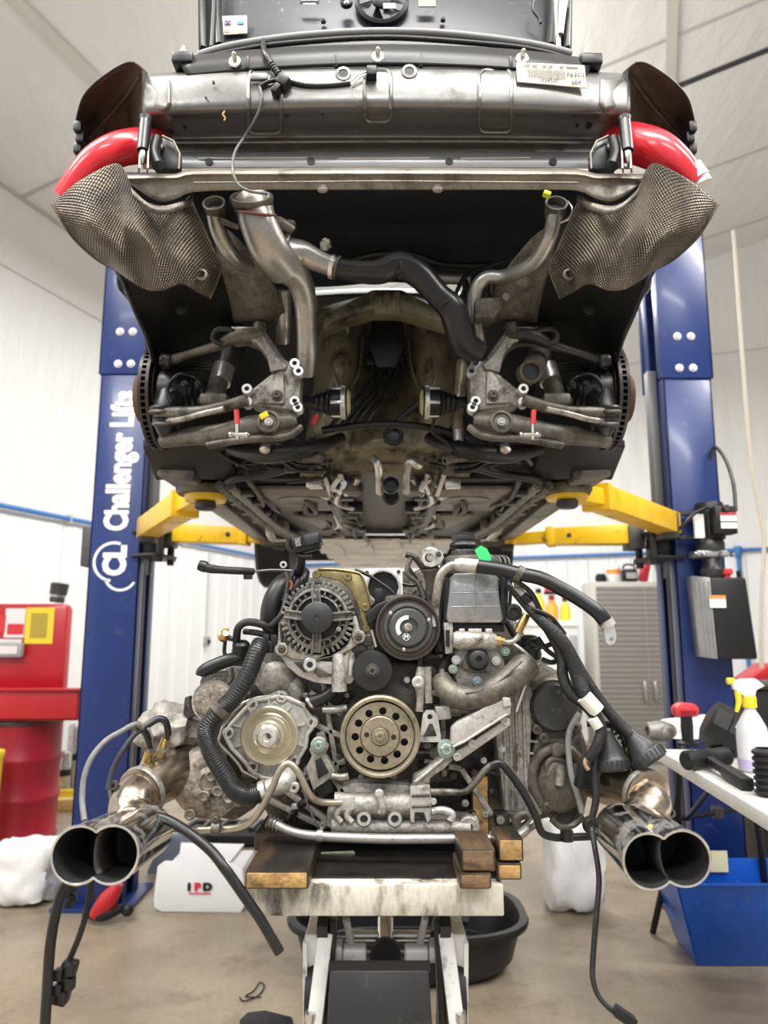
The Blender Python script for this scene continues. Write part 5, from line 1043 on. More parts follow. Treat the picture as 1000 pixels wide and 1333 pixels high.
# --- big left intercooler pipe with branch
IP = tube('intake_pipe', [(330, 262, 1.80), (336, 290, 1.80), (352, 325, 1.84), (372, 350, 1.90)], [27, 26, 27, 25], m_pipe, CAR, n=24)
lathe('pipe_mouth', (328, 262, 1.785), [(24, -8), (29, -4), (31, 3), (30, 7), (26, 7), (24, -4), (0, -6)], m_castd, IP, ax=V((0, -.75, .65)), n=32)
lathe('mouth_gasket', (333, 277, 1.79), [(29, -1.5), (30, 0), (29, 1.5)], mat('dark_red_rubber', (.16, .03, .025), .5), IP, ax=V((.1, -.5, .8)), n=30)
tube('intake_branch', [(368, 346, 1.90), (388, 362, 1.94), (397, 390, 1.99), (399, 420, 2.03), (400, 455, 2.08), (398, 485, 2.14)], [22, 19, 16, 14, 14, 13], m_pipe, IP, n=22)
tube('intake_branch', [(366, 330, 1.88), (392, 330, 1.90), (414, 340, 1.91), (436, 348, 1.92)], [22, 18, 15, 14], m_pipe, IP, n=22)
tube('pipe_rib', [(362, 352, 1.86), (368, 330, 1.84), (375, 305, 1.84), (373, 292, 1.84)], 4, m_pipe, IP)
tube('drain_pipe', [(368, 378, 2.1), (369, 410, 2.14), (368, 445, 2.2)], 10, m_pipe, IP, n=14)
for c_, m_ in (((363, 290, 1.84), m_pipe), ((378, 294, 1.85), m_castd), ((424, 318, 1.90), m_pipe)):
    lathe('pipe_fitting', c_, [(6, -8), (7, -4), (6, 0), (7, 5), (4, 8), (0, 8)], m_, IP, ax=V((.3, -.5, .8)))
    lathe('fitting_nut', c_, [(9, -3), (9, 2)], m_, IP, ax=V((.3, -.5, .8)), n=6)
tube('valve_body', [(352, 292, 1.82), (366, 292, 1.82), (382, 300, 1.83)], [5, 9, 6], m_castd, IP)
tube('clamp_band', [(430, 347, 1.92), (435, 348, 1.92)], 16.5, m_bright, IP, n=24, res=1); tube('clamp_band', [(438, 348, 1.92), (441, 349, 1.92)], 16.5, m_castd, IP, n=24, res=1)
BH = tube('crossover_hose', [(434, 348, 1.92), (462, 353, 1.92), (492, 354, 1.93), (520, 345, 1.94), (546, 358, 1.95), (570, 384, 1.96), (588, 402, 1.97), (598, 430, 1.99), (606, 448, 2.01), (626, 460, 2.03)], [14, 15, 17, 19, 19, 17, 19, 19, 18, 15], m_hose, CAR, n=24); BH['label'] = 'satin black crossover hose'
tube('hose_seam', [(520, 326, 1.93), (523, 345, 1.9), (519, 363, 1.92)], 1.2, m_hose, BH); tube('hose_seam', [(572, 402, 1.94), (582, 392, 1.925), (594, 388, 1.94)], 1.2, m_hose, BH)
# right-side bracket and pipes
B().prism([P(618, 388, 1.99), P(655, 386, 1.99), P(657, 396, 1.99), P(645, 412, 1.99), P(618, 414, 1.99)], (0, .05, 0)).done('pipe_bracket', m_castd, CAR, bev=.006); bolt((659, 386, 1.985), 5, m_pipe, CAR)
tube('return_pipe', [(640, 386, 2.04), (640, 370, 2.02), (652, 358, 2.02), (670, 352, 2.02)], 4, m_black, CAR)
tube('return_pipe', [(622, 412, 2.06), (624, 430, 2.1), (628, 450, 2.14)], 6, m_pipe, CAR)
tube('return_pipe', [(602, 470, 2.4), (600, 500, 2.4), (596, 540, 2.4), (596, 566, 2.42)], 8, m_floor, CAR); tube('pipe_end', [(596, 560, 2.4), (597, 574, 2.4)], 7, m_bright, CAR, res=1)
TUBE_R = lathe('open_tube', (691, 484, 2.08), [(16, -14), (16, 2), (14, 4), (12, 2), (12, -10), (0, -10)], m_castd, CAR, ax=V((.15, -1, -.1)), n=28)
tube('tube_body', [(691, 484, 2.10), (698, 470, 2.2), (706, 450, 2.28)], 15, m_castd, TUBE_R)
B().box(P(344, 541, 2.05), (.026, .012, .018), Matrix.Rotation(-.5, 4, 'Y')).done('yellow_tag', m_ylab, CAR, bev=.003)
tube('red_tag', [(413, 540, 2.3), (408, 552, 2.3)], 3.5, mat('red_plastic', (.62, .04, .05), .4), CAR, res=1)
for k in range(36):      # hose and bracket clutter round the axle
    random.seed(100 + k); sx = random.choice((-1, 1)); x = 502 + sx*random.uniform(60, 200); y = random.uniform(560, 612); Y_ = 2.45 + random.uniform(0, .25)
    if k % 3 == 0: B().box(P(x, y, Y_), (random.uniform(.02, .06), .03, random.uniform(.02, .05)), Matrix.Rotation(random.uniform(-.6, .6), 4, 'Y')).done('small_bracket', random.choice((m_castd, m_dk, m_black)), CAR, bev=.004)
    else: tube('small_line', [(x, y, Y_), (x + random.uniform(-30, 30), y + random.uniform(-8, 14), Y_ - .04), (x + random.uniform(-50, 50), y + random.uniform(0, 24), Y_)], random.uniform(1.8, 3.6), random.choice((m_black, m_dk, m_castd)), CAR)

# --- lines, clips and covers running fore and aft under the floor
for s in (-1, 1):
    random.seed(300)
    for k in range(34):
        x = s*random.choice((random.uniform(.10, .20), random.uniform(.20, .36), random.uniform(.50, .64))); y = 2.62 + random.uniform(0, 1.5); L_ = random.uniform(.12, .55)
        m_ = random.choice((m_castd, m_black, m_tray, m_bright, m_black, m_pipe))
        if k % 3 == 2: B().box((x, y, ZU + random.uniform(-.01, .02)), (random.uniform(.03, .09), random.uniform(.04, .12), random.uniform(.02, .05)), Matrix.Rotation(random.uniform(-.3, .3), 4, 'Z')).done('floor_bracket', m_, CAR, bev=.005)
        else: B().tube([V((x, y, ZU + .01)), V((x + random.uniform(-.03, .03), y + L_*.5, ZU - .012)), V((x + random.uniform(-.04, .04), y + L_, ZU + .005))], random.uniform(.006, .014), 8, 4).done('floor_line', m_, CAR)
    B().tube([V((s*.30, 2.60, ZU + .05)), V((s*.42, 2.66, ZU + .03)), V((s*.58, 2.70, ZU + .01)), V((s*.62, 2.95, ZU - .01))], .016, 10, 5).done('vent_line', m_black, CAR)
    B().lathe(V((s*.24, 2.62, ZU + .05)), V((s*.4, -1, -.3)), [(.03, -.05), (.034, 0), (.03, .02), (.02, .03)], 18).done('mount_bush', m_castd, CAR)
    B().box((s*.33, 2.60, ZU + .07), (.18, .06, .04)).done('mount_bracket', m_castd, CAR, bev=.01)
    for k in range(3): B().beam(V((s*(.16 + .03*k), 2.64, ZU + .02)), V((s*(.15 + .03*k), 2.88, ZU - .012)), .018, .010).done('heat_plate', (m_bright, m_castd, m_bright)[k], CAR, bev=.003)

lathe('tube_bore_shade', (691, 484, 2.08), [(12.2, -9), (12.2, -2), (0, -2)], m_black, TUBE_R, ax=V((.15, -1, -.1)), n=24)  # black disc paints the shade inside the open tube
lathe('mouth_bore_shade', (328, 262, 1.785), [(24.5, -5), (24.5, 1.5), (0, 1.5)], m_black, IP, ax=V((0, -.75, .65)), n=28)  # black disc paints the shade inside the pipe mouth
# ------------------------------------------------------------------ engine on the lift table
m_gold = mat('yellow_zinc', (0.40, 0.32, 0.15), 0.34, 0.85, var=0.22, vs_=14, dirt=(0.10, 0.072, 0.04), ds=12, damt=.3, speck=.2)
m_palegold = mat('pale_zinc_pulley', (0.40, 0.355, 0.255), 0.36, 0.78, var=0.2, vs_=16, dirt=(0.13, 0.10, 0.062), ds=14, damt=.32, speck=.25)
m_al = mat('engine_aluminium', (0.44, 0.415, 0.37), 0.46, 0.38, var=0.22, vs_=24, dirt=(0.085, 0.068, 0.05), ds=19, damt=.34, bump=.25, bs=240, speck=.40)
m_alc = mat('clean_aluminium', (0.56, 0.54, 0.505), 0.40, 0.45, var=0.14, vs_=26, dirt=(0.16, 0.135, 0.105), ds=22, damt=.20, bump=.14, bs=260, speck=.26)
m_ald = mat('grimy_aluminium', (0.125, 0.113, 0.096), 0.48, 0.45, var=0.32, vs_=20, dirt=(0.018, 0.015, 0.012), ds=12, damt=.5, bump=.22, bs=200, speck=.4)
m_pit = mat('rust_pitted_alloy', (0.34, 0.30, 0.25), 0.55, 0.45, var=0.25, vs_=20, dirt=(0.09, 0.045, 0.02), ds=34, damt=.42, bump=.3, bs=160, speck=.45)
m_exh = mat('heat_tinted_steel', (0.40, 0.335, 0.265), 0.27, 1.0, var=0.22, vs_=9, dirt=(0.17, 0.12, 0.08), ds=8, damt=.3)
m_chrome = mat('sooty_chrome', (0.62, 0.61, 0.59), 0.13, 1.0, var=0.12, vs_=10, dirt=(0.05, 0.045, 0.04), ds=16, damt=.36)
m_chromec = mat('chrome_rim', (0.72, 0.71, 0.69), 0.14, 1.0, var=.1, vs_=20)
m_soot = mat('soot', (0.012, 0.012, 0.012), 0.8, var=.4, vs_=30)
m_brass = mat('brass_fitting', (0.50, 0.36, 0.15), 0.33, 0.95, var=.15, vs_=30)
m_grey = mat('grey_rubber_cap', (0.022, 0.023, 0.025), 0.44, var=.15, vs_=14, spec=.45)
m_loom = mat('taped_loom', (0.011, 0.011, 0.012), 0.5, var=.3, vs_=30, bump=.3, bs=140, spec=.45)
m_sil = mat('silver_tank', (0.44, 0.445, 0.455), 0.28, 0.75, var=.14, vs_=10, dirt=(.15, .145, .135), ds=12, damt=.3, speck=.15)
m_green = mat('green_bolt_paint', (0.36, 0.45, 0.40), 0.4, 0.7)
base = P(500, 1105, 1.62)
ENG = thing('engine', 'dirty flat engine with pulleys, hoses and twin exhaust tips on the lift table', 'engine', (0, 1.75, base.z))
def pl(name, o, Y, d, m, par=ENG, bev=.003, **k): return plate(name, o, Y, d, m, par, bev, **k)
def tb(name, pts, r, m, par=ENG, Y=1.6, **k): return tube(name, pts, r, m, par, Y=Y, **k)
def lt(name, c, prof, m, par=ENG, Y=1.6, **k): return lathe(name, c, prof, m, par, Y=Y, **k)
# --- crankcase mass behind everything
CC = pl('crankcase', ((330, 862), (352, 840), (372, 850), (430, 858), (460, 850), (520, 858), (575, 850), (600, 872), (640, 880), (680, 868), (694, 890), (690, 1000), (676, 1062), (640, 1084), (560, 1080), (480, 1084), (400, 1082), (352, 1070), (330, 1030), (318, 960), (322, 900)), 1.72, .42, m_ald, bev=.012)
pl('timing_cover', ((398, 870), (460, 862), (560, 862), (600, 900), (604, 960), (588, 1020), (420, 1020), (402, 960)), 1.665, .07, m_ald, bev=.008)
# cast ribs and webs on the case
for x0, y0, x1, y1 in ((404, 900, 446, 930), (404, 940, 450, 960), (410, 1000, 450, 990), (545, 900, 590, 905), (550, 930, 600, 928), (552, 990, 600, 1000), (420, 880, 440, 1010), (575, 870, 578, 1010), (360, 1020, 430, 1070), (600, 1000, 640, 1060), (350, 1040, 420, 1075)):
    B().beam(P(x0, y0, 1.655), P(x1, y1, 1.655), .012, .02, up=V((0, -1, 0))).done('case_rib', m_al, CC, bev=.003)
pl('manifold_body', ((372, 800), (384, 764), (402, 752), (424, 748), (462, 750), (474, 760), (528, 766), (540, 742), (556, 738), (580, 738), (584, 752), (654, 752), (664, 790), (672, 830), (690, 850), (688, 880), (640, 892), (470, 890), (372, 862)), 1.76, .28, m_ald, bev=.01)
for p_, w_ in ((((470, 770, 1.74), (474, 800, 1.72), (480, 830, 1.7)), 9), (((545, 770, 1.72), (556, 800, 1.70), (574, 850, 1.68)), 8), (((572, 760, 1.70), (574, 800, 1.70), (570, 850, 1.69)), 7), (((590, 850, 1.69), (578, 870, 1.68), (566, 890, 1.67)), 9), (((664, 810, 1.72), (676, 830, 1.7), (690, 850, 1.7)), 8)): tb('case_duct', list(p_), w_, m_ald)
# --- cylinder banks left and right
for s, px, nm in ((-1, 285, 'left'), (1, 715, 'right')):
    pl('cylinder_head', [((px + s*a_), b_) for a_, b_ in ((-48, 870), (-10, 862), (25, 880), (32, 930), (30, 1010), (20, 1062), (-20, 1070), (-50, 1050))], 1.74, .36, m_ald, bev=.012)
# --- alternator
m_alt = mat('alternator_alloy', (.24, .225, .20), .45, .45, var=.2, vs_=30, dirt=(.04, .034, .028), ds=24, damt=.4, speck=.4)
AC = P(414, 805, 1.60)
ALT = lt('alternator', (414, 806, 1.62), [(40, -40), (47, -36), (47, -4), (44, 0), (37, 2), (36, -8), (0, -8)], m_black, n=48)
for k in range(40):
    a_ = 2*math.pi*k/40
    if k % 10 in (0,): continue
    c = P(414, 805, 1.60) + V((math.cos(a_), 0, math.sin(a_)))*S(43.5, 1.6)
    B().beam(c + V((0, .012, 0)), c + V((0, -.006, 0)), .0065, .013, up=V((math.cos(a_), 0, math.sin(a_)))).done('cooling_fin', m_alt, ALT, bev=.0012)
lt('stator_ring', (414, 805, 1.6), [(39.5, -3), (40.5, 0), (39.5, 3), (36, 4), (34.5, 2), (34.5, -3)], m_alt, ALT, n=44)
lt('inner_ring', (414, 805, 1.6), [(29.5, -3), (30, 1), (27.5, 2.5), (26.5, 1), (26.5, -3)], m_alt, ALT, n=40)
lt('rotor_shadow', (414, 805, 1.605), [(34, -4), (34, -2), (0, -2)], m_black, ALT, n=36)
for a_ in (5, 95, 172, 268):
    d = V((math.cos(R(a_)), 0, math.sin(R(a_)))); n_ = V((-d.z, 0, d.x)); c = P(414, 805, 1.592)
    for o_ in (-1, 1): B().beam(c + d*S(17, 1.6) + n_*S(4.5*o_, 1.6), c + d*S(43, 1.6) + n_*S(4.5*o_, 1.6), .012, .004, up=n_).done('spoke_rail', m_alt, ALT, bev=.001)
    B().beam(c + d*S(17, 1.6) + V((0, .006, 0)), c + d*S(43, 1.6) + V((0, .006, 0)), .008, S(9, 1.6), up=n_).done('spoke', m_alt, ALT)
for k in range(24):
    a_ = 2*math.pi*k/24; d = V((math.cos(a_), 0, math.sin(a_))); c = P(414, 805, 1.598)
    B().beam(c + d*S(30, 1.6), c + d*S(35.5, 1.6), .004, .005, up=V((0, -1, 0))).done('vent_bar', m_alt, ALT)
lt('alternator_pulley', (414, 804, 1.59), [(14, -10), (17, -4), (19.5, 2), (20, 12), (19.5, 15), (18, 16.2), (3, 16.5), (2.4, 15.5), (0, 15.5)], m_grey, ALT, n=40)
for c in ((408, 777), (441, 819)): bolt((c[0], c[1], 1.592), 3.2, m_al, ALT, hexa=False)
BRK = pl('alternator_bracket', ((362, 800), (372, 796), (374, 812), (378, 836), (400, 851), (430, 852), (452, 840), (460, 818), (458, 800), (464, 802), (468, 818), (474, 830), (462, 842), (445, 852), (410, 860), (382, 858), (368, 852), (360, 846), (362, 826)), 1.60, .035, m_al, bev=.003)
for c, r in (((367, 845), 6.5), ((467, 829), 6.5)):
    lt('bracket_boss', (c[0], c[1], 1.60), [(8.5, -10), (8.5, 3), (7.5, 4), (0, 4)], m_al, BRK); bolt((c[0], c[1], 1.592), r - 1.5, m_ald, BRK)
for px in (366, 372, 379, 386): tb('bracket_slot', [(px, 812 + (px - 366)*1.2), (px + 2, 836 + (px - 366)*.6)], 2.0, m_black, BRK, Y=1.597, res=1)
# lower cast bracket under the alternator
LB_ = pl('accessory_bracket', ((362, 850), (380, 856), (404, 858), (440, 862), (452, 846), (462, 842), (464, 880), (458, 890), (436, 892), (410, 889), (388, 880), (374, 868)), 1.61, .06, m_alc, bev=.004)
pl('bracket_pocket', ((382, 862), (400, 862), (402, 872), (396, 876)), 1.605, .02, m_ald, LB_, bev=.002); pl('bracket_pocket', ((412, 868), (434, 880), (416, 882), (408, 876)), 1.605, .02, m_ald, LB_, bev=.002)
lt('bracket_eye', (404, 865, 1.60), [(8.5, -10), (8.5, 5), (7.5, 6), (4, 6), (3.5, 0), (0, 0)], m_bright, LB_); lt('eye_bore', (404, 865, 1.594), [(3.4, 0), (3.4, 2), (0, 2)], m_black, LB_)
tb('bracket_web', [(440, 852, 1.605), (441, 870, 1.60), (442, 900, 1.60)], [7, 9, 10], m_al, LB_); tb('bracket_web', [(458, 850, 1.61), (456, 880, 1.605)], 4, m_al, LB_, res=1)
# --- gold heat plate arching over the alternator
GP = pl('gold_bracket_plate', ((408, 748), (414, 741), (432, 741), (458, 744), (470, 748), (476, 762), (483, 786), (482, 816), (476, 820), (470, 806), (466, 788), (456, 768), (442, 756), (422, 752)), 1.635, .006, m_gold, bev=.002)
for c in ((453, 751), (476, 791), (477, 818), (412, 748)): lt('plate_eye', (c[0], c[1], 1.633), [(5, -1), (5.5, 1), (4.5, 2.5), (2.6, 2.5), (2.4, 0), (0, 0)], m_gold, GP, n=16)
tb('plate_hem', [(414, 741), (434, 741), (458, 744), (470, 748), (477, 764), (484, 788)], 1.5, m_gold, GP, Y=1.633)
# --- throttle body
TBD = plate('throttle_flange', ((473, 742), (476, 740), (520, 739), (524, 742), (525, 780), (521, 785), (478, 786), (474, 783)), 1.70, .02, mat('white_machined', (.72, .72, .71), .4, .15, var=.05, vs_=20), ENG, holes=((499, 764, 20),))
lt('throttle_bore', (499, 764, 1.70), [(22.5, -1), (22.5, 2.5), (20, 2.5), (19.5, -14), (0, -14)], m_alc, TBD, n=40); lt('throttle_plate', (499, 764, 1.715), [(18.8, -1), (18.8, 0), (0, 0)], m_black, TBD, n=36)
for c in ((478, 745), (519, 744), (520, 780), (479, 781)): bolt((c[0], c[1], 1.698), 2.4, m_ald, TBD, hexa=False)
tb('throttle_duct', [(500, 764, 1.73), (505, 764, 1.82), (520, 766, 1.92)], 24, m_ald, TBD, n=20)
tb('throttle_wire', [(462, 742), (478, 748), (494, 758), (512, 772), (516, 786)], 2.2, m_hose, TBD, Y=1.66); B().box(P(493, 776, 1.66), (.018, .02, .034)).done('wire_plug', m_bplas, TBD, bev=.003)
# --- compressor pulley
CP = lt('compressor_pulley', (531, 817, 1.60), [(34, -22), (40, -20), (40, -16), (37, -14), (40, -12), (37.5, -10), (40, -8), (37.5, -6), (40, -4), (37.5, -2), (40, 0), (40.5, 4), (39.5, 6), (36, 6), (35, 2), (29, 2), (28, 0), (0, 0)], m_hose, n=56)
lt('pulley_rim', (531, 817, 1.60), [(40.4, 1), (41, 4), (40.4, 6.4), (39, 6.6), (38.4, 3)], mat('rusty_rim', (.085, .06, .045), .5, .5), CP, n=56)
lt('clutch_plate', (531, 817, 1.60), [(31, 1), (31.5, 5), (30, 7), (27, 7.5), (25, 5.5), (24, 8), (22, 10), (13, 10.5), (11, 8), (0, 8)], mat('grey_clutch_steel', (.075, .075, .072), .45, .3, var=.15, vs_=30, speck=.2), CP, n=48)
c0 = P(531, 817, 1.582); q = [c0 + V((math.cos(R(a_))*S(15.5, 1.58), 0, math.sin(R(a_))*S(15.5, 1.58))) for a_ in range(85, 221, 9)] + [c0 + V((math.cos(R(a_))*S(10.5, 1.58), 0, math.sin(R(a_))*S(10.5, 1.58))) for a_ in range(220, 84, -9)]
B().prism(q, (0, .003, 0)).done('white_mark', m_wplast, CP)
lt('hub_washer', (531, 817, 1.588), [(5.5, 0), (5.5, 3.5), (4, 4), (4, 6), (0, 6)], m_cast, CP, n=16); text('pulley_mark', 'M', Matrix.Translation(P(529, 829, 1.581)) @ FACE, .011, m_wplast, CP, bold=.0004)
b = lt('pulley_badge', (529, 829, 1.5825), [(4.6, 0), (4.6, .6), (4.0, .6), (4.0, 0)], m_wplast, CP, n=20)
for a_ in (40, 160, 280): lt('clutch_rivet', (531 + math.cos(R(a_ - 20))*29, 817 - math.sin(R(a_ - 20))*29, 1.592), [(2.4, 0), (2.4, 2.4), (1.4, 3), (0, 3)], m_steel, CP, n=12)
pl('compressor_body', ((500, 775), (545, 772), (566, 790), (572, 830), (560, 856), (520, 858), (498, 845)), 1.645, .2, m_ald, bev=.01)
pl('compressor_bracket', ((476, 800), (490, 786), (512, 778), (520, 782), (500, 790), (490, 806), (484, 812), (478, 810)), 1.61, .03, m_bplas, bev=.003)
# --- idlers
for (px, py, r) in ((485, 873, 25.5),):
    ID = lt('idler_pulley', (px, py, 1.605), [(r - 4, -12), (r, -10), (r, 2), (r - 1, 4), (r - 4, 4), (r - 6, 1), (13, 1), (12, 4), (8, 4.5), (0, 4.5)], m_grey, n=44)
    bolt((px, py, 1.597), 9, m_ald, ID)
    lt('idler_ring', (px, py, 1.6), [(r - 1.2, 1), (r - .8, 2.2), (r - 2.4, 2.6)], m_black, ID, n=44)
TN = pl('tensioner_arm', ((460, 842), (470, 828), (482, 826), (490, 836), (486, 850), (472, 852), (464, 856)), 1.615, .03, m_al, bev=.004)
lt('tensioner_boss', (479, 834, 1.61), [(7, -4), (7, 4), (6, 5), (0, 5)], m_ald, TN); lt('tensioner_boss', (468, 843, 1.61), [(10, -4), (10, 2), (8, 3), (5, 3), (5, 5), (0, 5)], m_ald, TN)
tb('tensioner_rod', [(484, 820), (490, 842)], 2.4, m_steel, TN, Y=1.60, res=1)
# --- crank pulley with holes
cpx, cpy, cY = 495, 958, 1.575
hol = [(cpx + math.cos(2*math.pi*k/11 + .25)*32.5, cpy + math.sin(2*math.pi*k/11 + .25)*32.5, 4.8) for k in range(11)]
KP = plate('crank_pulley', [(cpx + math.cos(2*math.pi*k/56)*44, cpy + math.sin(2*math.pi*k/56)*44) for k in range(56)], cY, .008, m_palegold, ENG, holes=hol)
lt('pulley_rim', (cpx, cpy, cY), [(44, -2), (44, 4), (47, 5), (49.5, 4), (50, 0), (49, -3), (47, -6), (49, -9), (47, -12), (49, -15), (49, -20), (43, -20), (43, -2)], m_palegold, KP, n=64)
lt('pulley_hub', (cpx, cpy, cY), [(24, -1), (24, 2), (23, 3), (12, 3), (11, 2), (10, 7), (0, 7)], m_palegold, KP, n=44); lt('rust_ring', (cpx, cpy, cY), [(25.2, 0), (25.2, .8), (23.8, .8)], m_rust, KP, n=44)
bolt((cpx, cpy, cY - .011), 9, m_palegold, KP); lt('pulley_back', (cpx, cpy, cY + .03), [(44, -2), (44, 0), (0, 0)], m_black, KP, n=36)
for sgn in (-1, 1): lt('hub_hole', (cpx + sgn*17.5, cpy - sgn*-1.5, cY - .0052), [(3.3, 0), (3.3, .3), (0, .3)], m_black, KP, n=14)
# --- water pump
WO = ((293, 956), (300, 944), (322, 920), (330, 912), (346, 910), (362, 906), (374, 908), (396, 918), (402, 930), (410, 938), (406, 948), (400, 956), (398, 972), (388, 988), (386, 996), (376, 1002), (356, 1014), (342, 1012), (330, 1006), (318, 990), (302, 974))
WP = pl('water_pump', WO, 1.63, .05, m_alc, bev=.004)
tb('pump_flange', list(WO), 3, m_alc, WP, Y=1.627, res=1, closed=True)
for c in ((329, 917), (367, 907), (407, 940), (298, 954), (330, 998), (383, 991)):
    lt('pump_lug', (c[0], c[1], 1.63), [(7.5, -8), (7.5, 3), (6.5, 4.5), (4.5, 4.5), (4.2, 2), (0, 2)], m_alc, WP, n=22); bolt((c[0], c[1], 1.628), 4, m_ald, WP, hexa=False)
for k in range(10):
    a_ = 2*math.pi*k/10 + .3; B().beam(P(351 + math.cos(a_)*34, 957 + math.sin(a_)*34, 1.626), P(351 + math.cos(a_)*49, 957 + math.sin(a_)*47, 1.628), .004, .008, up=V((0, -1, 0))).done('pump_rib', m_alc, WP)
lt('pump_pulley', (351, 957, 1.61), [(30, -8), (36, -6), (36.5, 2), (36, 5), (34, 6), (31, 3), (27, -1), (24, 0), (20, 6), (19, 9), (16, 10), (14, 14), (12, 15), (11, 19), (5, 20), (4, 18.5), (0, 18.5)], mat('bright_pump_zinc', (.58, .54, .42), .26, .85, var=.12, vs_=14), WP, n=52)
lt('pulley_centre', (351, 957, 1.61), [(12.2, 13), (12, 16), (11, 20), (5.5, 20.6), (4.5, 19.5), (0, 19.5)], m_alc, WP, n=30); lt('rust_spot', (351, 957, 1.5775), [(4.4, 0), (4.4, .5), (0, .5)], m_rust, WP, n=16)
GS = tb('pump_gasket', [(284, 966), (290, 946), (306, 924), (318, 914), (336, 908), (352, 906), (362, 901), (371, 901)], 2.2, m_steel, WP, Y=1.64, res=1); tb('pump_gasket', [(284, 966), (302, 984), (312, 996), (316, 1004), (330, 1010), (336, 1013)], 2.2, m_steel, WP, Y=1.64, res=1)
# thermostat elbow and hose tail
EB = tb('coolant_elbow', [(378, 1005, 1.61), (372, 1016, 1.59), (362, 1022, 1.58), (348, 1026, 1.58)], [8, 13, 12, 10], m_alc, n=18)
lt('elbow_eye', (383, 1025, 1.58), [(6.5, -4), (6.5, 3), (5, 4), (3, 4), (0, 2)], m_alc, EB); bolt((383, 1025, 1.577), 3.4, m_ald, EB, hexa=False)
HO = tb('coolant_hose', [(340, 838, 1.60), (333, 852, 1.58), (321, 883, 1.565), (303, 910, 1.56), (288, 924, 1.56), (270, 946, 1.56), (271, 966, 1.56), (280, 988, 1.56), (296, 1014, 1.56), (306, 1029, 1.56), (322, 1036, 1.565), (344, 1030, 1.575)], 11.5, m_hose, n=18, res=8)
HO['label'] = 'ribbed black coolant hose'
pts = spline([P(*p) for p in ((340, 838, 1.60), (333, 852, 1.58), (321, 883, 1.565), (303, 910, 1.56), (288, 924, 1.56), (270, 946, 1.56), (271, 966, 1.56), (280, 988, 1.56), (296, 1014, 1.56), (306, 1029, 1.56), (322, 1036, 1.565), (344, 1030, 1.575))], 8)
b = B()
for i in range(2, len(pts) - 2, 1): b.lathe(pts[i], pts[i+1] - pts[i-1], [(S(11.5, 1.56), -.0012), (S(12.1, 1.56), 0), (S(11.5, 1.56), .0012)], 16, cap=False)
b.done('hose_ribbing', m_hose, HO)
tb('hose_sleeve', [(292, 920), (284, 928)], 12.6, m_castd, HO, Y=1.56, res=1, n=18); tb('hose_clamp', [(340, 1031), (347, 1028)], 13, m_bright, HO, Y=1.575, res=1, n=18)
# --- twin small pipes low down, and the long steel pipe
PI = tb('oil_line', [(236, 1081, 1.60), (270, 1080, 1.59), (311, 1077, 1.57), (334, 1062, 1.55), (352, 1031, 1.54), (365, 1002, 1.53), (377, 994, 1.53), (390, 1008, 1.53), (403, 1034, 1.54), (417, 1044, 1.56), (444, 1045, 1.58)], 4.2, mat('tan_steel_line', (.40, .36, .29), .38, .8, var=.15, vs_=12), n=12)
lt('line_clip', (281, 1078, 1.57), [(7, -5), (8, 0), (7, 5)], m_castd, PI, ax=V((1, 0, 0))); bolt((281, 1066, 1.565), 5, m_castd, PI); B().beam(P(281, 1068, 1.57), P(281, 1080, 1.57), .012, .006).done('clip_strap', m_castd, PI)
LP = tb('coolant_pipe', [(352, 1070, 1.58), (362, 1074, 1.575), (378, 1082, 1.565), (400, 1087, 1.56), (440, 1090, 1.555), (500, 1092, 1.55), (560, 1092, 1.55), (620, 1092, 1.555), (660, 1091, 1.56), (678, 1086, 1.57), (694, 1070, 1.60)], 5.8, m_pipe, n=14)
for k in range(4): lt('pipe_bellows', (350 + 4.5*k, 1069 + 2*k, 1.58), [(7, -1.5), (10 - k*.6, 0), (7, 1.5)], m_pipe, LP, ax=V((1, -.1, -.4)), n=18)
lt('pipe_clamp', (416, 1088, 1.558), [(7, -4), (8, 0), (7, 4)], m_pipe, LP, ax=V((1, 0, -.1))); bolt((420, 1074, 1.56), 5, m_castd, LP); B().beam(P(419, 1075, 1.56), P(418, 1090, 1.56), .014, .006).done('clamp_strap', m_pipe, LP)
tb('clamp_wire', [(392, 1020, 1.56), (400, 1045, 1.56), (408, 1065, 1.56), (417, 1078, 1.56)], 1.2, m_castd, LP)
# --- front lower casting (heat exchanger and mounts)
LC = pl('front_housing', ((440, 1024), (462, 1018), (500, 1020), (535, 1022), (536, 1056), (548, 1062), (612, 1066), (620, 1060), (626, 1070), (616, 1084), (440, 1086), (424, 1076), (426, 1052), (436, 1046)), 1.61, .07, m_al, bev=.006)
tb('housing_tube', [(436, 1046), (540, 1046)], 13.5, m_al, LC, Y=1.60, res=1, n=20); tb('housing_tube', [(432, 1076), (612, 1077)], 8.5, m_al, LC, Y=1.60, res=1, n=18)
pl('housing_block', ((440, 1036), (462, 1036), (462, 1055), (441, 1056)), 1.575, .03, m_alc, LC, bev=.004)
tb('housing_arm', [(494, 1034), (498, 1052), (496, 1060)], 5, m_al, LC, Y=1.575); lt('arm_eye', (494, 1033, 1.575), [(5.5, -2), (5.5, 2), (4, 3), (2, 3), (0, 1)], m_bright, LC, n=18)
for px in (474, 514):
    lt('housing_port', (px, 1065, 1.59), [(9, -8), (9, 4), (8, 6), (5, 6), (4.6, 2), (0, 2)], m_alc, LC, n=24); lt('port_bore', (px, 1065, 1.5855), [(4.4, 0), (4.4, 1), (0, 1)], m_black, LC, n=16)
lt('end_port', (610, 1076, 1.6), [(13, -8), (13, 4), (11, 6), (5, 6), (4.5, 2), (0, 2)], m_al, LC, n=24); lt('port_bore', (610, 1076, 1.594), [(3, 0), (3, 1), (0, 1)], m_black, LC, n=14)
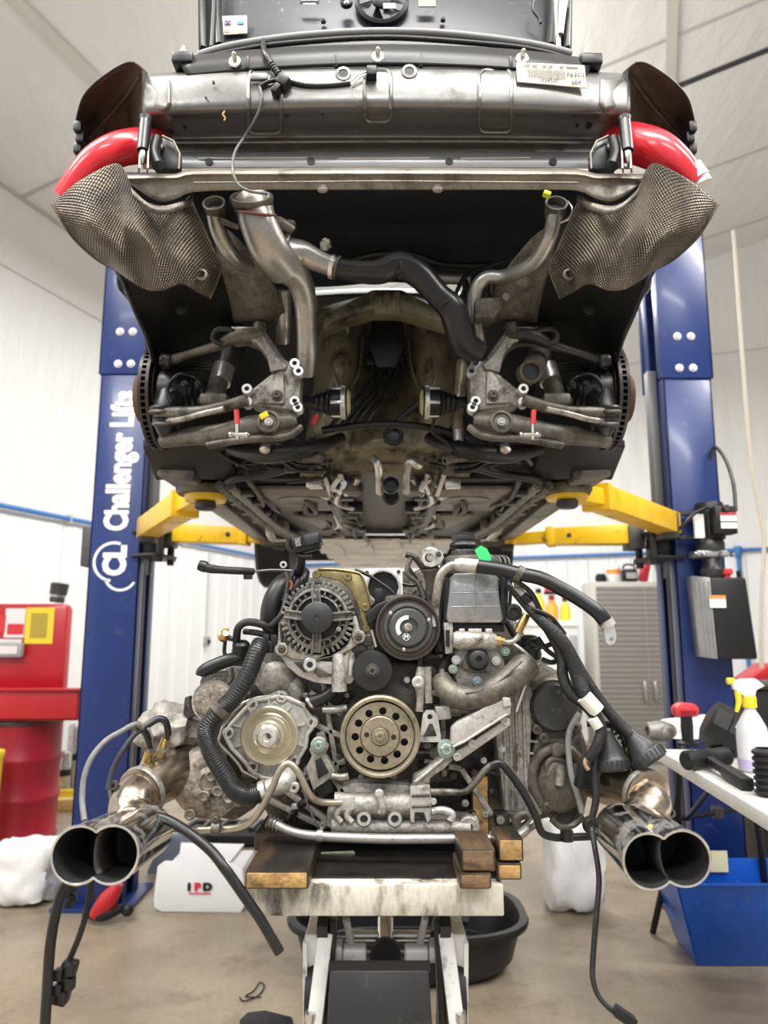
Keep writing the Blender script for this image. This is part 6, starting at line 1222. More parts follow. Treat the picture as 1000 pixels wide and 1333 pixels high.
for k, px in enumerate((446, 460)): tb('housing_leg', [(px - 4, 1052), (px - 8, 1062), (px - 2, 1070)], 4, m_al, LC, Y=1.58)
CL = pl('clamp_block', ((534, 1024), (560, 1022), (562, 1040), (561, 1068), (556, 1072), (552, 1058), (540, 1058), (540, 1072), (534, 1070)), 1.575, .04, m_alc, bev=.003)
for py in (1036, 1050): tb('clamp_groove', [(536, py), (560, py - 1)], 1.8, m_ald, CL, Y=1.574, res=1)
tb('bolt_rod', [(561, 1031), (584, 1031), (604, 1031), (616, 1022), (632, 1002), (645, 994), (658, 996), (672, 1014), (690, 1040), (702, 1060)], 4.2, m_castd, ENG, Y=1.58, n=12)
tb('stub_pipe', [(562, 1056), (578, 1055), (588, 1060), (586, 1068)], 5, m_alc, ENG, Y=1.585, n=12); bolt((564, 1043, 1.58), 4.5, m_bright, ENG)
# mount arm from block to upper bolt
MA = pl('mount_arm', ((536, 1024), (538, 1010), (556, 1000), (574, 984), (586, 978), (590, 990), (580, 1000), (560, 1014), (560, 1026)), 1.585, .03, m_al, bev=.004)
tb('arm_ridge', [(540, 1018), (558, 1004), (582, 984)], 2.2, m_alc, MA, Y=1.583)
bolt((581, 975, 1.578), 11, m_green, MA); lt('bolt_boss', (581, 975, 1.585), [(11, -8), (11, 3), (9, 4)], m_alc, MA, n=24)
# left mirrored A-arm bracket
LA = pl('cast_brace', ((410, 966), (420, 962), (428, 972), (424, 982), (440, 1010), (452, 1034), (446, 1038), (430, 1014), (412, 1026), (408, 1030), (402, 1012), (398, 1000), (406, 984), (402, 976)), 1.61, .03, m_al, bev=.003)
pl('brace_pocket', ((410, 990), (418, 986), (428, 1006), (414, 1014)), 1.606, .006, m_black, LA, bev=.001); pl('brace_pocket', ((412, 1022), (430, 1014), (436, 1030), (414, 1038)), 1.63, .006, m_black, LA, bev=.001)
bolt((415, 970, 1.598), 8.5, m_green, LA); lt('brace_boss', (415, 970, 1.606), [(10, -6), (10, 2), (8, 3)], m_al, LA)
# --- A-frame lug and silver wedge bracket
AF = plate('lug_frame', ((551, 930), (555, 925), (565, 925), (570, 931), (574, 958), (574, 966), (546, 966), (547, 958)), 1.60, .025, m_alc, ENG, holes=((560, 933, 3.4),))
pl('frame_pocket', ((559, 942), (563, 942), (569, 958), (551, 959)), 1.598, .004, m_ald, AF, bev=.001)
bolt((556, 970, 1.61), 5.5, m_ald, AF)
for (px, py) in ((545, 888),):
    tb('bracket_post', [(548, 868), (546, 888), (547, 906), (546, 926)], [5, 7, 5, 5], m_al, ENG, Y=1.61); lt('post_eye', (544, 888, 1.60), [(7.5, -6), (7.5, 3), (6, 4), (3, 4), (0, 2)], m_alc, ENG, n=20)
pl('bracket_block', ((566, 920), (586, 918), (588, 936), (570, 938)), 1.61, .05, m_alc, bev=.003); tb('block_pin', [(584, 924), (604, 923), (624, 924)], 6, m_al, ENG, Y=1.63, res=1)
tb('bracket_channel', [(556, 868), (557, 890), (558, 915)], 5.5, m_al, ENG, Y=1.615, res=1, n=8)
WB = pl('wedge_bracket', ((587, 970), (588, 948), (596, 940), (652, 909), (662, 908), (666, 913), (665, 930), (604, 968)), 1.565, .03, m_alc, bev=.003)
pl('wedge_lower', ((592, 978), (604, 972), (656, 938), (664, 934), (665, 944), (652, 954), (600, 990), (594, 990)), 1.58, .02, m_alc, WB, bev=.003)
tb('wedge_fold', [(590, 972), (604, 966), (660, 930)], 1.6, m_alc, WB, Y=1.563, res=1)
for c in ((595, 985), (615, 968), (657, 938)): lt('wedge_eye', (c[0], c[1], 1.575), [(5, -2), (5, 1.5), (2.6, 2), (2.4, 0), (0, 0)], m_alc, WB, n=16)
pl('wedge_top_tab', ((654, 908), (664, 908), (666, 918), (656, 920)), 1.56, .006, m_bright, WB, bev=.001)
# --- water outlet pipe (tan cast elbow) on the right
OE = tb('outlet_elbow', [(574, 884, 1.62), (582, 898, 1.60), (600, 908, 1.585), (622, 908, 1.58), (646, 898, 1.58), (668, 882, 1.59), (686, 864, 1.61)], [13, 14, 15, 15, 16, 17, 19], m_castd, n=20)
tb('elbow_seam', [(606, 902), (630, 898), (656, 882), (680, 860)], 1.5, m_castd, OE, Y=1.56)
tb('elbow_rim', [(668, 838, 1.6), (682, 848, 1.59), (696, 862, 1.59)], 2.6, m_cast, OE)
# --- vacuum pump housing
VP = pl('vacuum_pump', [(622 + math.cos(R(a_))*(33 + 3*math.cos(R(3*a_))), 868 + math.sin(R(a_))*(33 + 3*math.cos(R(3*a_)))) for a_ in range(0, 360, 12)], 1.615, .05, m_al, bev=.004)
pl('pump_ear', ((594, 840), (650, 838), (660, 846), (652, 856), (590, 858)), 1.62, .04, m_al, VP)
FLG = pl('pump_cover', ((622, 836), (630, 842), (640, 862), (640, 872), (632, 876), (612, 876), (603, 870), (604, 860), (614, 842)), 1.603, .014, m_ald, VP, res=3)
for c in ((623, 842), (607, 867), (636, 870)): lt('cover_eye', (c[0], c[1], 1.603), [(4.4, 0), (4.4, 1.6), (2.4, 2), (0, 1)], m_ald, FLG, n=14)
lt('pump_nose', (622, 858, 1.6), [(15, -2), (14, 3), (12, 5), (11, 10), (7, 12), (4, 12), (3.6, 8), (0, 8)], m_grey, FLG, n=28)
for c, m_ in (((594, 859), m_bright), ((646, 860), m_bright), ((621, 886), mat('bolt_blue_steel', (.42, .48, .52), .35, .9)), ((590, 871), m_green), ((658, 848), m_green)): bolt((c[0], c[1], 1.607), 6, m_, VP)
HC = tb('accumulator', [(590, 833), (594, 833), (640, 835), (646, 835)], [9, 11.5, 11.5, 9], m_al, ENG, Y=1.60, res=1, n=22)
for px, w in ((601, .012), (618, .028), (636, .014)): B().box(P(px, 822, 1.60), (w, .022, .012)).done('accumulator_clamp', m_alc, HC, bev=.002)
bolt((596, 836, 1.583), 4, m_al, HC, hexa=False); text('accumulator_mark', 'O', Matrix.Translation(P(627, 834, 1.580)) @ FACE, .013, m_ald, HC)
lt('brass_union', (649, 835, 1.6), [(5, -4), (6.5, -3), (6.5, 3), (4.5, 4), (4.5, 8)], m_brass, HC, ax=V((1, 0, 0)), n=6)
tb('union_hose', [(655, 836), (666, 836), (674, 830), (678, 822)], 4, m_cast, HC, Y=1.6); tb('brass_sensor', [(674, 824), (680, 812), (686, 800)], [5, 6, 5], m_brass, HC, Y=1.60, res=1, n=12)
lt('black_cap_plug', (669, 797, 1.62), [(10, -6), (11, 0), (10, 3), (6, 4), (4, 2), (0, 2)], m_grey, ENG, n=24)
# --- silver tank with filler
TK = pl('silver_tank', ((586, 752), (592, 746), (642, 744), (648, 748), (650, 770), (656, 806), (652, 811), (584, 811), (580, 806), (584, 776)), 1.60, .10, m_sil, bev=.010)
tb('tank_seam', [(617, 748), (618, 780), (619, 809)], 1.2, m_sil, TK, Y=1.600, res=1)
for py in (771, 789): tb('tank_bead', [(588, py + 1), (649, py)], 1.0, m_sil, TK, Y=1.600, res=1)
for px, s in ((582, -1), (655, 1)): pl('tank_strap', ((px - 3, 752), (px + 3, 752), (px + 4 + s, 812), (px - 4 + s, 812)), 1.605, .08, m_hose, TK)
pl('tank_foot', ((580, 811), (656, 811), (658, 822), (576, 822)), 1.62, .08, m_black, TK); pl('tank_bracket', ((577, 806), (590, 806), (590, 850), (580, 852)), 1.605, .03, m_al, TK); tb('bracket_slot', [(583, 820), (583, 842)], 2.4, m_black, TK, Y=1.603, res=1)
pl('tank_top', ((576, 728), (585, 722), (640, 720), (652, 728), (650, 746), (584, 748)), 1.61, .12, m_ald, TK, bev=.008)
lt('filler_neck', (604, 718, 1.66), [(17, -12), (17, 0), (16, 2), (14, 3)], m_black, TK, ax=V((0, 0, 1)), n=28)
FC_ = lt('filler_cap', (604, 714, 1.66), [(17, 0), (19, 3), (18, 6), (15, 8), (15, 18), (12, 20), (0, 20)], m_bplas, TK, ax=V((0, 0, 1)), n=28); lt('cap_band', (604, 703, 1.66), [(15.4, 0), (15.6, 4), (15.4, 5)], m_grey, TK, ax=V((0, 0, 1)), n=28)
pl('green_tag', ((618, 716), (626, 710), (634, 714), (640, 726), (638, 732), (624, 728)), 1.58, .003, mat('green_tag_vinyl', (.04, .55, .16), .45), TK, bev=0)
# pipes round the tank
FS = tb('service_fitting', [(566, 816, 1.60), (567, 790, 1.6), (570, 765, 1.59), (574, 748, 1.585), (586, 737, 1.58), (598, 735, 1.575)], 5.5, m_cast, ENG, n=14)
tb('crimp_sleeve', [(592, 735), (600, 735), (622, 737)], [7, 9, 9], m_alc, FS, Y=1.575, res=1, n=18)
TH_ = tb('loose_hose', [(620, 737, 1.575), (650, 741, 1.57), (676, 747, 1.56), (704, 753, 1.55), (730, 766, 1.54), (756, 781, 1.53), (778, 797, 1.52), (790, 812, 1.52)], 9.2, m_hose, ENG, n=18)
tb('hose_sleeve', [(672, 745), (679, 749)], 11, m_castd, TH_, Y=1.557, res=1, n=18); pl('sleeve_tab', ((668, 754), (676, 752), (678, 766), (670, 766)), 1.557, .006, m_castd, TH_)
tb('hose_end_sleeve', [(788, 808), (793, 816)], 10, m_alc, TH_, Y=1.52, res=1, n=18); plate('hose_end_tab', ((786, 818), (800, 814), (803, 830), (800, 838), (794, 840), (789, 836)), 1.518, .006, m_bright, TH_, holes=((796, 832, 2.4),))
IN = lt('gas_valve', (560, 726, 1.62), [(15, -12), (15, 0), (13, 3), (11, 4), (6, 4), (5, 8), (0, 8)], m_cast, ENG, n=28); plate('valve_flange', ((549, 728), (552, 718), (562, 714), (576, 718), (578, 726), (572, 734), (562, 738), (553, 736)), 1.605, .006, m_alc, IN, holes=((559, 726, 6),)); lt('valve_bore', (559, 726, 1.609), [(6, 0), (6, .5), (0, .5)], m_black, IN, n=16)
bolt((571, 721, 1.603), 3.4, m_ald, IN); tb('valve_neck', [(560, 740, 1.62), (562, 760, 1.63), (560, 780, 1.64)], [12, 8, 8], m_ald, IN)
for i, p_ in enumerate((((528, 722), (540, 726), (552, 742), (560, 758)), ((532, 740), (540, 752), (548, 770), (552, 790)), ((536, 724), (530, 745), (545, 760), (552, 780)), ((524, 760), (538, 762), (548, 756)))): tb('valve_hose', list(p_), (4, 3, 3.5, 2.5)[i], (m_black, m_hose, m_ald, m_black)[i], ENG, Y=1.63)
for px in (653, 659, 664): tb('fuel_pipe', [(px - 18, 724, 1.66), (px - 4, 726, 1.65), (px, 740, 1.64), (px + 1, 770, 1.64), (px - 2, 800, 1.64)], 2.2, m_black, ENG)
# --- right head covers
RC_ = pl('valve_cover', ((640, 896), (650, 886), (690, 872), (696, 890), (692, 960), (688, 1050), (676, 1062), (658, 1060), (650, 1000), (644, 950)), 1.65, .08, m_al, bev=.006)
for i, px in enumerate((654, 662, 670, 680)): tb('cover_rib', [(px, 892 - i*4), (px + 3, 960), (px + 6, 1054)], 2.6, m_al, RC_, Y=1.65, res=3)
for py in range(900, 1050, 16): tb('cover_rib', [(684, py), (700, py + 2)], 2.0, m_al, RC_, Y=1.66, res=1)
mt_ = Matrix.Translation(P(672, 985, 1.643)) @ FACE @ Matrix.Rotation(R(86), 4, 'Z'); text('cast_lettering', 'MADE IN', mt_, .014, m_ald, RC_, ext=.001)
CV_ = pl('chain_cover', ((690, 990), (696, 966), (702, 952), (692, 930), (694, 900), (704, 884), (722, 876), (744, 884), (752, 900), (754, 940), (762, 962), (770, 990), (768, 1030), (760, 1066), (744, 1076), (728, 1078), (716, 1066), (698, 1050), (688, 1030), (686, 1008)), 1.66, .10, m_castd, bev=.008)
CD = lt('cam_cap', (721, 920, 1.655), [(31, -4), (31, 3), (29.5, 5), (29, 9), (27, 11), (0, 12)], mat('scuffed_black_cap', (.035, .034, .033), .45, var=.3, vs_=40, dirt=(.16, .155, .15), ds=60, damt=.1), CV_, n=48); lt('cap_seat', (721, 920, 1.655), [(36, -4), (36, 1), (33, 3), (31, 2)], m_castd, CV_, n=44)
for c in ((696, 892), (699, 949), (748, 890), (750, 946), (702, 1050), (712, 1050), (708, 960)): lt('cover_boss', (c[0], c[1], 1.655), [(6.5, -2), (6.5, 4), (5, 5), (0, 5)], m_castd, CV_, n=16); bolt((c[0], c[1], 1.648), 3.6, m_ald, CV_)
tb('cover_swirl', [(704, 1046), (694, 1024), (694, 1000), (704, 982), (720, 974), (740, 976), (752, 988)], 7, m_castd, CV_, Y=1.655); tb('cover_swirl', [(714, 1010), (712, 996), (720, 988), (732, 990)], 4.5, m_castd, CV_, Y=1.65)
B().ball(P(728, 1020, 1.66), S(30, 1.66), (1, .45, 1.2), 20, 12).done('cover_dome', m_castd, CV_); tb('cover_bar', [(728, 996), (729, 1008), (728, 1022)], 6, m_cast, CV_, Y=1.63, n=12); lt('cover_knob', (726, 976, 1.65), [(10, -3), (10, 4), (7, 7), (0, 7)], m_castd, CV_, n=22)
tb('cover_edge', [(718, 1066), (730, 1076), (746, 1074), (760, 1062)], 4, m_castd, CV_, Y=1.65)
tb('thin_pipe', [(672, 926, 1.60), (680, 902, 1.60), (690, 874, 1.595), (696, 866, 1.595), (706, 864, 1.60), (728, 863, 1.62)], 2.2, m_bright, ENG, res=2)
tb('dark_pipe', [(640, 996, 1.57), (652, 994, 1.57), (668, 1012, 1.57), (684, 1036, 1.57), (698, 1064, 1.57), (706, 1084, 1.58), (722, 1090, 1.59), (740, 1090, 1.6), (790, 1088, 1.62)], 4.6, m_hose, ENG, n=12)
lt('pipe_fastener', (738, 1088, 1.59), [(8, -6), (8, 6)], m_hose, ENG, ax=V((0, 0, 1)), n=10)
for i, p_ in enumerate((((668, 1088), (684, 1078), (700, 1066)), ((676, 1084), (672, 1066), (684, 1060), (694, 1070)))): tb('lower_elbow', [(a_, b_, 1.62) for a_, b_ in p_], (7, 6)[i], (m_castd, m_ald)[i], ENG)
pl('lower_bracket', ((646, 1060), (664, 1060), (664, 1078), (648, 1080)), 1.62, .05, m_black, bev=.004); bolt((652, 1068, 1.615), 5, m_al, ENG)
# --- top left: intake duct, plugs, cables
tb('intake_duct', [(384, 752, 1.72), (368, 764, 1.68), (356, 784, 1.66), (352, 806, 1.66), (358, 828, 1.68)], [13, 15, 14, 13, 12], m_bplas, ENG, n=18)
tb('intake_hose', [(396, 744, 1.68), (390, 756, 1.66), (382, 770, 1.65), (372, 786, 1.64)], [8, 11, 10, 8], m_hose, ENG, n=14)
tb('loom_branch', [(384, 742, 1.64), (376, 760, 1.63), (372, 780, 1.62), (366, 800, 1.60), (352, 815, 1.60)], 3.5, m_loom, ENG); tb('red_lead', [(374, 752, 1.62), (380, 760, 1.62), (378, 768, 1.62)], 1.8, mat('dull_red_lead', (.30, .07, .05), .5), ENG)
TW_ = tb('twisted_cable', [(263, 736, 1.56), (272, 740, 1.56), (290, 742, 1.57), (310, 743, 1.58), (330, 744, 1.60)], [5.5, 6, 5, 5, 4.5], m_loom, ENG, n=14); lt('cable_boot', (264, 737, 1.56), [(6.5, -5), (7.5, 0), (7.2, 5)], m_hose, TW_, ax=V((1, 0, -.3))); B().box(P(323, 751, 1.59), (.018, .01, .010)).done('cable_clip', m_bplas, TW_)
tb('dip_rod', [(328, 744, 1.60), (352, 742, 1.64), (386, 743, 1.68)], 1.8, m_steel, ENG, res=1)
RT = tb('ground_strap', [(372, 744, 1.62), (376, 754, 1.62), (374, 766, 1.63)], 2.4, m_castd, ENG); lt('ring_terminal', (369, 735, 1.615), [(4.6, -1), (4.6, 1), (2.4, 1.2), (2.2, -1)], m_bright, RT, n=18)
PLG = B().box(P(399, 708, 1.60), (.060, .045, .036), Matrix.Rotation(R(-14), 4, 'Y')).done('loom_connector', m_bplas, ENG, bev=.006); PLG['label'] = 'black wiring connector standing up'
B().box(P(406, 702, 1.574), (.036, .006, .022), Matrix.Rotation(R(-14), 4, 'Y')).done('connector_face', m_grey, PLG, bev=.002)
for d_ in ((-.02, .0), (.02, 0)): B().box(P(406, 702, 1.571) + V((d_[0], 0, d_[1])), (.003, .008, .026), Matrix.Rotation(R(-14), 4, 'Y')).done('connector_rib', m_bplas, PLG)
B().box(P(388, 706, 1.575), (.012, .006, .018), Matrix.Rotation(R(-14), 4, 'Y')).done('connector_pin', m_cast, PLG); tb('connector_stem', [(390, 718, 1.60), (392, 732, 1.62), (388, 748, 1.65)], [5, 6, 6], m_loom, PLG); tb('connector_guard', [(376, 702), (378, 716), (392, 724), (406, 724)], 3.4, m_bplas, PLG, Y=1.59)
# left side hoses and sensors
tb('breather_hose', [(262, 880, 1.62), (266, 873, 1.62), (290, 862, 1.62), (312, 856, 1.62), (330, 852, 1.63)], [7, 8.5, 8.5, 8, 7], m_hose, ENG, n=16)
tb('loom_bundle', [(308, 838, 1.62), (310, 818, 1.60), (322, 810, 1.60), (342, 813, 1.60), (352, 820, 1.61)], 5, m_loom, ENG); tb('loom_bundle', [(318, 822, 1.62), (335, 824, 1.61), (350, 828, 1.61)], 4, m_loom, ENG); tb('loom_bundle', [(294, 830), (292, 846), (294, 856)], 2.5, m_loom, ENG, Y=1.62)
SN = lt('brass_sensor', (292, 827, 1.60), [(7, -6), (7, 0), (5, 2), (4, 6)], m_brass, ENG, ax=V((.3, -.5, .3)), n=12); lt('sensor_tip', (294, 820, 1.60), [(4, -1), (4, 1), (2, 2)], m_brass, SN); tb('sensor_stem', [(296, 830), (304, 832)], 3.5, m_hose, SN, Y=1.61, res=1)
lt('sensor_body', (314, 844, 1.62), [(10, -10), (11, -4), (11, 6), (8, 9), (0, 9)], m_bplas, ENG, ax=V((0, -.3, 1))); lt('coil_pack', (316, 850, 1.66), [(14, -12), (14, 4), (10, 8)], m_ald, ENG, ax=V((0, -.4, 1)), n=18)
for i in range(4): B().box(P(342 + i*5, 842 - 8*(i % 2), 1.61), (.014, .02, .026)).done('loom_plug', m_bplas, ENG, bev=.003)
# left cast lumps over the pump
for c, r, sc in (((358, 884), 22, (1.1, .6, 1)), ((384, 898), 13, (1, .6, 1.15)), ((336, 876), 16, (1, .6, 1))): B().ball(P(c[0], c[1], 1.66), S(r, 1.66), sc, 18, 12).done('cast_lump', m_al, ENG)
tb('pump_outlet_hose', [(398, 914), (412, 912), (428, 904), (434, 898)], 8, m_hose, ENG, Y=1.62, n=14); tb('hose_clip', [(402, 915), (405, 913)], 9.4, m_steel, ENG, Y=1.62, res=1, n=16); tb('small_spigot', [(420, 924), (436, 924), (452, 922)], [4, 5, 5], m_cast, ENG, Y=1.62); tb('small_spigot', [(432, 1010), (444, 1012), (454, 1010)], 4.5, m_cast, ENG, Y=1.60)
# --- left bank: round rusty cover, turbo volute, rag
RD = lt('round_cover', (278, 913, 1.63), [(25, -8), (25, 2), (24, 4), (22, 5), (0, 7)], m_pit, ENG, n=40); lt('cover_edge', (278, 913, 1.63), [(26, 0), (27, 2), (25.5, 4.5), (24, 4)], m_al, RD, n=40)
pl('cover_bracket', ((272, 892), (286, 872), (300, 868), (302, 884), (294, 894)), 1.65, .04, m_al); tb('bracket_pins', [(276, 878), (296, 876)], 4, m_al, ENG, Y=1.64, res=1)
pl('cover_stalk', ((240, 908), (246, 906), (248, 922), (256, 930), (246, 936), (238, 930)), 1.65, .03, m_ald)
TV = tb('turbo_volute', [(290, 1052, 1.66), (266, 1046, 1.65), (248, 1026, 1.65), (250, 1000, 1.66), (268, 988, 1.68), (288, 992, 1.70)], [12, 18, 21, 20, 18, 14], m_pit, ENG, n=18); TV['label'] = 'rust stained turbo housing'
lt('volute_centre', (272, 1016, 1.63), [(16, -8), (16, 2), (10, 5), (8, 2), (0, 2)], m_pit, TV, n=24)
for c in ((275, 1010), (284, 1030), (298, 1038), (248, 1060), (266, 1036)): lt('volute_boss', (c[0], c[1], 1.62), [(7, -6), (7, 3), (5, 4), (3, 2), (0, 2)], m_pit, TV, n=18)
pl('volute_foot', ((264, 1040), (300, 1036), (310, 1048), (288, 1064), (272, 1066), (264, 1058)), 1.63, .06, m_pit, TV)
from mathutils import noise as NZ
b = B(); bmesh.ops.create_icosphere(b.bm, subdivisions=4, radius=1)
c0 = P(222, 952, 1.70)
for v in b.bm.verts:
    p = v.co.copy(); v.co = c0 + V((p.x*.075, p.y*.07, p.z*.06))*(1 + .30*NZ.noise(p*2.5) + .10*NZ.noise(p*6))
RG = b.done('insulation_wrap', mat('dusty_foil_wrap', (.30, .28, .25), .55, .15, var=.25, vs_=20, dirt=(.12, .10, .08), ds=16, damt=.35, speck=.3), ENG, smooth=60)
pl('left_flange', ((232, 950), (258, 940), (262, 960), (256, 1000), (236, 1004), (230, 980)), 1.70, .08, m_al, bev=.006)
# --- exhausts
def exhaust(side):
    L_ = side < 0
    if L_: body = [(268, 986, 1.74), (236, 1002, 1.68), (214, 1010, 1.63)]; col = (186, 1030, 1.57); elbow = [(192, 1024, 1.58), (172, 1042, 1.53), (168, 1060, 1.51), (182, 1082, 1.48)]
    else: body = [(764, 1000, 1.72), (792, 1012, 1.66), (814, 1020, 1.61)]; col = (840, 1034, 1.55); elbow = [(832, 1030, 1.57), (846, 1046, 1.52), (838, 1060, 1.50), (818, 1079, 1.48)]
    X = tube('exhaust_can', body + [col], [30, 32, 31, 27], m_exh, ENG, n=28); X['label'] = 'heat tinted exhaust canister'
    a_ = P(*col); d = (P(*body[-1]) - a_).normalized()
    lathe('band_clamp', col, [(29, -5), (31, -4), (32, 0), (31, 4), (29, 5)], m_cast, X, ax=-d, n=36); lathe('clamp_lip', (col[0], col[1], col[2]), [(26, 4), (31, 5), (31, 7), (26, 9)], m_exh, X, ax=-d, n=36)
    cb = (146, 1036) if L_ else (872, 1050)
    tube('clamp_screw', [(cb[0] - 2, cb[1] - 12, 1.53), (cb[0], cb[1] + 8, 1.52)], 3.4, m_castd, X, res=1); lathe('clamp_nut', (cb[0] + (2 if L_ else 1), cb[1] + (-14 if L_ else 8), 1.52), [(5.5, -3), (5.5, 3), (3, 3), (3, -1)], m_castd, X, n=10)
    E = tube('exhaust_elbow', elbow, [25, 25, 24, 27], m_exh, ENG, n=28, res=8)
    tube('elbow_weld', [elbow[1], tuple(sum(z_)/2 for z_ in zip(elbow[1], elbow[2]))], 25.6, m_exh, E, n=28, res=1)
    # double tip: two merged barrels
    if L_: tips = ((102, 1113, 1.285), (146, 1112, 1.285)); back = ((170, 1084, 1.49), (194, 1080, 1.49)); R0 = 31; R1 = 33
    else: tips = ((846, 1121, 1.285), (890, 1117, 1.285)); back = ((802, 1082, 1.49), (834, 1076, 1.49)); R0 = 31; R1 = 32
    a1, a2, c1, c2 = P(*tips[0]), P(*tips[1]), P(*back[0]), P(*back[1]); ax = ((a1 + a2)/2 - (c1 + c2)/2).normalized()
    sd = (a2 - a1); sd = (sd - ax*sd.dot(ax)).normalized(); up = sd.cross(ax); r1 = S(R1, tips[0][2])*1.02; r0 = S(R0, back[0][2])
    d1 = (a2 - a1).length/2; d0 = d1*.55; m1, m0 = (a1 + a2)/2, (c1 + c2)/2; ln = (m1 - m0).length
    def ring(f, k, rr=None, dd=None):
        r = rr or (r0 + (r1 - r0)*min(1, f*1.35)); d = dd or (d0 + (d1 - d0)*min(1, f*1.2)); r *= k; o = m0.lerp(m1, f); ph = math.acos(min(.999, d/r)); n = 26; out = []
        for s_ in (-1, 1):
            for i_ in range(n):
                t_ = ph + (2*math.pi - 2*ph)*i_/(n - 1) if s_ > 0 else ph + (2*math.pi - 2*ph)*i_/(n - 1)
                q_ = math.pi - t_ if s_ > 0 else -t_
                out.append(o + sd*(s_*d + math.cos(q_)*r) + up*math.sin(q_)*r)
        return out
    def loft(rings, nm, m, par):
        b = B(); vv = [[b.bm.verts.new(p) for p in r] for r in rings]; n = len(vv[0])
        for p_, q_ in zip(vv, vv[1:]):
            for k_ in range(n): b.bm.faces.new((p_[k_], p_[(k_+1) % n], q_[(k_+1) % n], q_[k_]))
        return b, b.done(nm, m, par, smooth=50)
    T = loft([ring(-.04, .75), ring(0, 1.0), ring(.2, 1.0), ring(.45, 1.0), ring(.7, 1.0), ring(.97, 1.0), ring(1.0, .995), ring(1.005, .97), ring(.99, .94)], 'exhaust_tip', m_chrome, ENG)[1]; T['label'] = 'sooty chrome double exhaust tip'
    b = B(); rr_ = [ring(.992, .945), ring(.75, .92), ring(.4, .90)]; vv = [[b.bm.verts.new(p) for p in r] for r in rr_]; n = len(vv[0])
    for p_, q_ in zip(vv, vv[1:]):
        for k_ in range(n): b.bm.faces.new((p_[k_], p_[(k_+1) % n], q_[(k_+1) % n], q_[k_]))
    b.bm.faces.new(vv[-1]); b.done('tip_liner', m_soot, T, smooth=50)
    B().tube(ring(1.0, .975), .0026, 8, 1, closed=True).done('rolled_rim', m_chromec, T)
    hh_ = math.sqrt(max(1e-6, r1*r1 - d1*d1))*.94; o = m1 - ax*.012
    b = B(); q_ = [o + sd*(-.35*d1*math.cos(t_*math.pi/8 - math.pi/2) + .12*d1) + up*(hh_*math.sin(t_*math.pi/8 - math.pi/2)) for t_ in range(9)]
    vv = [[b.bm.verts.new(p + ax*z_) for p in q_] for z_ in (0, -.05, -.09)]
    for p_, w_ in zip(vv, vv[1:]):
        for k_ in range(8): b.bm.faces.new((p_[k_], p_[k_+1], w_[k_+1], w_[k_]))
    b.done('tip_divider', mat('sooty_divider', (.05, .048, .045), .5, .5), T, th=.003)
    if not L_: lathe('yellow_sticker', (849, 1078, 1.345), [(5, 0), (5, .5), (0, .5)], m_ylab, T, ax=V((0, -.6, .8)), n=16)
    return X
XL = exhaust(-1); XR = exhaust(1)
# oxygen sensors and their leads
for (a_, b_) in (((186, 1010), (194, 978)), ((206, 992), (216, 960))):
    SE_ = tube('oxygen_sensor', [(a_[0], a_[1], 1.60), ((a_[0] + b_[0])/2, (a_[1] + b_[1])/2, 1.59), (b_[0], b_[1], 1.58)], [7.5, 6, 4.5], m_brass, ENG, res=1, n=14)
    lathe('sensor_nut', (a_[0] + 2, a_[1] - 4, 1.598), [(9, -4), (9, 4)], m_castd, SE_, ax=V((.25, -.2, 1)), n=6); lathe('sensor_collar', ((a_[0] + b_[0])/2 + 1, (a_[1] + b_[1])/2, 1.588), [(7, -2), (7.4, 0), (7, 2)], m_cast, SE_, ax=V((.25, -.2, 1)), n=14)
tb('sensor_lead', [(194, 980, 1.58), (197, 968, 1.57), (190, 954, 1.55), (177, 943, 1.52), (158, 952, 1.50), (138, 964, 1.48), (120, 985, 1.46), (110, 1010, 1.45), (107, 1040, 1.44), (110, 1068, 1.42)], 3.4, mat('grey_braid', (.16, .155, .15), .6, var=.2, vs_=60), ENG)
tb('sensor_lead', [(217, 962, 1.58), (219, 950, 1.57), (214, 938, 1.56), (202, 938, 1.55), (176, 956, 1.53), (158, 980, 1.51), (146, 1005, 1.50), (141, 1028, 1.49)], 3.2, m_grey, ENG)
tb('sensor_heatsleeve', [(196, 972, 1.575), (190, 955, 1.55), (178, 943, 1.53)], 4.4, m_hose, ENG); tb('sensor_heatsleeve', [(219, 956, 1.578), (216, 940, 1.562), (206, 936, 1.555), (192, 944, 1.545)], 4.4, m_hose, ENG)
SR = tube('oxygen_sensor', [(822, 1010, 1.60), (818, 990, 1.59), (815, 972, 1.585)], [6, 5.5, 5], m_brass, ENG, res=1, n=14); lathe('sensor_nut', (823, 1008, 1.6), [(9, -4), (9, 3)], m_castd, SR, ax=V((-.1, -.2, 1)), n=6)
tb('ribbed_lead', [(815, 972, 1.585), (810, 956, 1.58), (800, 946, 1.59), (788, 943, 1.60), (764, 942, 1.61)], 4, m_hose, ENG)
for i in range(14):
    t_ = i/13; lathe('lead_rib', (815 - 26*t_ - 2*math.sin(t_*3), 968 - 26*min(1, t_*1.4), 1.583 + .015*t_), [(4, -1), (5, 0), (4, 1)], m_hose, ENG, ax=V((-.6, 0, .8)), n=10) if i % 2 else None
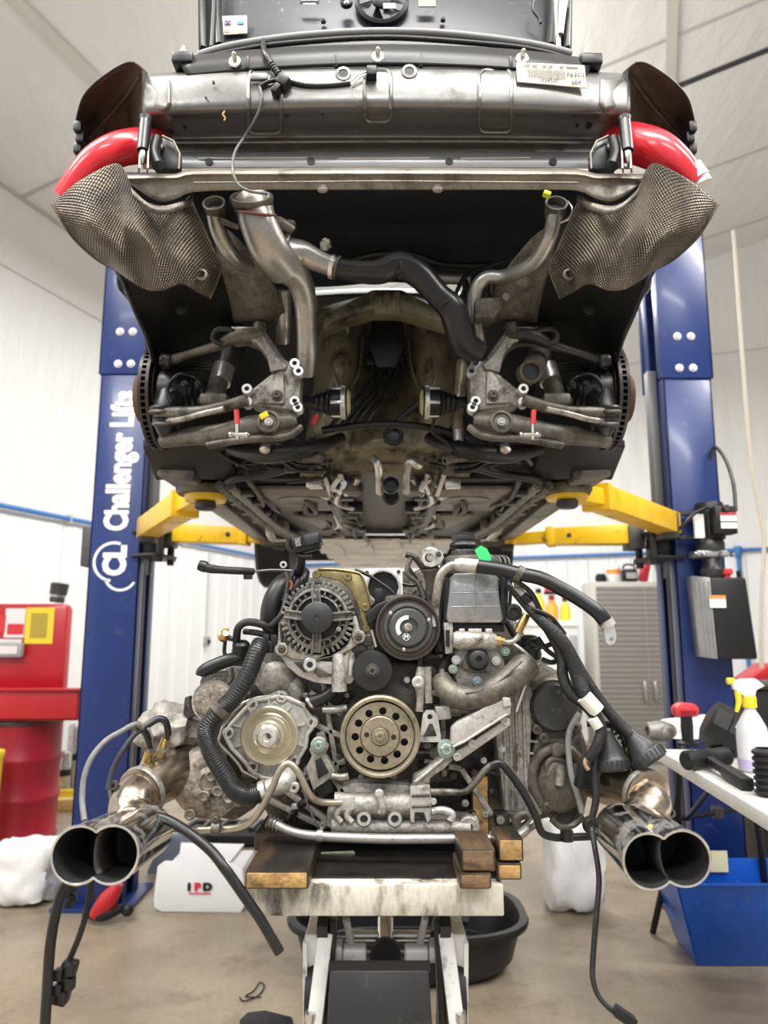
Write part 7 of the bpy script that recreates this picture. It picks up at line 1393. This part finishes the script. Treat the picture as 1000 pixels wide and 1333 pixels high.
# --- hanging hoses and connectors on the left
HZ = tb('dangling_hose', [(178, 1066, 1.50), (196, 1063, 1.46), (220, 1068, 1.44), (250, 1087, 1.42), (275, 1108, 1.41), (291, 1128, 1.40), (306, 1149, 1.40), (322, 1172, 1.40), (340, 1198, 1.40), (364, 1240, 1.40)], 6.2, m_hose, ENG, n=14); HZ['label'] = 'cut rubber hose dangling below'
tb('hose_tape', [(288, 1124), (294, 1132)], 7, m_wplast, HZ, Y=1.404, res=1, n=16)
tb('side_pipe', [(198, 1076, 1.55), (225, 1079, 1.56), (256, 1081, 1.58)], 3.6, m_castd, ENG)
tb('dangling_hose', [(92, 1142, 1.33), (80, 1162, 1.33), (71, 1196, 1.33), (65, 1235, 1.33), (62, 1280, 1.33), (58, 1345, 1.33), (56, 1400, 1.33)], 6.2, m_hose, ENG, n=14)
tb('dangling_wire', [(120, 1140, 1.36), (117, 1160, 1.36), (112, 1190, 1.36), (102, 1222, 1.36), (90, 1250, 1.36)], 3.6, m_loom, ENG)
DC = B().beam(P(93, 1250, 1.36), P(78, 1306, 1.36), .026, .024).done('dangling_connector', m_bplas, ENG, bev=.004)
for dx, dy in ((-8, 10), (7, 4), (8, 22), (-7, 30), (0, 40)): B().box(P(86 + dx - dy*.1, 1258 + dy, 1.345), (.014, .016, .018)).done('connector_lug', m_bplas, DC, bev=.002)
for i in range(5): B().box(P(90 + 5*(i % 2), 1152 + 6*i, 1.37), (.014, .014, .010), Matrix.Rotation(.4*i, 4, 'Y')).done('clip_cluster', m_bplas, ENG, bev=.002)
# --- right wiring loom, caps and the hanging wire
LM = tb('main_loom', [(660, 760, 1.60), (684, 786, 1.58), (704, 806, 1.56), (726, 828, 1.55), (742, 852, 1.55), (752, 880, 1.55), (762, 905, 1.54), (776, 930, 1.54), (783, 950, 1.54), (778, 970, 1.54), (766, 988, 1.55)], [4, 6, 8, 9, 9, 9, 8, 7, 7, 7, 6], m_loom, ENG, n=14)
tb('side_loom', [(676, 778, 1.60), (706, 808, 1.58), (730, 850, 1.57), (733, 880, 1.565), (742, 902, 1.56), (762, 918, 1.555), (776, 934, 1.55)], [4, 6, 7, 7, 7, 7, 6], m_loom, ENG, n=14)
tb('cap_loom', [(700, 800, 1.60), (736, 840, 1.60), (760, 880, 1.59), (784, 916, 1.58), (806, 942, 1.575), (822, 958, 1.57)], [5, 7, 7, 7, 7, 8], m_loom, ENG, n=14)
tb('loom_twig', [(692, 792), (716, 802), (730, 818), (736, 826)], 2.6, m_hose, ENG, Y=1.55); tb('loom_twig', [(664, 752), (690, 770), (704, 796), (712, 812)], 3.4, m_hose, ENG, Y=1.56)
tb('metal_braid', [(672, 762, 1.58), (684, 776, 1.575), (700, 796, 1.57)], 5.5, m_alc, ENG); tb('tape_wrap', [(681, 774, 1.574), (690, 784, 1.572)], 7, m_hose, ENG, res=1)
for p0, p1, w in (((760, 906), (778, 926), 10), ((772, 934), (780, 946), 8)): tb('loom_label', [(p0[0], p0[1]), (p1[0], p1[1])], w, m_paper, LM, Y=1.54, res=1, n=14)
tb('frayed_strands', [(764, 986), (762, 994), (766, 1002)], 3, mat('bare_copper', (.55, .36, .26), .4, .7), LM, Y=1.55)
for i, p_ in enumerate((((700, 830), (712, 846), (728, 858), (738, 870)), ((690, 838), (706, 842), (722, 838), (734, 846)), ((706, 858), (720, 862), (734, 852)))): tb('loom_loop', [(a_, b_, 1.6) for a_, b_ in p_], 3.2, m_hose, ENG)
lt('coil_cap', (690, 842, 1.63), [(14, -14), (14, 0), (11, 3), (11, 12), (8, 14), (0, 14)], m_bplas, ENG, ax=V((0, -.2, 1)), n=20); lt('coil_base', (692, 858, 1.64), [(13, -10), (13, 8)], m_al, ENG, ax=V((0, -.2, 1)), n=20)
for (ap, rg, rr) in (((790, 952, 1.58), (797, 1003, 1.575), 22), ((818, 952, 1.575), (850, 994, 1.55), 22)):
    a_, c_ = P(*ap), P(*rg); ax = (a_ - c_).normalized(); ln = (a_ - c_).length; r = S(rr, c_.y)
    CN = B().lathe(c_, ax, [(r*.9, 0), (r, .004), (r, .022), (r*.92, .026), (r*.82, .03), (r*.78, ln*.5), (r*.40, ln*.85), (r*.36, ln), (0, ln)], 32).done('rubber_cap', m_grey, ENG)
    for k in range(22):
        o_ = ax.orthogonal().normalized(); q_ = 2*math.pi*k/22; d = o_*math.cos(q_) + ax.cross(o_)*math.sin(q_); B().beam(c_ + d*r + ax*.003, c_ + d*r + ax*.022, .0035, .003, up=d).done('cap_knurl', m_grey, CN)
tb('grey_strap', [(754, 928), (742, 950), (740, 975), (744, 1010), (752, 1035), (758, 1058)], 3.6, mat('pale_grey_strap', (.30, .30, .30), .5, var=.2, vs_=30), ENG, Y=1.63, n=8)
B().box(P(760, 1010, 1.60), (.03, .03, .05), Matrix.Rotation(.2, 4, 'Y')).done('sensor_plug', m_bplas, ENG, bev=.004)
tb('drop_wire', [(778, 960, 1.56), (774, 1000, 1.56), (776, 1040, 1.555), (770, 1072, 1.55), (774, 1100, 1.52), (780, 1144, 1.50), (776, 1197, 1.48), (772, 1250, 1.47), (772, 1275, 1.46), (779, 1296, 1.45), (793, 1312, 1.44), (804, 1320, 1.44)], [4.5, 4.5, 4.5, 4, 3.4, 3.4, 3.4, 3.4, 3.2, 3, 3, 3], m_loom, ENG)
B().beam(P(800, 1314, 1.44), P(826, 1332, 1.44), .022, .018).done('wire_connector', m_bplas, ENG, bev=.003); lt('wire_knot', (770, 1074, 1.55), [(10, -6), (11, 0), (8, 6)], m_loom, ENG)
# --- scattered fasteners and small brackets over the case
random.seed(11)
for (px, py) in ((440, 985), (448, 1002), (545, 920), (600, 912), (606, 940), (398, 905), (430, 885), (590, 1010), (606, 1046), (640, 1030), (632, 1060), (384, 1050), (372, 1040), (340, 1046), (310, 1046), (322, 900), (306, 900), (338, 890), (600, 882), (452, 905), (530, 885), (556, 880), (512, 1010), (470, 1012), (420, 1034), (618, 1006), (655, 975), (630, 990)):
    bolt((px, py, 1.65), random.uniform(3.2, 5.2), random.choice((m_al, m_ald, m_bright, m_castd)), CC)
for k in range(22):
    x, y = random.choice(((random.uniform(600, 690), random.uniform(960, 1080)), (random.uniform(320, 420), random.uniform(1000, 1075)), (random.uniform(400, 450), random.uniform(890, 1010)), (random.uniform(540, 600), random.uniform(860, 1010))))
    if k % 2: tb('case_pipe', [(x, y, 1.66), (x + random.uniform(-14, 14), y + random.uniform(-12, 12), 1.645), (x + random.uniform(-28, 28), y + random.uniform(-18, 18), 1.66)], random.uniform(2, 5), random.choice((m_al, m_hose, m_ald, m_black)), CC)
    else: B().box(P(x, y, 1.66), (random.uniform(.012, .03), .03, random.uniform(.012, .03)), Matrix.Rotation(random.uniform(-.6, .6), 4, 'Y')).done('case_boss', random.choice((m_al, m_ald)), CC, bev=.004)

# ------------------------------------------------------------------ wooden blocks and the lift table
m_wood = mat('oily_wood', (0.085, 0.052, 0.026), 0.42, var=.4, vs_=9, dirt=(.006, .005, .004), ds=6, damt=.75, stretch=(1, .25, 3))
m_wend = mat('raw_pine_end', (0.42, 0.25, 0.09), 0.6, var=.4, vs_=30, dirt=(.07, .038, .016), ds=12, damt=.34, stretch=(1, .2, 2), speck=.3)
m_wbr = mat('brown_sawn_end', (0.17, 0.105, 0.05), 0.6, var=.4, vs_=30, dirt=(.03, .018, .01), ds=14, damt=.4, stretch=(1, .2, 2), speck=.3)
m_tbl = mat('oily_table_white', (0.60, 0.57, 0.49), 0.42, var=.08, vs_=8, dirt=(.05, .04, .028), ds=12, damt=.42, stretch=(1, 1, .35), speck=.2)
m_oil = mat('oil_black_top', (0.016, 0.014, 0.012), 0.22, var=.5, vs_=12)
TZ = P(480, 1152, 1.44).z; x0, x1 = P(332, 1170, 1.44).x, P(656, 1170, 1.44).x; zb = P(480, 1193, 1.44).z
LT = thing('lift_table', 'oil-stained white engine lift table with black scissor legs', 'lift table', ((x0 + x1)/2, 1.7, 0))
B().box(((x0 + x1)/2, 1.75, (TZ + zb)/2), (x1 - x0, .62, TZ - zb)).done('table_top', m_tbl, LT, bev=.003)
B().box(((x0 + x1)/2, 1.765, TZ + .002), (x1 - x0 - .02, .58, .004)).done('oil_film', m_oil, LT)
def block(nm, px0, px1, py0, y0, y1, lab, zz, h, end=None):
    """wooden block lying on the table, long side away from the camera"""
    a_ = P(px0, py0, y0).x; c_ = P(px1, py0, y0).x
    t = thing(nm, lab, 'wood block', ((a_ + c_)/2, (y0 + y1)/2, zz), 'wooden blocks under the engine')
    B().box(((a_ + c_)/2, (y0 + y1)/2 + .001, zz + h/2), (c_ - a_, y1 - y0, h)).done('block_body', m_wood, t, bev=.004)
    B().box(((a_ + c_)/2, y0 - .001, zz + h/2), (c_ - a_ - .008, .004, h - .008)).done('sawn_end', end or m_wend, t, bev=.001)
zt_ = TZ + .0045
block('wood_block', 318, 402, 1160, 1.40, 1.62, 'wide oily plank end jutting out under the coolant hose side', zt_, .032)
block('wood_block', 330, 412, 1120, 1.635, 1.95, 'dark wood block on the table behind the wide plank', zt_, .034, m_wood)
block('wood_block', 598, 640, 1140, 1.40, 1.53, 'narrow oily wood block jutting over the table edge on the right', zt_, .028, m_wbr)
block('wood_block', 600, 645, 1115, 1.403, 1.528, 'dark squared block stacked on the narrow wood block', zt_ + .0285, .04, m_wbr)
block('wood_block', 647, 680, 1140, 1.45, 1.545, 'short pale-ended wood block at the table corner', zt_, .030)
block('wood_block', 648, 682, 1110, 1.455, 1.545, 'pale-ended wood block stacked on the short corner block', zt_ + .0305, .042)
block('wood_block', 614, 638, 1070, 1.655, 1.715, 'upright amber wood block beneath the right cylinder bank', zt_, .15)
pl('oil_sheen', ((418, 1110), (460, 1108), (464, 1114), (458, 1126), (422, 1128)), 1.62, .004, mat('painted_oil_sheen', (.52, .56, .40), .4, var=.5, vs_=40), LT, bev=0)  # pale mottled colour paints a sheen on the oily table
# mechanism below the table
m_wf = mat('white_jack_paint', (0.60, 0.60, 0.58), 0.4, var=.08, vs_=10, dirt=(.10, .09, .08), ds=14, damt=.25)
def wp(px, py, Y): return P(px, py, Y)
for s in (-1, 1):
    f = (lambda x: x) if s < 0 else (lambda x: 1004 - x)
    B().prism([wp(f(397), 1216, 1.50), wp(f(424), 1216, 1.50), wp(f(424), 1250, 1.50), wp(f(412), 1256, 1.50), wp(f(398), 1262, 1.50)], (0, .10, 0)).done('frame_gusset', m_wf, LT, bev=.004)
    B().beam(wp(f(424), 1214, 1.50), wp(f(408), 1345, 1.46), .028, .02, up=V((0, -1, 0))).done('frame_leg', m_wf, LT, bev=.003)
    B().beam(wp(f(399), 1220, 1.52), wp(f(400), 1420, 1.52), .008, .06, up=V((0, -1, 0))).done('frame_side', m_wf, LT)
    B().beam(wp(f(434), 1194, 1.52), wp(f(428), 1345, 1.50), .014, .05, up=V((0, -1, 0))).done('scissor_leg', m_blk, LT, bev=.003)
    B().lathe(wp(f(411), 1290, 1.53), V((1, 0, 0)), [(.02, -.018), (.058, -.016), (.06, -.01), (.06, .01), (.058, .016), (.02, .018)], 30).done('roller', m_rub, LT)
    lathe('roller_pin', wp(f(404), 1326, 1.46), [(6, -6), (7, 0), (6, 8)], m_zinc, LT, ax=V((0, -.2, 1)))
    B().beam(wp(f(450), 1194, 1.55), wp(f(462), 1250, 1.56), .012, .02, up=V((0, -1, 0))).done('link_bar', m_wf, LT, bev=.002)
    lathe('cross_collar', wp(f(462), 1240, 1.55), [(8, -14), (10, -12), (10, 12), (8, 14)], m_wf, LT, ax=V((1, 0, 0)))
    lathe('cross_bushing', wp(f(440), 1238, 1.55), [(12, -5), (12, 5)], m_wf, LT, ax=V((1, 0, 0)))
B().tube([wp(400, 1240, 1.55), wp(604, 1240, 1.55)], .012, 14, 1).done('cross_shaft', m_dsteel, LT); B().tube([wp(450, 1218, 1.58), wp(560, 1218, 1.58)], .010, 14, 1).done('cross_shaft', m_zinc, LT)
lathe('ram_head', (502, 1246, 1.54), [(17, -14), (19, -10), (19, 6), (16, 10), (0, 11)], m_blk, LT, n=28); B().tube([wp(502, 1240, 1.55), wp(502, 1196, 1.6)], .016, 16, 1).done('ram_rod', m_chromec, LT)
B().prism([wp(430, 1262, 1.45), wp(558, 1262, 1.45), wp(570, 1440, 1.40), wp(420, 1440, 1.40)], (0, .012, 0)).done('tool_tray', mat('scuffed_tray_rubber', (.010, .010, .010), .45, var=.3, vs_=12, dirt=(.04, .038, .035), ds=26, damt=.16), LT, bev=.004)
B().beam(wp(428, 1258, 1.46), wp(560, 1258, 1.46), .02, .012).done('tray_lip', m_blk, LT)
zf = .0
for s in (-1, 1):
    B().box((s*.155, 1.62, .06), (.05, .80, .06)).done('base_rail', m_wf, LT, bev=.004)
    for y in (1.26, 1.98): B().lathe((s*.155, y, .04), V((1, 0, 0)), [(.015, -.016), (.04, -.014), (.04, .014), (.015, .016)], 20).done('caster', m_rub, LT)
    B().beam(V((s*.135, 1.30, .09)), V((s*.135, 1.86, zb - .02)), .02, .05).done('scissor_arm', m_blk, LT); B().beam(V((s*.115, 1.92, .09)), V((s*.115, 1.50, zb - .02)), .02, .05).done('scissor_arm', m_blk, LT)
B().box((0, 1.30, .06), (.31, .05, .05)).done('base_cross', m_wf, LT, bev=.004); B().box((0, 1.96, .06), (.31, .05, .05)).done('base_cross', m_wf, LT, bev=.004)
